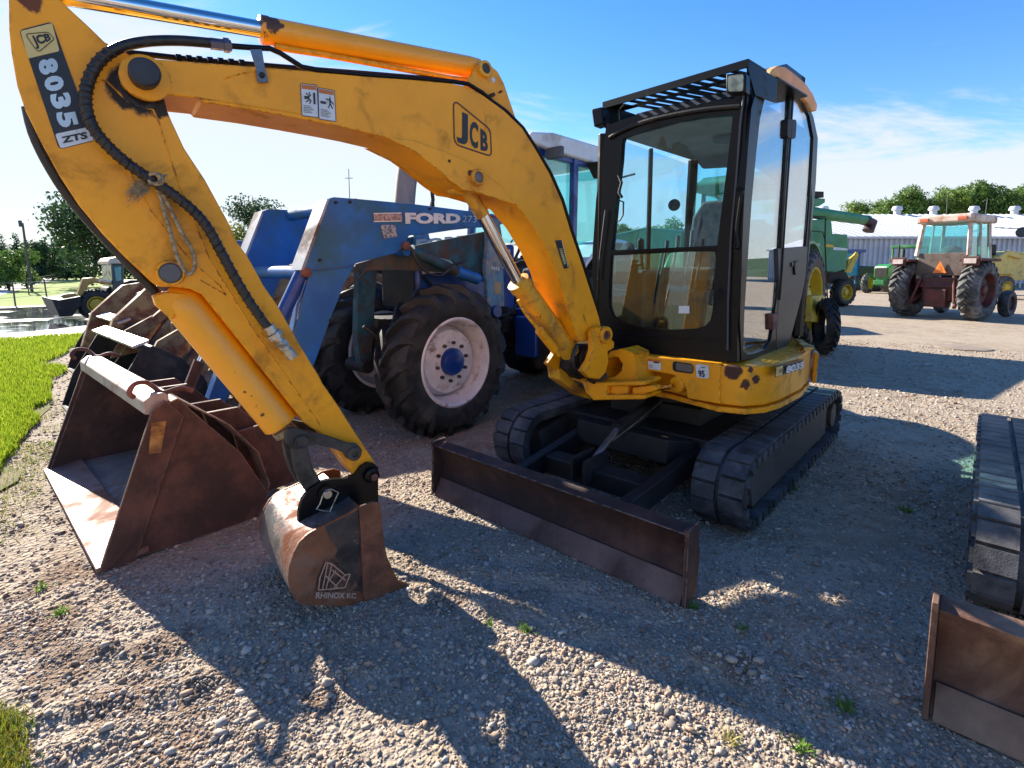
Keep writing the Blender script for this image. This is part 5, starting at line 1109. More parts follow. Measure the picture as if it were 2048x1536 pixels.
# loader arms: the near one traced on its plane, the far one the same shape across the tractor
armp = [(668, 394), (720, 398), (828, 408), (860, 412), (954, 424), (1003, 430), (1006, 448), (975, 454), (940, 455), (846, 469), (819, 471), (806, 494), (790, 507), (711, 527), (700, 548), (687, 573), (664, 631), (629, 728), (560, 880), (527, 968), (497, 965), (522, 880), (570, 735), (590, 660), (617, 556), (600, 537), (626, 466), (651, 399)]
for k, pl_ in enumerate((-3.60, -4.72)):
    b = MB(); la = [SB(x, y, -3.60) + Lv * (pl_ + 3.60) for x, y in armp]; b.prism(la, -Lv * .11)
    lm_ = b.build('loader_arm', T['fblue'], ft, .006)
    b = MB(); fl = [SB(x, y, -3.60) + Lv * (pl_ + 3.60) for x, y in [(652, 397), (668, 394), (672, 398), (617, 556), (600, 539)]]
    b.prism([SB(x, y, -3.60) + Lv * (pl_ + 3.60 + .03) for x, y in [(650, 399), (655, 399), (604, 540), (598, 540)]], -Lv * .17); b.build('arm_flange', M('worn_blue_white_edge', (.30, .36, .44), .5, dirt=(.1, .05, .04), da=.4), lm_)
    b = MB()
    for dx in (0, 5, 10): b.tube([SB(x + dx, y, -3.6) + Lv * (pl_ + 3.60 - .02) for x, y in [(615, 560), (598, 610), (588, 670)]], .008, 6)
    b.build('hydraulic_line', T['fblue'], lm_)
    # bucket link cylinder down to the bucket
    b = MB(); off_ = Lv * (pl_ + 3.60)
    b.cyl(SB(603, 548, -3.66) + off_, SB(560, 640, -3.66) + off_, .05); b.build('tilt_cylinder', T['tblue'], lm_)
    b = MB(); b.cyl(SB(560, 640, -3.66) + off_, SB(505, 770, -3.66) + off_, .022); b.build('tilt_cylinder_rod', T['chrome'], lm_)
    b = MB(); b.prism([SB(x, y, -3.60) + off_ for x, y in [(500, 758), (520, 765), (480, 870), (462, 862)]], -Lv * .03); b.prism([SB(x, y, -3.70) + off_ for x, y in [(500, 758), (520, 765), (480, 870), (462, 862)]], -Lv * .03); b.build('tilt_link', T['rustplate'], lm_)
    # lift cylinder
    b = MB(); b.cyl(SB(822, 500, -3.62) + off_, SB(916, 545, -3.62) + off_, .048); b.build('lift_cylinder', T['teal'], lm_)
    b = MB(); b.cyl(SB(912, 543, -3.62) + off_, SB(955, 558, -3.62) + off_, .055); b.cyl(SB(950, 556, -3.62) + off_, SB(968, 560, -3.62) + off_, .02); b.build('cylinder_cap', T['fblue'], lm_)
    b = MB(); b.prism([SB(x, y, -3.56) + off_ for x, y in [(976, 437), (998, 434), (1004, 470), (1006, 520), (1009, 612), (975, 614), (974, 560), (971, 537), (976, 490)]], -Lv * .05); b.build('loader_tower', M('pale_blue_tower_paint', (.06, .20, .34), .5, var=.2, vs=7, dirt=(.30, .28, .26), da=.4, ds=6), lm_, .004)
    b = MB(); b.prism([SB(x, y, -3.64) + off_ for x, y in [(826, 492), (975, 462), (975, 560), (930, 545), (905, 520), (860, 510)]], -Lv * .03); b.build('tower_brace', T['teal'], lm_)
b = MB()
for q in ((628, 545), (712, 410), (815, 500)): b.cyl(SB(*q, -3.62), SB(*q, -3.62) - Lv * 1.14, .05)
b.build('cross_tube', T['fblue'], ft)
b = MB()
for q in ((613, 545), (812, 492), (990, 437), (977, 565), (999, 604)):
    b = MB(); b.lathe(SB(*q, -3.58), Lv, [(.035, -.03), (.035, .012), (.02, .02), (0, .02)], 14); b.build('loader_pin', T['rustred'], ft)
b = MB(); b.tube([SB(x, y, -3.5) for x, y in [(822, 495), (838, 530), (860, 548), (885, 550), (905, 530), (925, 525)]], .011, 8, smooth=4); b.build('hose', T['rubber'], ft); b = MB(); b.tube([SB(x, y, -3.55) for x, y in [(745, 520), (718, 555), (695, 575)]], .01, 8, smooth=3); b.build('hose', T['rubber'], ft)
b = MB(); b.prism([SB(x, y, -4.05) for x, y in [(718, 530), (755, 530), (750, 600), (748, 675), (738, 740), (722, 740), (714, 672), (716, 600)]], -Lv * .08); b.build('front_frame_post', T['teal'], ft, .004)
b = MB(); b.prism([SB(x, y, -3.75) for x, y in [(712, 528), (806, 500), (880, 520), (905, 545), (800, 540), (750, 541), (705, 545)]], -Lv * .08); b.build('frame_gusset', M('rusty_bare_plate', (.10, .06, .045), .6, dirt=(.03, .06, .08), da=.5, ds=6), ft, .004)
LB = -3.592
def sdec(par, q, m_, r=.08, b_=LB, name='decal'):
    b = MB(); b.prism(rquad([SB(*p, b_) for p in q], r), -Lv * .002); return b.build(name, m_, par)
def sdt(par, s_, q, m_, b_=LB + .002, bold=.03): return text_mb(s_, [SB(*p, b_) for p in q], bold=bold).build('lettering', m_, par)
b = MB()
for q in ((672, 405), (700, 404), (860, 418), (960, 430), (640, 520), (662, 640)): b.lathe(SB(*q, -3.592), Lv, [(.012, -.01), (.012, .008), (.006, .012), (0, .012)], 6)
b.build('arm_bolt', T['dark'], [o for o in COL.objects if o.name == 'loader_arm'][0])
b = MB(); b.tube([SB(x, y, -3.585) for x, y in [(628, 540), (660, 537), (700, 532), (711, 528)]], .004, 6); b.build('weld_seam', T['fblue'], [o for o in COL.objects if o.name == 'loader_arm'][0])
b = MB(); b.tube([SB(x, y, -3.585) for x, y in [(846, 468), (900, 460), (975, 452), (1003, 447)]], .004, 6); b.build('weld_seam', T['fblue'], [o for o in COL.objects if o.name == 'loader_arm'][0])
for i, (pts5) in enumerate(([(-2.6, -3.80, .95), (-2.9, -3.76, 1.05), (-3.4, -3.78, .98), (-4.0, -3.80, 1.06)], [(-2.4, -3.9, 1.0), (-2.7, -3.75, .75), (-3.3, -3.74, .70), (-3.8, -3.8, .6)], [(-3.0, -3.84, 1.42), (-3.3, -3.82, 1.2), (-3.7, -3.83, 1.15)], [(-4.2, -3.7, 1.3), (-4.1, -3.72, 1.05), (-3.8, -3.76, 1.0), (-3.6, -3.78, 1.2)])):
    b = MB(W); b.tube(pts5, .014, 8, raw=False, smooth=5); b.build('engine_hose', T['rubber'], ft)
b = MB(W); b.cyl((-3.2, -3.84, .88), (-3.2, -3.78, .88), .09, raw=False); b.cyl((-3.55, -3.84, 1.0), (-3.55, -3.76, 1.0), .06, raw=False); b.box(-3.5, -3.3, -3.86, -3.80, .72, .86); b.build('engine_filter', T['teal'], ft, .006)
b = MB(W); b.tube([(-4.30, -3.60, 1.1), (-4.33, -3.58, 1.6), (-4.42, -3.60, 2.0)], .014, 8, raw=False, smooth=4); b.build('cab_handrail', T['dark'], ft)
b = MB(W); b.box(-4.56, -4.50, -3.60, -3.40, 2.66, 2.78); b.build('cab_work_lamp', T['greytrim'], ft, .01)
larm = [o for o in COL.objects if o.name == 'loader_arm'][0]
sdt(larm, 'FORD', [(810, 425), (921, 427), (921, 447), (811, 448)], T['decalwhite'], bold=.06)
sd2 = sdec(larm, [(747, 427), (803, 426), (804, 443), (749, 444)], T['decalred'], .02, name='faded_band')
for y in (427, 443): 
    b = MB(); b.prism([SB(x, yy, LB + .001) for x, yy in ((747, y - 1), (803, y - 2), (803, y), (747, y + 1.2))], -Lv * .001); b.build('band_line', T['decalwhite'], sd2)
sdec(larm, [(761, 450), (791, 450), (795, 474), (768, 477)], M('flaking_grey_sticker', (.40, .38, .36), .7, var=.2, chips=(.03, .10, .22), ca=.5, cs=45), .1, name='flaking_sticker')
sdt(larm, '273', [(926, 431), (953, 432), (953, 445), (925, 444)], M('chalk_marks', (.45, .60, .72), .8), bold=-.012)
twr = [o for o in COL.objects if o.name == 'loader_tower'][0]
sdt(twr, '7412', [(982, 533), (999, 534), (999, 541), (982, 540)], T['decalwhite'], -3.556, bold=.03)
sdec(twr, [(989, 564), (1002, 564), (1002, 588), (989, 588)], M('tan_sticker', (.35, .27, .14), .6), .05, -3.556)

# bucket, part of the same machine
def loader_bucket(par, a0, b0, b1, prof, m_, inm, name='bucket', th=.02, sideq=None, topm=None, floor_m=None):
    """prof: (a offset, z) around the shell from the lip along the floor and up the back; side plates close the ends"""
    n = len(prof); P = [(a0 + a, z) for a, z in prof]
    cx_ = sum(p[0] for p in P) / n; cz_ = sum(p[1] for p in P) / n
    I = [(p[0] + (cx_ - p[0]) * .035, p[1] + (cz_ - p[1]) * .035 + 0) for p in P]
    b = MB(W); b.tprism([(a, b0, z) for a, z in P] + [(a, b0, z) for a, z in I[::-1]], (0, b1 - b0, 0)); r_ = b.build(name, m_, par, .002, ang=30)
    S = sideq or [(p[0], p[1]) for p in P]
    for bb in (b0 - .004, b1 - th + .004):
        b = MB(W); b.tprism([(a, bb, z) for a, z in S], (0, th, 0)); b.build('side_plate', m_, r_, .002)
    return r_
prof = [(-.427, .005), (-1.10, .0), (-1.22, .05), (-1.26, .18), (-1.20, .40), (-1.05, .60), (-.80, .80), (-.70, .76)]
pr0 = [(a + .427, z) for a, z in prof]
sq = [(-.427, 0.), (-1.18, .0), (-1.24, .13), (-1.10, .42), (-.80, .80), (-.70, .745)]
bkt = loader_bucket(ft, -.427, -5.0, -3.14, pr0, T['rustplate'], None, 'loader_bucket', .022, sq)
for bb, dd in ((-3.14 + .003, .02), (-5.0 - .023, .02)):
    b = MB(W); b.tprism([(-.410, bb, -.003), (-.56, bb, -.003), (-.82, bb, .70), (-.74, bb, .805), (-.675, bb, .75)], (0, dd, 0)); b.build('side_edge_strip', T['rustplate'], bkt, .004)
b = MB(W); b.tprism([(-.40, -5.02, .002), (-.40, -5.02, .022), (-.62, -5.02, .05), (-.62, -5.02, .02)], (0, 1.90, 0)); b.build('cutting_edge', M('rubbed_pinkish_edge', (.34, .20, .16), .5, .3, var=.2, dirt=(.2, .08, .05), da=.4), bkt, .003)
b = MB(W); b.tprism([(-.60, -4.99, .030), (-.60, -4.99, .034), (-1.15, -4.99, .034), (-1.15, -4.99, .030)], (0, 1.84, 0)); b.build('floor_plate', M('dusty_scuffed_floor', (.38, .31, .27), .6, .3, var=.15, vs=4, dirt=(.30, .17, .10), da=.4, ds=4), bkt)
b = MB(W); b.tprism([(-.655, -4.97, .735), (-.655, -4.97, .80), (-.70, -4.97, .835), (-.77, -4.97, .835), (-.77, -4.97, .76), (-.70, -4.97, .72)], (0, 1.80, 0)); b.build('top_bar', M('weathered_pale_bar', (.42, .36, .33), .55, .2, var=.1, dirt=(.25, .14, .1), da=.3, ds=6), bkt, .006)
for bb in (-3.22, -4.93):
    b = MB(W); b.tube([(-.62, bb + .03, .83), (-.60, bb + .05, .86), (-.63, bb + .02, .895), (-.69, bb - .04, .885), (-.72, bb - .03, .86), (-.75, bb + .03, .83), (-.82, bb + .07, .85), (-.88, bb + .05, .82)], .013, 10, raw=False, smooth=4); b.build('grab_hook', T['rustred'], bkt)
b = MB(); b.prism(rquad([SB(x, y, -3.112) for x, y in ((303, 846), (333, 842), (322, 905), (297, 908))], .05), -Lv * .002); b.build('side_sticker', M('peeled_orange_sticker', (.42, .23, .06), .6, var=.25, vs=12, dirt=(.14, .05, .02), da=.5, ds=10), bkt)
b = MB(W)
for bb in (-3.75, -3.45, -4.75, -4.45): b.tprism([(-1.15, bb, .08), (-1.42, bb, .10), (-1.50, bb, .30), (-1.20, bb, .62), (-1.0, bb, .62)], (0, .03, 0))
b.build('bucket_bracket', T['rustplate'], bkt, .003)
b = MB(W); b.tprism([(-1.2, -3.32, .06), (-1.48, -3.32, .08), (-1.52, -3.32, .35), (-1.36, -3.32, .52), (-1.12, -3.32, .50)], (0, .025, 0)); b.build('bucket_bracket', T['rustplate'], bkt, .003)

# ================================================================ the cream backhoe loader and others in the row
cr = thing('backhoe_loader', 'cream backhoe loader with black bucket, second in the row behind the big rusty bucket', 'backhoe loader', W(-3.4, -6.45, 0))
pr2 = [(0, .62), (-.10, .35), (-.28, .12), (-.62, .0), (-.85, .02), (-.98, .16), (-.86, .5), (-.62, .78), (-.50, .80)]
sq2 = [(-.60, 0.0), (-.95, .1), (-1.2, .02), (-1.36, .18), (-1.26, .48), (-1.02, .76), (-.90, .80), (-.66, .60), (-.42, .05)]
prB = [(-.42, .01), (-1.15, .0), (-1.32, .12), (-1.30, .40), (-1.10, .66), (-.88, .80), (-.80, .77)]
bk2 = loader_bucket(cr, -.36, -7.35, -5.5, prB, T['blackmatt'], None, 'loader_bucket', .022, [(-.78, 0), (-1.5, 0), (-1.7, .14), (-1.64, .45), (-1.41, .70), (-1.24, .80), (-1.14, .76), (-.9, .35)])
bolt_edge = M('white_bolted_edge_plate', (.50, .47, .46), .45, .3, var=.1, dirt=(.3, .2, .17), da=.3)  # the bolt-on plates are white in themselves
for i in range(2):
    b = MB(W); b.tprism([(-1.10, -7.33 + i * .93, .785), (-1.22, -7.33 + i * .93, .83), (-1.22, -7.33 + i * .93, .855), (-1.09, -7.33 + i * .93, .81)], (0, .88, 0)); b.build('edge_plate', bolt_edge, bk2, .004)
b = MB(W); b.tube([(-.9, -6.9, .02), (-1.16, -6.1, .74)], .006, 6, raw=False); b.build('bucket_weld', T['steel'], bk2)
for y in (-5.75, -7.05):
    b = MB(W); b.tprism([(-1.35, y, .28), (-1.55, y, .62), (-2.1, y, 1.35), (-3.6, y, 1.62), (-3.6, y, 1.46), (-2.2, y, 1.12), (-1.75, y, .55), (-1.55, y, .2)], (0, .12, 0)); la = b.build('loader_arm', T['cream'], cr, .006)
    b = MB(W); b.bar((-1.38, y - .06, .66), (-1.9, y - .06, 1.12), .08, .10, raw=False); b.tprism([(-1.2, y - .1, .5), (-1.35, y - .1, .8), (-1.62, y - .1, .95), (-1.7, y - .1, .85), (-1.5, y - .1, .55)], (0, .05, 0)); b.build('bell_crank', T['cream'], la, .004)
    b = MB(W); b.cyl((-1.85, y - .1, 1.05), (-2.6, y - .1, 1.28), .05, raw=False); b.cyl((-1.75, y + .1, .5), (-2.5, y + .1, .8), .055, raw=False); b.build('loader_cylinder', T['cream'], la)
b = MB(W); b.box(-2.75, -1.7, -6.75, -6.1, .45, .9); b.build('front_axle_frame', T['cream'], cr, .02)
b = MB(W); b.tprism([(-2.1, -6.8, .75), (-2.1, -6.8, 1.25), (-2.3, -6.8, 1.38), (-3.9, -6.8, 1.52), (-3.9, -6.8, .75)], (0, .72, 0)); b.build('hood', T['cream'], cr, .03)
b = MB(W); b.box(-5.3, -3.9, -7.0, -5.95, .7, 1.5); b.build('cab_base', T['cream'], cr, .03)
b = MB(W); b.box(-5.0, -4.5, -6.75, -6.2, 1.5, 1.62); b.box(-5.05, -4.95, -6.75, -6.2, 1.6, 1.95); b.build('open_seat', T['seat'], cr, .03)
wheel(cr, W(-2.6, -5.95, .42), Lv, .42, .28, .22, T['tyre'], T['cream'], T['cream'], 16, .03, .04, .06, 0, 'front_wheel', .08, -1)
wheel(cr, W(-2.6, -6.95, .42), -Lv, .42, .28, .22, T['tyre'], T['cream'], T['cream'], 16, .03, .04, .06, 0, 'front_wheel', .08, 1)
wheel(cr, W(-4.9, -5.8, .70), Lv, .72, .42, .36, T['tyre'], T['cream'], T['cream'], 18, .04, .05, .08, 0, 'rear_wheel', .1, -1)
wheel(cr, W(-4.9, -7.1, .70), -Lv, .72, .42, .36, T['tyre'], T['cream'], T['cream'], 18, .04, .05, .08, 0, 'rear_wheel', .1, 1)
# rust-red and cream support struts between the first two machines
b = MB(W); b.box(-2.3, -2.2, -5.72, -5.5, .3, 1.2); b.tube([(-1.9, -5.5, .35), (-2.15, -5.48, 1.15)], .05, raw=False); b.build('stabiliser', T['rustred'], cr, .01)

# third in the row
c3 = thing('wheel_loader', 'cream loader with brown bucket whose bolted edge plates are white, third in the row', 'wheel loader', W(-3.4, -9.1, 0))
bk3 = loader_bucket(c3, -.75, -10.1, -8.1, prB, T['bladerust'], None, 'loader_bucket', .022, [(-1.17, 0), (-1.9, 0), (-2.09, .14), (-2.03, .45), (-1.8, .70), (-1.63, .80), (-1.53, .76), (-1.3, .35)])
for i in range(4):
    b = MB(W); b.tprism([(-1.49, -10.08 + i * .5, .785), (-1.62, -10.08 + i * .5, .83), (-1.62, -10.08 + i * .5, .86), (-1.48, -10.08 + i * .5, .81)], (0, .44, 0)); b.build('edge_plate', bolt_edge, bk3, .004)
for y in (-8.35, -9.75):
    b = MB(W); b.tprism([(-1.3, y, .35), (-1.45, y, .85), (-1.85, y, 1.25), (-2.3, y, 1.32), (-3.7, y, 1.5), (-3.7, y, 1.32), (-2.4, y, 1.1), (-2.0, y, .95), (-1.72, y, .5), (-1.5, y, .3)], (0, .14, 0)); b.build('loader_arm', T['paleyel'] if 0 else T['cream'], c3, .02)
b = MB(W); b.box(-4.2, -1.95, -9.5, -8.7, .55, 1.15); b.build('hood', T['cream'], c3, .05, 3)
b = MB(W); b.box(-5.4, -4.2, -9.6, -8.6, .6, 2.4); b.build('cab', T['cream'], c3, .06, 3)
b = MB(W); b.box(-2.2, -1.9, -8.60, -8.45, .3, 1.05); b.tube([(-1.75, -8.3, .4), (-1.95, -8.3, 1.15)], .06, raw=False); b.build('red_linkage', T['rustred'], c3, .02)
wheel(c3, W(-2.8, -8.5, .5), Lv, .50, .32, .26, T['tyre'], T['cream'], T['cream'], 16, .03, .04, .06, 0, 'front_wheel', .08, -1)
wheel(c3, W(-4.8, -8.5, .5), Lv, .50, .32, .26, T['tyre'], T['cream'], T['cream'], 16, .03, .04, .06, 0, 'rear_wheel', .08, -1)
# fourth: blue tractor seen end-on
c4_ = thing('blue_tractor', 'blue tractor with pale hood, mostly hidden behind the yellow dipper arm beside the far backhoe', 'tractor', W(-4.0, -14.4, 0))
b = MB(W); b.tprism([(-3.3, -14.6, .9), (-3.3, -14.6, 1.45), (-3.45, -14.6, 1.6), (-4.6, -14.6, 1.75), (-4.6, -14.6, .9)], (0, .7, 0)); b.build('hood', T['fblue'], c4_, .08, 3)
b = MB(W); b.tprism([(-3.27, -14.5, .95), (-3.27, -14.5, 1.45), (-3.27, -14.0, 1.45), (-3.27, -14.0, .95)], (-.04, 0, 0)); b.build('grille', T['white'], c4_, .04)
b = MB(W); b.box(-6.2, -4.9, -14.9, -13.8, 1.0, 2.2); b.build('cab', T['tblue'], c4_, .06)
for y, s_ in ((-13.75, 1), (-15.15, -1)):
    wheel(c4_, W(-4.0, y, .6), Lv * s_, .6, .34, .3, T['tyre'], T['rimwhite'], T['tblue'], 16, .035, .05, .06, 0, 'front_wheel', .1, -s_)
    wheel(c4_, W(-6.0, y, .8), Lv * s_, .8, .42, .4, T['tyre'], T['rimwhite'], T['tblue'], 18, .04, .05, .08, 0, 'rear_wheel', .1, -s_)
# behind the blue loader: second blue tractor with a beige panel
b5 = thing('parked_tractor', 'blue tractor with beige panels glimpsed between the loader arms of the big blue tractor', 'tractor', W(-6.6, -7.6, 0))
def S5(q, b_=-6.9): return [SB(x, y, b_) for x, y in q]
bt5 = MB(); bt5.prism(S5([(683, 603), (820, 603), (820, 690), (700, 690), (690, 650)]), -Lv * 1.2); bt5.build('body', T['tblue'], b5, .03)
bt5 = MB(); bt5.prism(S5([(752, 538), (800, 538), (803, 603), (742, 603)], -6.95), -Lv * .03); bt5.prism(S5([(700, 538), (738, 538), (735, 603), (690, 603)], -6.95), -Lv * .03); bt5.build('beige_panel', M('dusty_beige_panel', (.45, .40, .34), .7, var=.08, dirt=(.3, .27, .25), da=.4), b5)
bt5 = MB(); 
for q in ([(798, 520), (808, 520), (822, 604), (810, 604)], [(741, 520), (752, 520), (742, 604), (735, 604)], [(688, 530), (698, 530), (690, 604), (680, 604)]): bt5.prism(S5(q, -6.88), -Lv * .08)
bt5.prism(S5([(690, 520), (800, 515), (800, 530), (690, 538)], -6.88), -Lv * 1.1)
bt5.build('cab_frame', T['tblue'], b5, .01)
wheel(b5, W(ROW(SB(700, 735, -6.7))[0], -6.75, .62), Lv, .66, .35, .38, T['tyre'], T['rimwhite'], T['white'], 18, .04, .05, .08, 8, 'front_wheel', .1, -1)
wheel(b5, W(ROW(SB(700, 735, -6.7))[0] - 2.4, -6.75, .82), Lv, .84, .4, .44, T['tyre'], T['rimwhite'], T['white'], 18, .04, .05, .08, 0, 'rear_wheel', .1, -1)
bt5 = MB(); bt5.prism(S5([(660, 640), (800, 650), (800, 700), (660, 695)], -7.0), -Lv * .9); bt5.build('chassis', T['dark'], b5, .01)

# fifth: far backhoe with raised bucket
j5 = thing('backhoe_loader', 'small yellow backhoe loader with raised dark bucket by the wet road, farthest in the row', 'backhoe loader', W(-3.4, -20.0, 0))
def S6(q, b_=-19.5): return [SB(x, y, b_) for x, y in q]
x_ = MB(); x_.prism(S6([(103, 598), (118, 600), (163, 592), (162, 610), (146, 632), (120, 634), (111, 615)], -19.0), -Lv * 2.2); x_.build('loader_bucket', T['blackmatt'], j5, .02)
x_ = MB(); x_.prism(S6([(154, 590), (166, 557), (185, 555), (224, 562), (224, 570), (190, 566), (178, 570), (164, 592)], -19.3), -Lv * .25); x_.prism(S6([(120, 594), (128, 588), (150, 586), (160, 594), (140, 600)], -19.3), -Lv * .25); la = x_.build('loader_arm', M('dusty_ochre_arm', (.42, .25, .06), .5, dirt=(.2, .1, .04), da=.3), j5, .02)
text_mb('JCB', S6([(196, 556), (223, 560), (223, 566), (196, 563)], -19.25), bold=.05).build('lettering', T['decalwhite'], la)
x_ = MB(); x_.prism(S6([(222, 530), (226, 527), (247, 527), (250, 600), (228, 604)], -19.3), -Lv * 1.4); x_.build('cab', M('dark_teal_cab', (.02, .05, .06), .2, dirt=(.04, .1, .1)), j5, .05)
x_ = MB(); x_.prism(S6([(229, 535), (242, 533), (243, 560), (232, 563)], -19.28), -Lv * .03); x_.build('cab_glass', M('green_glass_sheen', (.10, .32, .25), .1, spec=.8), j5)
x_ = MB(); x_.prism(S6([(216, 524), (222, 516), (242, 513), (250, 520), (250, 527), (218, 528)], -19.2), -Lv * 1.6); x_.build('cab_roof', M('tan_roof', (.5, .45, .36), .5), j5, .05)
x_ = MB(); x_.prism(S6([(205, 600), (215, 575), (262, 560), (300, 560), (300, 620), (205, 622)], -19.6), -Lv * 1.0); x_.build('body', T['dark'], j5, .05)
cc_ = SB(192, 606, -19.4); wheel(j5, Vector((cc_.x, cc_.y, .46)), Lv, .46, .34, .22, T['tyre'], T['wheelyel'], None, 16, .03, .05, .05, 0, 'front_wheel', .08, -1)
cc_ = SB(240, 600, -19.4); wheel(j5, Vector((cc_.x, cc_.y, .66)) - Fv * 1.2, Lv, .66, .42, .3, T['tyre'], T['wheelyel'], None, 16, .04, .05, .05, 0, 'rear_wheel', .08, -1)
# ================================================================ second excavator at the right edge of the frame
e2 = thing('mini_excavator', 'white mini excavator cut off at the right edge, grey track and tan blade', 'excavator', W(-3.9, .9, 0))
gtr = M('pale_dusty_track_rubber', (.07, .068, .07), .65, var=.25, vs=7, dirt=(.24, .22, .20), da=.5, ds=3, bump=.0015, bs=120)
track_parts(e2, -2.84, -5.2, .045, .345, .225, -1, lugm=gtr, lsp=.115)
track_parts(e2, -2.72, -5.1, 1.45, 1.75, .225, +1, lugm=gtr)
bl2 = dozer_blade(e2, -2.10, -.035, 1.75, M('tan_scoured_blade', (.30, .19, .125), .55, .3, var=.25, vs=4, dirt=(.11, .05, .035), da=.5, ds=2.5, chips=(.35, .3, .26), ca=.70, cs=22, bump=.003), .40, M('brown_cutting_edge', (.22, .15, .11), .5, .4, var=.2, dirt=(.14, .08, .06), da=.3))
b = MB(W); b.box(-4.9, -3.1, .45, 1.35, .18, .42); b.box(-3.1, -2.2, .6, .68, .12, .26); b.box(-3.1, -2.2, 1.1, 1.18, .12, .26); b.build('undercarriage', T['frame'], e2, .01)
b = MB(W); b.tprism([(-5.2, .46, .56), (-4.9, .36, .56), (-3.6, .40, .56), (-3.2, .55, .56), (-3.2, 1.4, .56), (-5.2, 1.4, .56)], (0, 0, .55)); b.build('body', T['white'], e2, .05, 3)
b = MB(W); b.box(-4.9, -3.5, .75, 1.5, 1.1, 2.2); b.build('cab', T['black'], e2, .04)

# ================================================================ trees
leafm = {}
def leafmat(name, c1, c2):
    t = NT(name); at = t.n.new('ShaderNodeVertexColor'); at.layer_name = 'tone'
    t.put(t.p.inputs['Base Color'], t.mix(at.outputs[0], c4(c1), c4(c2))); t.p.inputs['Roughness'].default_value = .6
    tr = t.n.new('ShaderNodeBsdfTranslucent'); t.lk(t.mix(at.outputs[0], c4(c1), c4(c2)), tr.inputs[0]); mx = t.n.new('ShaderNodeMixShader'); mx.inputs[0].default_value = .35
    t.lk(t.p.outputs[0], mx.inputs[1]); t.lk(tr.outputs[0], mx.inputs[2]); t.lk(mx.outputs[0], t.out.inputs[0]); return t.m
LM = {'summer': leafmat('summer_leaves', (.045, .10, .018), (.13, .23, .035)), 'dark': leafmat('dark_leaves', (.018, .045, .02), (.05, .10, .035)), 'blue': leafmat('deep_green_leaves', (.02, .05, .025), (.05, .10, .03)), 'yellow': leafmat('turning_leaves', (.16, .18, .02), (.30, .30, .04))}  # the blue kind is simply a deep green leaf tone
LM['light'] = leafmat('light_leaves', (.07, .14, .02), (.20, .30, .05))
BARK = M('bark', (.09, .065, .045), .9, var=.3, vs=6, bump=.02, bs=12)
def leaf_cloud(lobes, n, ls, seed):
    rg = np.random.default_rng(seed); P = []; tone = []
    wts = np.array([l_[3] * l_[4] * l_[5] for l_ in lobes]); wts = wts / wts.sum(); ks = rg.choice(len(lobes), n, p=wts)
    L_ = np.array(lobes)[ks]; d = rg.normal(size=(n, 3)); d /= np.linalg.norm(d, axis=1, keepdims=True); rad = rg.random(n) ** .38
    nzv = np.array([mnoise.noise(Vector(x) * 2.1 + Vector((seed, 0, 0))) for x in d + L_[:, :3] * .7]); rad = rad * (1 + .38 * nzv)
    C = L_[:, :3] + d * rad[:, None] * L_[:, 3:6]
    # gaps
    gp_ = np.array([mnoise.noise(Vector(x) * 1.05 + Vector((0, seed, 0))) for x in C]); k = gp_ > -.22; C = C[k]; d = d[k]; n = len(C); tn = np.clip(.5 + gp_[k] * .9 + rg.normal(0, .15, n), 0, 1)
    nrm = d + rg.normal(0, .7, (n, 3)); nrm /= np.linalg.norm(nrm, axis=1, keepdims=True)
    u = np.cross(nrm, rg.normal(size=(n, 3))); u /= np.linalg.norm(u, axis=1, keepdims=True); v = np.cross(nrm, u); s1 = ls * rg.uniform(.5, 1.3, n)[:, None]
    V4 = np.stack([C - u * s1, C + v * s1 * .55, C + u * s1, C - v * s1 * .55], 1).reshape(-1, 3); Q = np.arange(n * 4).reshape(-1, 4)
    return V4, Q, np.repeat(np.stack([tn, tn, tn, np.ones(n)], 1), 4, 0)
def tree(name, label, cat, h, w_, kind, n, ls, seed, group=None, conifer=False, trunk_h=.35, sparse=0):
    rnd = random.Random(seed); root = thing(name, label, cat, (0, 0, 0), group)
    lobes = []
    if conifer:
        for i in range(9):
            z = h * (.12 + .86 * i / 9); r = w_ * .5 * (1 - (i / 9)) ** .9 + .08; lobes.append((0, 0, z, r, r, h * .085))
    else:
        nl = 9 + rnd.randint(0, 3)
        for i in range(nl):
            a = i * 2.4 + rnd.random(); rr_ = w_ * .5 * rnd.uniform(.15, .72); z = h * rnd.uniform(trunk_h + .08, .84); r = w_ * rnd.uniform(.15, .27)
            k = 1 - abs(z / h - .6) * .7; lobes.append((rr_ * math.cos(a) * k, rr_ * math.sin(a) * k, z, r, r, r * .75))
        lobes.append((0, 0, h * .62, w_ * .26, w_ * .26, h * .22)); lobes.append((0, 0, h * .86, w_ * .17, w_ * .17, h * .12))
    V4, Q, C4_ = leaf_cloud(lobes, n, ls, seed); o = raw_mesh('crown', V4, Q, LM[kind], C4_); o.parent = root
    b = MB(); b.tube([(0, 0, -.1), (.03 * h * .1, 0, h * .2), (0, .02 * h, h * .45), (.02 * h, 0, h * .75)], [h * .028, h * .022, h * .015, h * .004], 8)
    if not conifer:
        for lx in lobes[:8]: b.tube([(0, 0, h * trunk_h * .8), (lx[0] * .5, lx[1] * .5, (h * trunk_h + lx[2]) / 2), (lx[0], lx[1], lx[2])], [h * .012, h * .008, h * .003], 6)
    tr = b.build('trunk', BARK, root); return root
def gz(px_, dep_, z=0):
    d = ray(px_, 539); d = Vector((d.x, d.y, 0)); return Vector((d.x * dep_, d.y * dep_, z))
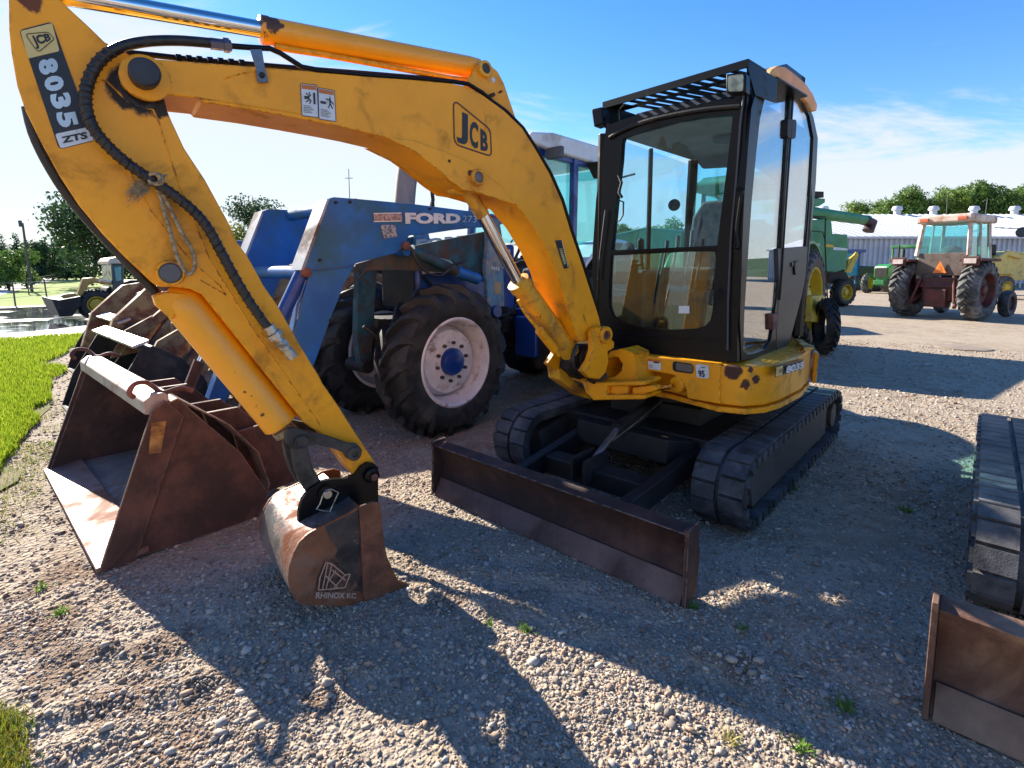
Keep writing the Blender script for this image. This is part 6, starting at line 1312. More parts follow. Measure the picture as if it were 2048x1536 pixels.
# wooded hill on the right
hillm = M('hillside_grass', (.05, .09, .02), .95, var=.2, vs=.3)
hv = []; hf = []; hn = 26
for j in range(9):
    for i in range(hn):
        X_ = 34 + i * 6.0; Y_ = 60 + j * 9.0; k = min(1, max(0, (X_ - 40) / 14)); k = k * k * (3 - 2 * k); hv.append((X_, Y_, -.4 + 5.4 * k * min(1, j / 3.2) + .5 * mnoise.noise(Vector((X_ * .1, Y_ * .1, 0)))))
for j in range(8):
    for i in range(hn - 1): a = j * hn + i; hf.append((a, a + 1, a + 1 + hn, a + hn))
me = bpy.data.meshes.new('hill'); me.from_pydata(hv, [], hf); me.materials.append(hillm); ho = bpy.data.objects.new('hill', me); COL.objects.link(ho); struct(ho)
pa_ = tree('broadleaf_tree', 'tall rounded green tree on the wooded hill, left end of the tree line', 'tree', 9.5, 7.5, 'summer', 9000, .17, 3, 'trees on the hill behind the white shed')
pb3 = tree('broadleaf_tree', 'broad green tree on the wooded hill above the red tractor cab', 'tree', 8.8, 7.2, 'light', 9000, .17, 5, 'trees on the hill behind the white shed')
pc3 = tree('broadleaf_tree', 'dark-centred green tree on the wooded hill, right of the red tractor cab', 'tree', 9.2, 7.8, 'summer', 9000, .17, 8, 'trees on the hill behind the white shed')
pa_.location = gz(1725, 76, .5); pb3.location = gz(1905, 74, 4.3); pc3.location = gz(1975, 74, 4.4)
pr_ = [pa_, pb3, pc3]; rnd = random.Random(4)
HL = [(1705, 79, .0, .8, 'smallest rounded tree at the low left tip of the wooded hill'), (1752, 77, 2.0, .92, 'green tree on the hill just right of the left-end tree'), (1782, 75, 3.3, 1.0, 'tall green tree on the hill over the first roof vent of the shed'),
      (1812, 75, 4.0, .95, 'bushy green tree on the hill between the first and second roof vents'), (1842, 74, 4.2, .92, 'green tree on the hill left of the second roof vent'), (1872, 76, 4.4, .95, 'green tree on the hill over the left side of the red tractor roof'),
      (1940, 75, 4.6, 1.0, 'green tree on the hill directly over the third roof vent'), (2008, 74, 4.6, 1.02, 'green tree on the hill over the fourth roof vent'), (2040, 75, 4.7, 1.05, 'tallest green tree on the hill at the right edge of the photo')]
for i, (x, d_, z, s_, lb) in enumerate(HL): dup(pr_[i % 3], gz(x, d_, z), rnd.uniform(0, 6), (s_ * rnd.uniform(.85, 1.0), s_ * rnd.uniform(.85, 1.0), s_ * rnd.uniform(.93, 1.10)), lb, 'trees on the hill behind the white shed')
WH = ['the left end of the shed', 'the tip of the auger', 'the first roof vent', 'the gap after the first roof vent', 'the second roof vent', 'the left half of the red tractor roof', 'the right half of the red tractor roof', 'the third roof vent', 'the fourth roof vent']
for i in range(9): dup(pr_[(i + 1) % 3], gz(1720 + i * 40, 90, 4.3), rnd.uniform(0, 6), 1.05, 'green tree of the rear row, above ' + WH[i], 'second line of trees on the hill')
# distant trees seen through the cab glass
BL = ['distant tree seen through the left part of the excavator windscreen', 'distant tree seen through the middle of the excavator windscreen', 'distant tree seen beside the seat through the excavator windscreen', 'distant tree beyond the seat through the windscreen glass', 'distant tree seen at the cab pillar between windscreen and door', 'distant tree showing through the cab door glass']
for i, x in enumerate((1240, 1290, 1345, 1400, 1455, 1540)): dup(pr_[i % 3], gz(x, 62 + 3 * (i % 2), -.4), i * 1.7, .80 + .05 * (i % 3), BL[i], 'trees beyond the yard seen through the cab')
# left side
bt_ = tree('broadleaf_tree', 'large dark tree with open branches behind the far backhoe, left of the yellow dipper arm', 'tree', 9.6, 10.5, 'blue', 15000, .17, 12, None, False, .10); bt_.location = gz(212, 45)
rt_ = tree('broadleaf_tree', 'open-crowned green tree showing above the blue loader arms', 'tree', 8.6, 7.6, 'blue', 7000, .13, 21); rt_.location = gz(520, 50)
yt = tree('young_tree', 'yellow-green bushy tree between the yellow dipper and the blue loader arm', 'tree', 5.9, 5.0, 'yellow', 6000, .13, 23, None, False, .1); yt.location = gz(472, 47)
sp = tree('spruce_tree', 'pointed dark spruce at the left edge of the photo beyond the pale road', 'tree', 6.6, 3.4, 'dark', 6000, .13, 31, 'spruces beyond the pale road', True); sp.location = gz(6, 68)
dup(sp, gz(36, 66), 1, (1.1, 1.1, .98), 'pointed dark spruce just left of the tall pole', 'spruces beyond the pale road')
rb = tree('broadleaf_tree', 'rounded dark tree right of the tall pole beyond the pale road', 'tree', 4.9, 6.2, 'dark', 9000, .16, 33, 'rounded trees beyond the pale road', False, .06); rb.location = gz(78, 62)
dup(rb, gz(132, 70), 2, (1.0, 1.0, 1.25), 'tallest rounded dark tree, left of the big open tree', 'rounded trees beyond the pale road')
dup(rb, gz(104, 74), 4, (1.0, 1.0, .8), 'low dark tree in the dip between two rounded trees', 'rounded trees beyond the pale road')
dup(rb, gz(160, 75), 3, .85, 'small rounded tree half behind the large dark tree', 'rounded trees beyond the pale road')
bu = tree('bush', 'pale green bush at the left edge beside the pale road', 'bush', 2.9, 3.4, 'summer', 5000, .10, 41, 'bushes along the pale road', False, .05); bu.location = gz(14, 36)
dup(bu, gz(50, 42), 2, (.9, .9, .62), 'low pale green bush at the foot of the tall pole', 'bushes along the pale road')
dup(bu, gz(-30, 38), 4, 1.1, 'pale green bush just cut by the left edge', 'bushes along the pale road')

# ================================================================ poles and fence on the left
woodp = M('grey_pole_wood', (.12, .10, .085), .85, var=.2, vs=8)
up_ = thing('utility_pole', 'tall slim dark pole standing on the lawn by the pale road', 'pole', G(64, 583))
p0 = G(64, 583); b = MB(); b.tube([p0, p0 + Vector((-.18, 0, 4.6))], [.09, .06], 10); b.build('pole', woodp, up_)
b = MB(); b.tube([p0 + Vector((-.22, -.1, 4.35)), p0 + Vector((-.25, -.1, 4.75))], .10, 10); b.build('lamp_head', T['greytrim'], up_)
fe = thing('wire_fence', 'thin wire fence with dark posts along the lawn beyond the wet road', 'fence', G(31, 610))
fp = [G(-40, 618), G(31, 612), G(95, 604), G(176, 596)]; fq = [G(58, 590), G(118, 563), G(150, 552)]
b_w = MB()
for L_ in (fp, fq):
    for i, p in enumerate(L_):
        b = MB(); b.tube([p, p + Vector((-.03 * i, 0, 1.05))], .03, 6); b.build('fence_post', woodp, fe)
        if i < len(L_) - 1:
            for z in (.35, .65, .95): b_w.tube([p + Vector((0, 0, z)), L_[i + 1] + Vector((0, 0, z))], .007, 4)
b_w.build('fence_wire', T['steel'], fe)
an = thing('antenna_mast', 'thin antenna mast against the clouds above the blue loader arm', 'mast', gz(704, 82)); p0 = gz(704, 82)
b = MB(); b.tube([p0, p0 + Vector((0, 0, 17))], [.10, .05], 6); b.build('mast', T['greytrim'], an)
b = MB(); b.tube([p0 + Vector((-.6, 0, 15.6)), p0 + Vector((.6, 0, 15.6))], .05, 6); b.build('cross_arm', T['greytrim'], an)

# ================================================================ white metal shed on the right
sh_ = thing('metal_shed', 'long white metal shed with ribbed walls and roof vents behind the tractors', 'shed', (40, 48, 0))
t = NT('ribbed_white_sheet'); t.put(t.p.inputs['Base Color'], t.mix(t.rng(t.noise(1.2, 4), .35, .7), (.40, .44, .52, 1), (.50, .54, .61, 1))); t.p.inputs['Roughness'].default_value = .45; shm = t.m
t = NT('white_roof_sheet'); t.put(t.p.inputs['Base Color'], t.mix(t.rng(t.noise(.6, 4), .35, .7), (.52, .54, .58, 1), (.60, .61, .64, 1))); t.p.inputs['Roughness'].default_value = .45; rfm = t.m
X0, X1, Y0, Y1, ZE, ZR = 19.4, 66., 43., 62., 4.15, 6.95
P = []; x = X0
while x < X1:
    P += [(x, Y0), (x + .16, Y0), (x + .19, Y0 - .12), (x + .33, Y0 - .12), (x + .36, Y0)]; x += .42
b = MB(); n = len(P); b.raw([(x, y, 0) for x, y in P] + [(x, y, ZE) for x, y in P], [(i, i + 1, n + i + 1, n + i) for i in range(n - 1)])
b.build('front_wall', shm, sh_, ang=20)
b = MB(); b.raw([(X0, Y0, 0), (X0, Y1, 0), (X0, Y1, ZE), (X0, (Y0 + Y1) / 2, ZR), (X0, Y0, ZE)], [(0, 1, 2, 3, 4)]); b.raw([(X0, Y1, 0), (X1, Y1, 0), (X1, Y1, ZE), (X0, Y1, ZE)], [(0, 1, 2, 3)]); b.build('end_wall', shm, sh_)
P = []; x = X0 - .3
while x < X1:
    P += [(x, 0), (x + .26, 0), (x + .31, .05), (x + .37, .05), (x + .42, 0)]; x += .62
b = MB(); n = len(P); YM = (Y0 + Y1) / 2
b.raw([(x, Y0 - .35, ZE - .05 + z) for x, z in P] + [(x, YM, ZR + z) for x, z in P] + [(x, Y1 + .3, ZE + z) for x, z in P], [(i, i + 1, n + i + 1, n + i) for i in range(n - 1)] + [(n + i, n + i + 1, 2 * n + i + 1, 2 * n + i) for i in range(n - 1)])
b.build('roof', rfm, sh_, ang=20)
b = MB(); b.box(X0 - .3, X1, Y0 - .42, Y0 - .36, ZE - .16, ZE + .02); b.build('eave_trim', rfm, sh_)
b = MB(); b.box(X0, X1, Y0 - .08, Y0 - .02, -.1, .35); b.build('wall_base', M('green_grey_base', (.12, .17, .14), .8), sh_)
for x in (1785, 1857, 1937, 2017, 1640):
    vx = (x - 1024) / CAM_F * (YM * CT) ; b = MB(); b.lathe((vx, YM, ZR - .2), (0, 0, 1), [(.30, 0), (.30, .55), (.46, .62), (.46, .74), (.36, .98), (0, 1.04)], 18); b.build('roof_vent', rfm, sh_)

# ================================================================ green tractor with the big yellow-rimmed wheel (behind the excavator cab)
g1_ = thing('row_crop_tractor', 'green tractor with yellow rims right behind the excavator cab, seen partly through its glass', 'tractor', W(-10.7, -3.5, 0))
def GR(a, b_, z): return (a - 10.7, b_ - 3.5, z)
wheel(g1_, W(-10.9, -2.55, .93), Lv, .95, .50, .58, T['tyre'], T['wheelyel'], T['wheelyel'], 22, .05, .07, .16, 8, 'rear_wheel', .2, -1)
wheel(g1_, W(-10.9, -4.45, .93), -Lv, .95, .50, .58, T['tyre'], T['wheelyel'], T['wheelyel'], 22, .05, .07, .16, 8, 'rear_wheel', .2, 1)
b = MB(); b.prism([SB(x, y, -2.2) for x, y in [(1626, 592), (1650, 590), (1652, 642), (1640, 646), (1622, 644)]], -Lv * .35); b.build('axle_casting', T['wheelyel'], g1_, .03)
c_ = SB(1652, 642, -2.0); b = MB(); tyre_mesh(b, Vector((c_.x, c_.y, .50)), (Lv + Fv * -.55).normalized(), .50, .20, .3, 20, .04, .04); b.build('gauge_wheel', T['tyre'], g1_)
b = MB(W); b.box(-12, -8.9, -3.85, -3.15, .7, 1.2); b.build('chassis', T['dark'], g1_, .02)
b = MB(W); b.tprism([(-10.1, -3.9, 1.1), (-10.1, -3.9, 1.95), (-8.1, -3.9, 1.75), (-7.9, -3.9, 1.5), (-7.9, -3.9, 1.05)], (0, .8, 0)); b.build('hood', T['green'], g1_, .05, 3)
b = MB(W); b.tprism([(-9.95, -4.3, 2.95), (-9.9, -4.3, 3.1), (-10.3, -4.3, 3.28), (-11.7, -4.3, 3.3), (-12.0, -4.3, 3.15), (-12.0, -4.3, 2.95)], (0, 1.6, 0)); b.build('cab_roof', T['green'], g1_, .06, 3)
b = MB(W)
for a_, a2 in ((-10.1, -10.2), (-11.0, -11.0), (-11.85, -11.8)):
    for y in (-4.2, -2.8): b.bar((a_, y, 1.4), (a2, y, 2.95), .07, .07, raw=False)
b.build('cab_frame', T['dark'], g1_, .01)
b = MB(W); b.box(-11.8, -10.15, -4.18, -2.82, 1.2, 1.75); b.build('cab_body', T['green'], g1_, .03)
b = MB(W)
b.tprism([(-10.15, -2.79, 1.75), (-10.2, -2.79, 2.95), (-11.8, -2.79, 2.95), (-11.8, -2.79, 1.75)], (0, .006, 0)); b.tprism([(-10.13, -4.15, 1.75), (-10.2, -4.15, 2.95), (-10.2, -2.85, 2.95), (-10.13, -2.85, 1.75)], (.006, 0, 0)); b.build('cab_glass', T['glass2'], g1_)
b = MB(W); b.box(-11.3, -10.9, -3.75, -3.25, 1.7, 2.4); b.build('tractor_seat', T['seat'], g1_, .05)
arcA = [(-10.9 + 1.12 * math.cos(t_), .93 + 1.08 * math.sin(t_)) for t_ in np.linspace(.5, 2.5, 12)]; arcB = [(-10.9 + 1.07 * math.cos(t_), .93 + 1.03 * math.sin(t_)) for t_ in np.linspace(.5, 2.5, 12)]
b = MB(W); b.tprism([(a, -2.4, z) for a, z in arcA] + [(a, -2.4, z) for a, z in arcB[::-1]], (0, -.5, 0)); b.build('fender', T['green'], g1_)
for y in (-2.9, -4.1): wheel(g1_, W(-8.3, y, .62), Lv * (1 if y > -3.5 else -1), .62, .35, .36, T['tyre'], T['wheelyel'], T['wheelyel'], 18, .04, .05, .1, 0, 'front_wheel', .1, -1)

# ================================================================ green combine, traced on its side plane
cbo = Vector((13.46, 20.92, 0)); cn = Vector((.34, -.94, 0)).normalized(); ch = Vector((-.94, -.34, 0)).normalized()
cb = thing('combine_harvester', 'green combine harvester with its unloading auger folded back toward the white shed', 'combine', cbo - ch * 0)
def CS(x, y, o=0): return PL(x, y, cbo + cn * o, cn)
def CP(q, o=0): return [CS(x, y, o) for x, y in q]
b = MB(); b.prism(CP([(1530, 455), (1619, 440), (1652, 438), (1664, 442), (1666, 467), (1696, 469), (1697, 500), (1692, 538), (1672, 545), (1655, 543), (1648, 560), (1530, 570)]), -cn * 2.6); body3 = b.build('body', T['greenteal'], cb, .05, 2)
b = MB(); b.prism(CP([(1625, 508), (1643, 510), (1650, 560), (1648, 600), (1632, 606), (1626, 560)], .03), -cn * .5); b.build('side_shield', T['green'], cb, .02)
b = MB(); b.prism(CP([(1651, 488), (1667, 490), (1667, 495), (1651, 494)], .02), -cn * .02); b.build('yellow_stripe', T['wheelyel'], body3)
b = MB(); b.prism(CP([(1667, 494), (1695, 497), (1695, 501), (1667, 500)], .02), -cn * .02); b.build('pale_stripe', T['decalwhite'], body3); b = MB(); b.prism(CP([(1618, 486), (1640, 487), (1640, 492), (1618, 491)], .02), -cn * .02); b.build('pale_stripe', M('pale_stripe', (.45, .6, .45), .5), body3)
b = MB(); b.tube([CS(1600, 422, -.4), CS(1736, 441, -.4)], [.24, .20], 16); b.build('unloading_auger', T['greenteal'], cb)
b = MB(); b.tube([CS(1728, 440, -.4), CS(1742, 446, -.4), CS(1736, 462, -.4)], [.21, .24, .22], 14); b.build('auger_spout', M('dark_maroon_spout', (.05, .02, .03), .6), cb)
b = MB(); b.prism(CP([(1600, 394), (1651, 397), (1651, 405), (1640, 412), (1600, 418)], -.3), -cn * 1.8); b.build('grain_tank_top', T['greenteal'], cb, .04)
b = MB(); b.prism(CP([(1618, 382), (1648, 383), (1648, 395), (1618, 394)], -.4), -cn * 1.6); b.build('tank_extension', T['dark'], cb, .02)
b = MB(); b.prism(CP([(1656, 541), (1676, 542), (1690, 538), (1700, 560), (1680, 570), (1660, 566)], -.3), -cn * 1.8); b.build('rear_axle_frame', T['dark'], cb, .02)
b = MB(); b.tube(CP([(1651, 436), (1650, 480), (1653, 560), (1655, 600)], .3), .025, 6); b.tube(CP([(1622, 433), (1651, 434)], .3), .025, 6); b.tube(CP([(1622, 462), (1645, 464), (1650, 480)], .3), .02, 6); b.build('ladder_rail', T['dark'], cb)
b = MB(); b.prism(CP([(1697, 520), (1715, 505), (1718, 510), (1702, 545), (1694, 545)], -.4), -cn * .1); b.tube(CP([(1690, 545), (1712, 505)], -.2), .04, 6); b.build('rear_hitch', T['wheelyel'], cb)
def offw(p, o): return Vector((p.x, p.y, 0)) + cn * o
wc = CS(1693, 583); wheel(cb, Vector((wc.x, wc.y, .56)) - cn * .15, cn, .58, .42, .30, T['tyre'], T['wheelyel'], T['wheelyel'], 16, .05, .06, .10, 0, 'rear_wheel', .12, -1)
wheel(cb, Vector((wc.x, wc.y, .56)) - cn * 2.4, -cn, .58, .42, .30, T['tyre'], T['wheelyel'], T['wheelyel'], 16, .05, .06, .10, 0, 'rear_wheel', .12, -1)
for o_ in (-.2, -2.6): wheel(cb, Vector((wc.x, wc.y, .85)) + ch * 3.8 + cn * o_, cn, .85, .55, .45, T['tyre'], T['wheelyel'], T['wheelyel'], 18, .05, .06, .10, 0, 'drive_wheel', .12, -1)
b = MB(); b.prism([offw(CS(1600, 500), -.5) + ch * k + Vector((0, 0, z)) for k, z in ((1.2, 1.6), (2.9, 1.6), (3.1, 3.3), (1.2, 3.4))], -cn * 1.6); b.build('cab', T['green'], cb, .06)

# ================================================================ red and white tractor seen from behind
RH = Vector((.87, .49, 0)).normalized(); RL_ = Vector((-RH.y, RH.x, 0)); RO = Vector((13.2, 15.95, 0))
def RT(p): return RO + RH * p[0] + RL_ * p[1] + Vector((0, 0, p[2]))
def RC(p): return RT((p[0] + .30, p[1] * .86, p[2]))
rd = thing('farm_tractor', 'dull red tractor with white cab and orange warning triangle, seen from behind', 'tractor', RO)
redtyre = M('dusty_tyre_rubber', (.045, .047, .052), .7, var=.3, vs=6, dirt=(.16, .16, .16), da=.4, ds=3)
for s_ in (1, -1):
    wheel(rd, RT((0, s_ * .88, .88)), RL_ * s_, .90, .48, .50, redtyre, T['redtrac'], T['redtrac'], 22, .06, .07, .12, 8, 'rear_wheel', .15, -s_)
    wheel(rd, RT((2.3, s_ * .85, .42)), RL_ * s_, .42, .26, .24, redtyre, T['redtrac'], None, 3, .005, .03, .06, 0, 'front_wheel', .1, 1)
    b = MB(RT); b.box(-.75, .55, s_ * .62 - .0 if s_ > 0 else -1.16, 1.16 if s_ > 0 else -.62, 1.72, 1.80); b.box(-.76, -.70, .70 if s_ > 0 else -1.10, 1.10 if s_ > 0 else -.70, 1.60, 1.86); fd_ = b.build('fender', T['redtrac'], rd, .02)
    b = MB(RT); 
    b.prism([RT(p) for p in ((-.77, s_ * .76, 1.66), (-.77, s_ * 1.04, 1.66), (-.77, s_ * 1.04, 1.80), (-.77, s_ * .76, 1.80))], RH * -.03); b.build('tail_lamp', M('pale_tail_lamp', (.6, .5, .48), .3), fd_)
    b = MB(RT); b.tube([(-.1, s_ * .45, .75), (-.75, s_ * .62, .38)], .05, 8, raw=False); b.tube([(-.35, s_ * .40, 1.3), (-.62, s_ * .55, .5)], .035, 8, raw=False); b.build('lift_arm', T['redtrac'], rd)
b = MB(RT); b.box(-.35, .5, -.38, .38, .55, 1.25); b.box(-.45, -.2, -.28, .28, .35, .9); b.tprism([(-.3, -.62, 1.2), (-.3, .62, 1.2), (-.42, .5, .95), (-.42, -.5, .95)], (.4, 0, 0)); b.build('transmission', T['redtrac'], rd, .03)
b = MB(RT); b.box(.6, 2.6, -.3, .3, .75, 1.45); b.box(2.2, 2.4, -.9, .9, .38, .48); b.build('engine_hood', T['redtrac'], rd, .04)
b = MB(RC); b.tprism([(-.5, -.78, 1.3), (-.5, .78, 1.3), (-.5, .70, 1.98), (-.5, -.70, 1.98)], (.12, 0, 0)); b.build('cab_rear_panel', M('faded_brown_rear_panel', (.13, .10, .085), .6, dirt=(.08, .05, .04), da=.4), rd, .02)
b = MB(RC)
for s_ in (1, -1):
    b.bar(RC((-.5, s_ * .76, 1.9)), RC((-.38, s_ * .68, 2.9)), .10, .10); b.bar(RC((1.05, s_ * .74, 1.6)), RC((.95, s_ * .66, 2.9)), .08, .08); b.bar(RC((.3, s_ * .76, 1.6)), RC((.3, s_ * .68, 2.9)), .05, .06)
    b.box(-.45, 1.05, .70 * s_ if s_ > 0 else -.76, .76 if s_ > 0 else -.70, 1.2, 1.85)
b.build('cab_frame', T['offwhite'], rd, .012)
b = MB(RC); b.tprism([(-.46, -.68, 1.98), (-.46, .68, 1.98), (-.38, .62, 2.82), (-.38, -.62, 2.82)], (.006, 0, 0)); b.tprism([(1.0, -.68, 1.75), (1.0, .68, 1.75), (.94, .62, 2.85), (.94, -.62, 2.85)], (.006, 0, 0)); b.tprism([(-.42, -.72, 1.85), (1.0, -.72, 1.85), (.92, -.66, 2.85), (-.36, -.66, 2.85)], (0, .006, 0)); b.tprism([(-.42, .72, 1.85), (1.0, .72, 1.85), (.92, .66, 2.85), (-.36, .66, 2.85)], (0, .006, 0)); b.build('cab_glass', T['glass2'], rd)
b = MB(RC); b.box(-.62, 1.15, -.82, .82, 2.88, 3.12); rf = b.build('cab_roof', T['offwhite'], rd, .06, 3)
for s_ in (1, -1):
    b = MB(RC); b.box(-.66, -.60, s_ * .55 - .13, s_ * .55 + .13, 2.93, 3.03); b.build('roof_lamp', M('amber_lamp', (.5, .12, .06), .3), rf, .01)
b = MB(RC); b.tprism([(-.56, -.20, 1.38), (-.56, .20, 1.38), (-.56, .0, 1.74)], (.012, 0, 0)); b.build('warning_triangle', T['orange'], rd)
b = MB(RC); b.tprism([(-.565, -.09, 1.44), (-.565, .09, 1.44), (-.565, .0, 1.61)], (.004, 0, 0)); b.build('triangle_centre', M('dull_orange', (.55, .16, .04), .5), rd)
b = MB(RC); b.lathe((.1, 0, 1.95), (0, 0, 1), [(0, 0), (.30, 0), (.30, .02), (.26, .16), (.12, .26), (0, .28)], 20, raw=False); b.build('tractor_seat', T['seat'], rd)
b = MB(RC); b.tube([(1.0, -.80, 2.75), (1.1, -1.5, 2.68)], .015, 6, raw=False); b.lathe((1.1, -1.5, 2.58), (-1, 0, 0), [(.10, -.02), (.15, 0), (.13, .03), (0, .04)], 16, raw=False); b.build('side_mirror', T['greytrim'], rd)
b = MB(RC); b.tube([(.9, .6, 3.1), (.9, .62, 3.9)], .012, 5, raw=False); b.tube([(.5, -.7, 3.1), (.5, -.72, 3.6)], .012, 5, raw=False); b.build('aerial', T['greytrim'], rd)

# ================================================================ green tractor nose between combine and red tractor
GH = Vector((-.87, -.50, 0)).normalized(); GL_ = Vector((-GH.y, GH.x, 0)); GO = gz(1783, 32.5)
def GT(p): return GO + GH * p[0] + GL_ * p[1] + Vector((0, 0, p[2]))
g2_ = thing('farm_tractor', 'bright green tractor with black grille facing left of the red tractor', 'tractor', GO)
b = MB(GT); b.tprism([(-1.6, -.42, 1.0), (-1.6, -.42, 1.9), (.9, -.42, 1.8), (1.25, -.42, 1.6), (1.25, -.42, .95)], (0, .84, 0)); hd = b.build('hood', M('bright_green_paint', (.04, .30, .03), .35, coat=.3), g2_, .08, 3)
b = MB(GT); b.box(1.255, 1.30, -.36, .36, 1.0, 1.55); b.build('grille', T['dark'], hd, .03)
b = MB(GT); b.box(1.256, 1.31, -.34, .34, 1.58, 1.68); b.build('headlamp', T['white'], hd, .02)
b = MB(GT); b.box(-1.4, 1.2, -.3, .3, .5, 1.0); b.box(.9, 1.5, -.3, .3, .55, .85); b.build('front_support', T['green'], g2_, .04)
for s_ in (1, -1):
    wheel(g2_, GT((.7, s_ * .95, .62)), GL_ * s_, .64, .38, .34, redtyre, T['wheelyel'], T['wheelyel'], 16, .06, .07, .1, 0, 'front_wheel', .1, -s_)
    wheel(g2_, GT((-2.0, s_ * .95, .9)), GL_ * s_, .92, .5, .5, redtyre, T['wheelyel'], T['wheelyel'], 20, .05, .07, .1, 0, 'rear_wheel', .1, -s_)
b = MB(GT); b.tube([(-.9, .2, 1.9), (-.9, .2, 2.75)], .09, 10, raw=False); b.tube([(-1.2, -.2, 1.9), (-1.2, -.2, 2.9), (-1.25, -.2, 3.0)], .06, 10, raw=False); b.build('exhaust_stack', T['dark'], g2_)
b = MB(GT); b.box(-2.9, -1.5, -.75, .75, 1.3, 2.0); b.box(-2.9, -1.45, -.78, .78, 2.85, 3.05); b.build('cab', T['green'], g2_, .05)
b = MB(GT)
for q in ((-1.55, .7), (-1.55, -.7), (-2.85, .7), (-2.85, -.7)): b.bar(GT((*q, 1.9)), GT((*q, 2.9)), .08, .08)
b.build('cab_post', T['green'], g2_)
g3 = thing('farm_machine', 'dark green machine with black tyres in the shade left of the bright green tractor', 'tractor', gz(1728, 36)); o3 = gz(1728, 36)
def G3(p): return o3 + Vector(p)
b = MB(G3); b.tprism([(-1.0, 0, .7), (-1.0, 0, 1.5), (-.4, 0, 1.75), (1.2, 0, 1.7), (1.2, 0, .7)], (.3, 1.6, 0)); b.build('body', M('dark_green_paint', (.008, .05, .02), .5), g3, .1, 3)  # body in one even dark green
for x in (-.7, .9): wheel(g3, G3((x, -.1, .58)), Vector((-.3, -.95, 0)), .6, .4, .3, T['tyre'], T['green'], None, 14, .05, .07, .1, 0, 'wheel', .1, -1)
bi = thing('blue_implement', 'small blue frame and tank standing behind the rear of the green combine', 'implement', gz(1706, 34)); o4 = gz(1706, 34)
b = MB(lambda p: o4 + Vector(p)); b.box(-.45, .35, 0, .5, 1.1, 2.6); b.build('tank', M('faded_cyan_blue', (.03, .25, .42), .5), bi, .05)
b = MB(lambda p: o4 + Vector(p)); b.box(-.6, .75, -.05, .55, 2.6, 2.8); b.box(-.42, -.3, 0, .1, 0, 1.1); b.box(.2, .32, 0, .1, 0, 1.1); b.box(.3, .42, -.06, .0, 1.1, 2.6); b.build('frame', T['tblue'], bi, .02)

# ================================================================ pale yellow loader at the right edge
yo = gz(2010, 26.0); YH = Vector((.9, .2, 0)).normalized(); YL_ = Vector((-YH.y, YH.x, 0))
def YT(p): return yo + YH * p[0] + YL_ * p[1] + Vector((0, 0, p[2]))
yl = thing('wheel_loader', 'pale yellow loader with yellow wheel behind the red tractor at the right edge', 'loader', yo)
wheel(yl, YT((0, 0, .58)), -YL_, .60, .42, .30, redtyre, T['wheelyel'], T['wheelyel'], 16, .05, .06, .05, 0, 'front_wheel', .2, -1)
wheel(yl, YT((0, 1.7, .58)), YL_, .60, .42, .30, redtyre, T['wheelyel'], T['wheelyel'], 16, .05, .06, .05, 0, 'front_wheel', .2, -1)
wheel(yl, YT((2.7, 0, .58)), -YL_, .60, .42, .30, redtyre, T['wheelyel'], T['wheelyel'], 16, .05, .06, .05, 0, 'rear_wheel', .2, -1)
b = MB(YT); b.tprism([(-.9, .1, 1.2), (-.9, .1, 1.9), (-.3, .1, 2.2), (.2, .1, 2.4), (3.2, .1, 2.3), (3.2, .1, 1.1), (.8, .1, .9), (.6, .1, 1.25)], (0, 1.5, 0)); b.build('body', T['paleyel'], yl, .05)
b = MB(YT)
for z in (1.5, 1.75): b.box(-.95, -.5, .0, .08, z, z + .06)
b.box(-.95, -.88, 0, .08, 1.2, 1.9); b.tprism([(-.6, -.05, 2.1), (.1, -.05, 2.45), (1.0, -.05, 2.2), (1.0, -.05, 2.0), (.1, -.05, 2.2), (-.5, -.05, 1.9)], (0, .15, 0)); b.build('lift_frame', T['paleyel'], yl, .02)
b = MB(YT); b.box(-.9, -.2, .3, 1.2, 2.2, 2.75); b.build('engine_cover', T['dark'], yl, .08)

# green wagon glimpsed through the windscreen
gw = thing('grain_wagon', 'rounded green wagon seen only through the windscreen of the yellow excavator', 'wagon', gz(1290, 15)); o5 = gz(1290, 15)
b = MB(lambda p: o5 + Vector(p)); b.tprism([(-1.0, 0, 1.1), (-1.25, 0, 2.0), (-.9, 0, 2.5), (.0, 0, 2.7), (1.2, 0, 2.6), (1.4, 0, 2.0), (1.0, 0, 1.1)], (.4, 1.6, 0)); b.build('hopper', T['greenteal'], gw, .12, 3)
for x in (-.7, .8): wheel(gw, o5 + Vector((x, -.1, .48)), Vector((.1, -1, 0)), .5, .3, .26, T['tyre'], T['wheelyel'], None, 12, .03, .05, .05, 0, 'wheel', .1, -1)
b = MB(lambda p: o5 + Vector(p)); b.box(-1.0, 1.2, .2, 1.5, .75, 1.1); b.build('wagon_frame', T['dark'], gw, .02)

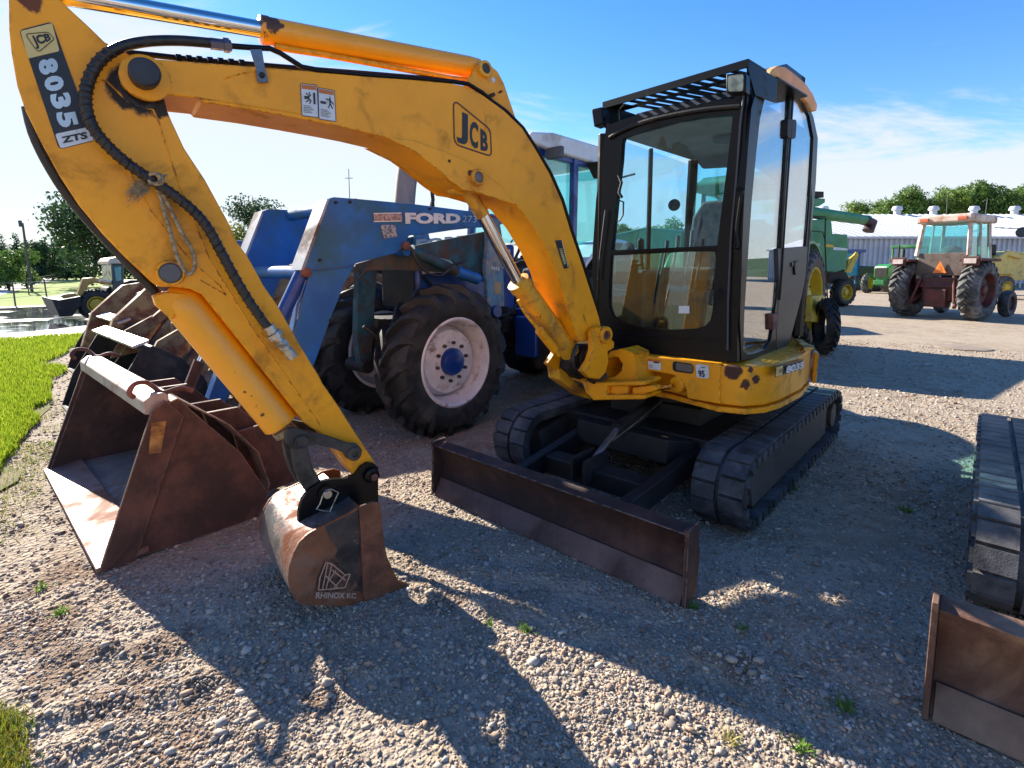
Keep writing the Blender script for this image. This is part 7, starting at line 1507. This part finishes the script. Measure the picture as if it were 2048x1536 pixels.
# ================================================================ small things on the ground
mh = thing('manhole_cover', 'round rusty manhole cover set in the gravel left of the red tractor wheel', 'manhole cover', G(1926, 696))
b = MB(); b.lathe(G(1926, 696, .0), (0, 0, 1), [(0, 0), (.42, 0), (.42, .015), (.38, .02), (0, .02)], 28); b.build('cover', M('rusty_brown_cover', (.27, .21, .16), .8), mh)
WD = [(1052, 1258, .05, 'bright green weed tuft in the sunlit gravel in front of the dozer blade'), (1388, 1216, .05, 'small green weed against the right end of the dozer blade'), (980, 1243, .03, 'tiny green seedling left of the bright weed tuft'),
      (1690, 1415, .06, 'low spreading weed in the gravel left of the tan blade'), (1812, 1022, .06, 'dark green weed in the shaded gravel right of the excavator track'), (1486, 1258, .04, 'rounded weed in shade just below the right track'),
      (1578, 975, .07, 'leafy weeds sprouting beside the lower run of the excavator track'), (122, 1222, .05, 'pale green weed in the gravel below the big rusty bucket'), (84, 1172, .05, 'yellow-green weed left of the lower corner of the rusty bucket'),
      (1600, 1495, .05, 'small weed near the bottom edge, left of the tan blade'), (1465, 1475, .05, 'straw-coloured weed near the bottom edge of the photo'), (150, 1010, .05, 'grassy weed beside the lip of the big rusty bucket')]
for i, (x, y, s_, lb) in enumerate(WD):
    p = G(x, y); p.z = gh(p.x, p.y); w_ = thing('weed', lb, 'weed', p); rg = np.random.default_rng(i); V_ = []; Q_ = []; C_ = []
    for k in range(34):
        a = rg.uniform(0, 6.28); L0 = s_ * rg.uniform(.4, 1.1); el = rg.uniform(.2, 1.3); o0 = rg.normal(0, s_ * .25, 2); d0_ = np.array([math.cos(a) * math.cos(el), math.sin(a) * math.cos(el), math.sin(el)]); sdv = np.array([-math.sin(a), math.cos(a), 0]) * s_ * .06
        b0_ = np.array([o0[0], o0[1], 0]); n0_ = len(V_); V_ += [b0_ - sdv * .5, b0_ + sdv * .5, b0_ + d0_ * L0 * .6 + sdv, b0_ + d0_ * L0 * .6 - sdv, b0_ + d0_ * L0 * .95 - np.array([0, 0, L0 * .15])]; Q_ += [(n0_, n0_ + 1, n0_ + 2), (n0_, n0_ + 2, n0_ + 3), (n0_ + 3, n0_ + 2, n0_ + 4)]
        c_ = np.array([.14, .26, .03]) * rg.uniform(.6, 1.4) if i != 10 else np.array([.40, .36, .14]) * rg.uniform(.6, 1.2); C_ += [(*c_, 1)] * 5
    o = raw_mesh('leaves', np.array(V_), np.array(Q_), MT['blade'], np.array(C_)); o.parent = w_
for o in COL.objects:
    if o.type == 'MESH' and o.name.split('.')[0] in ('ground',): pass
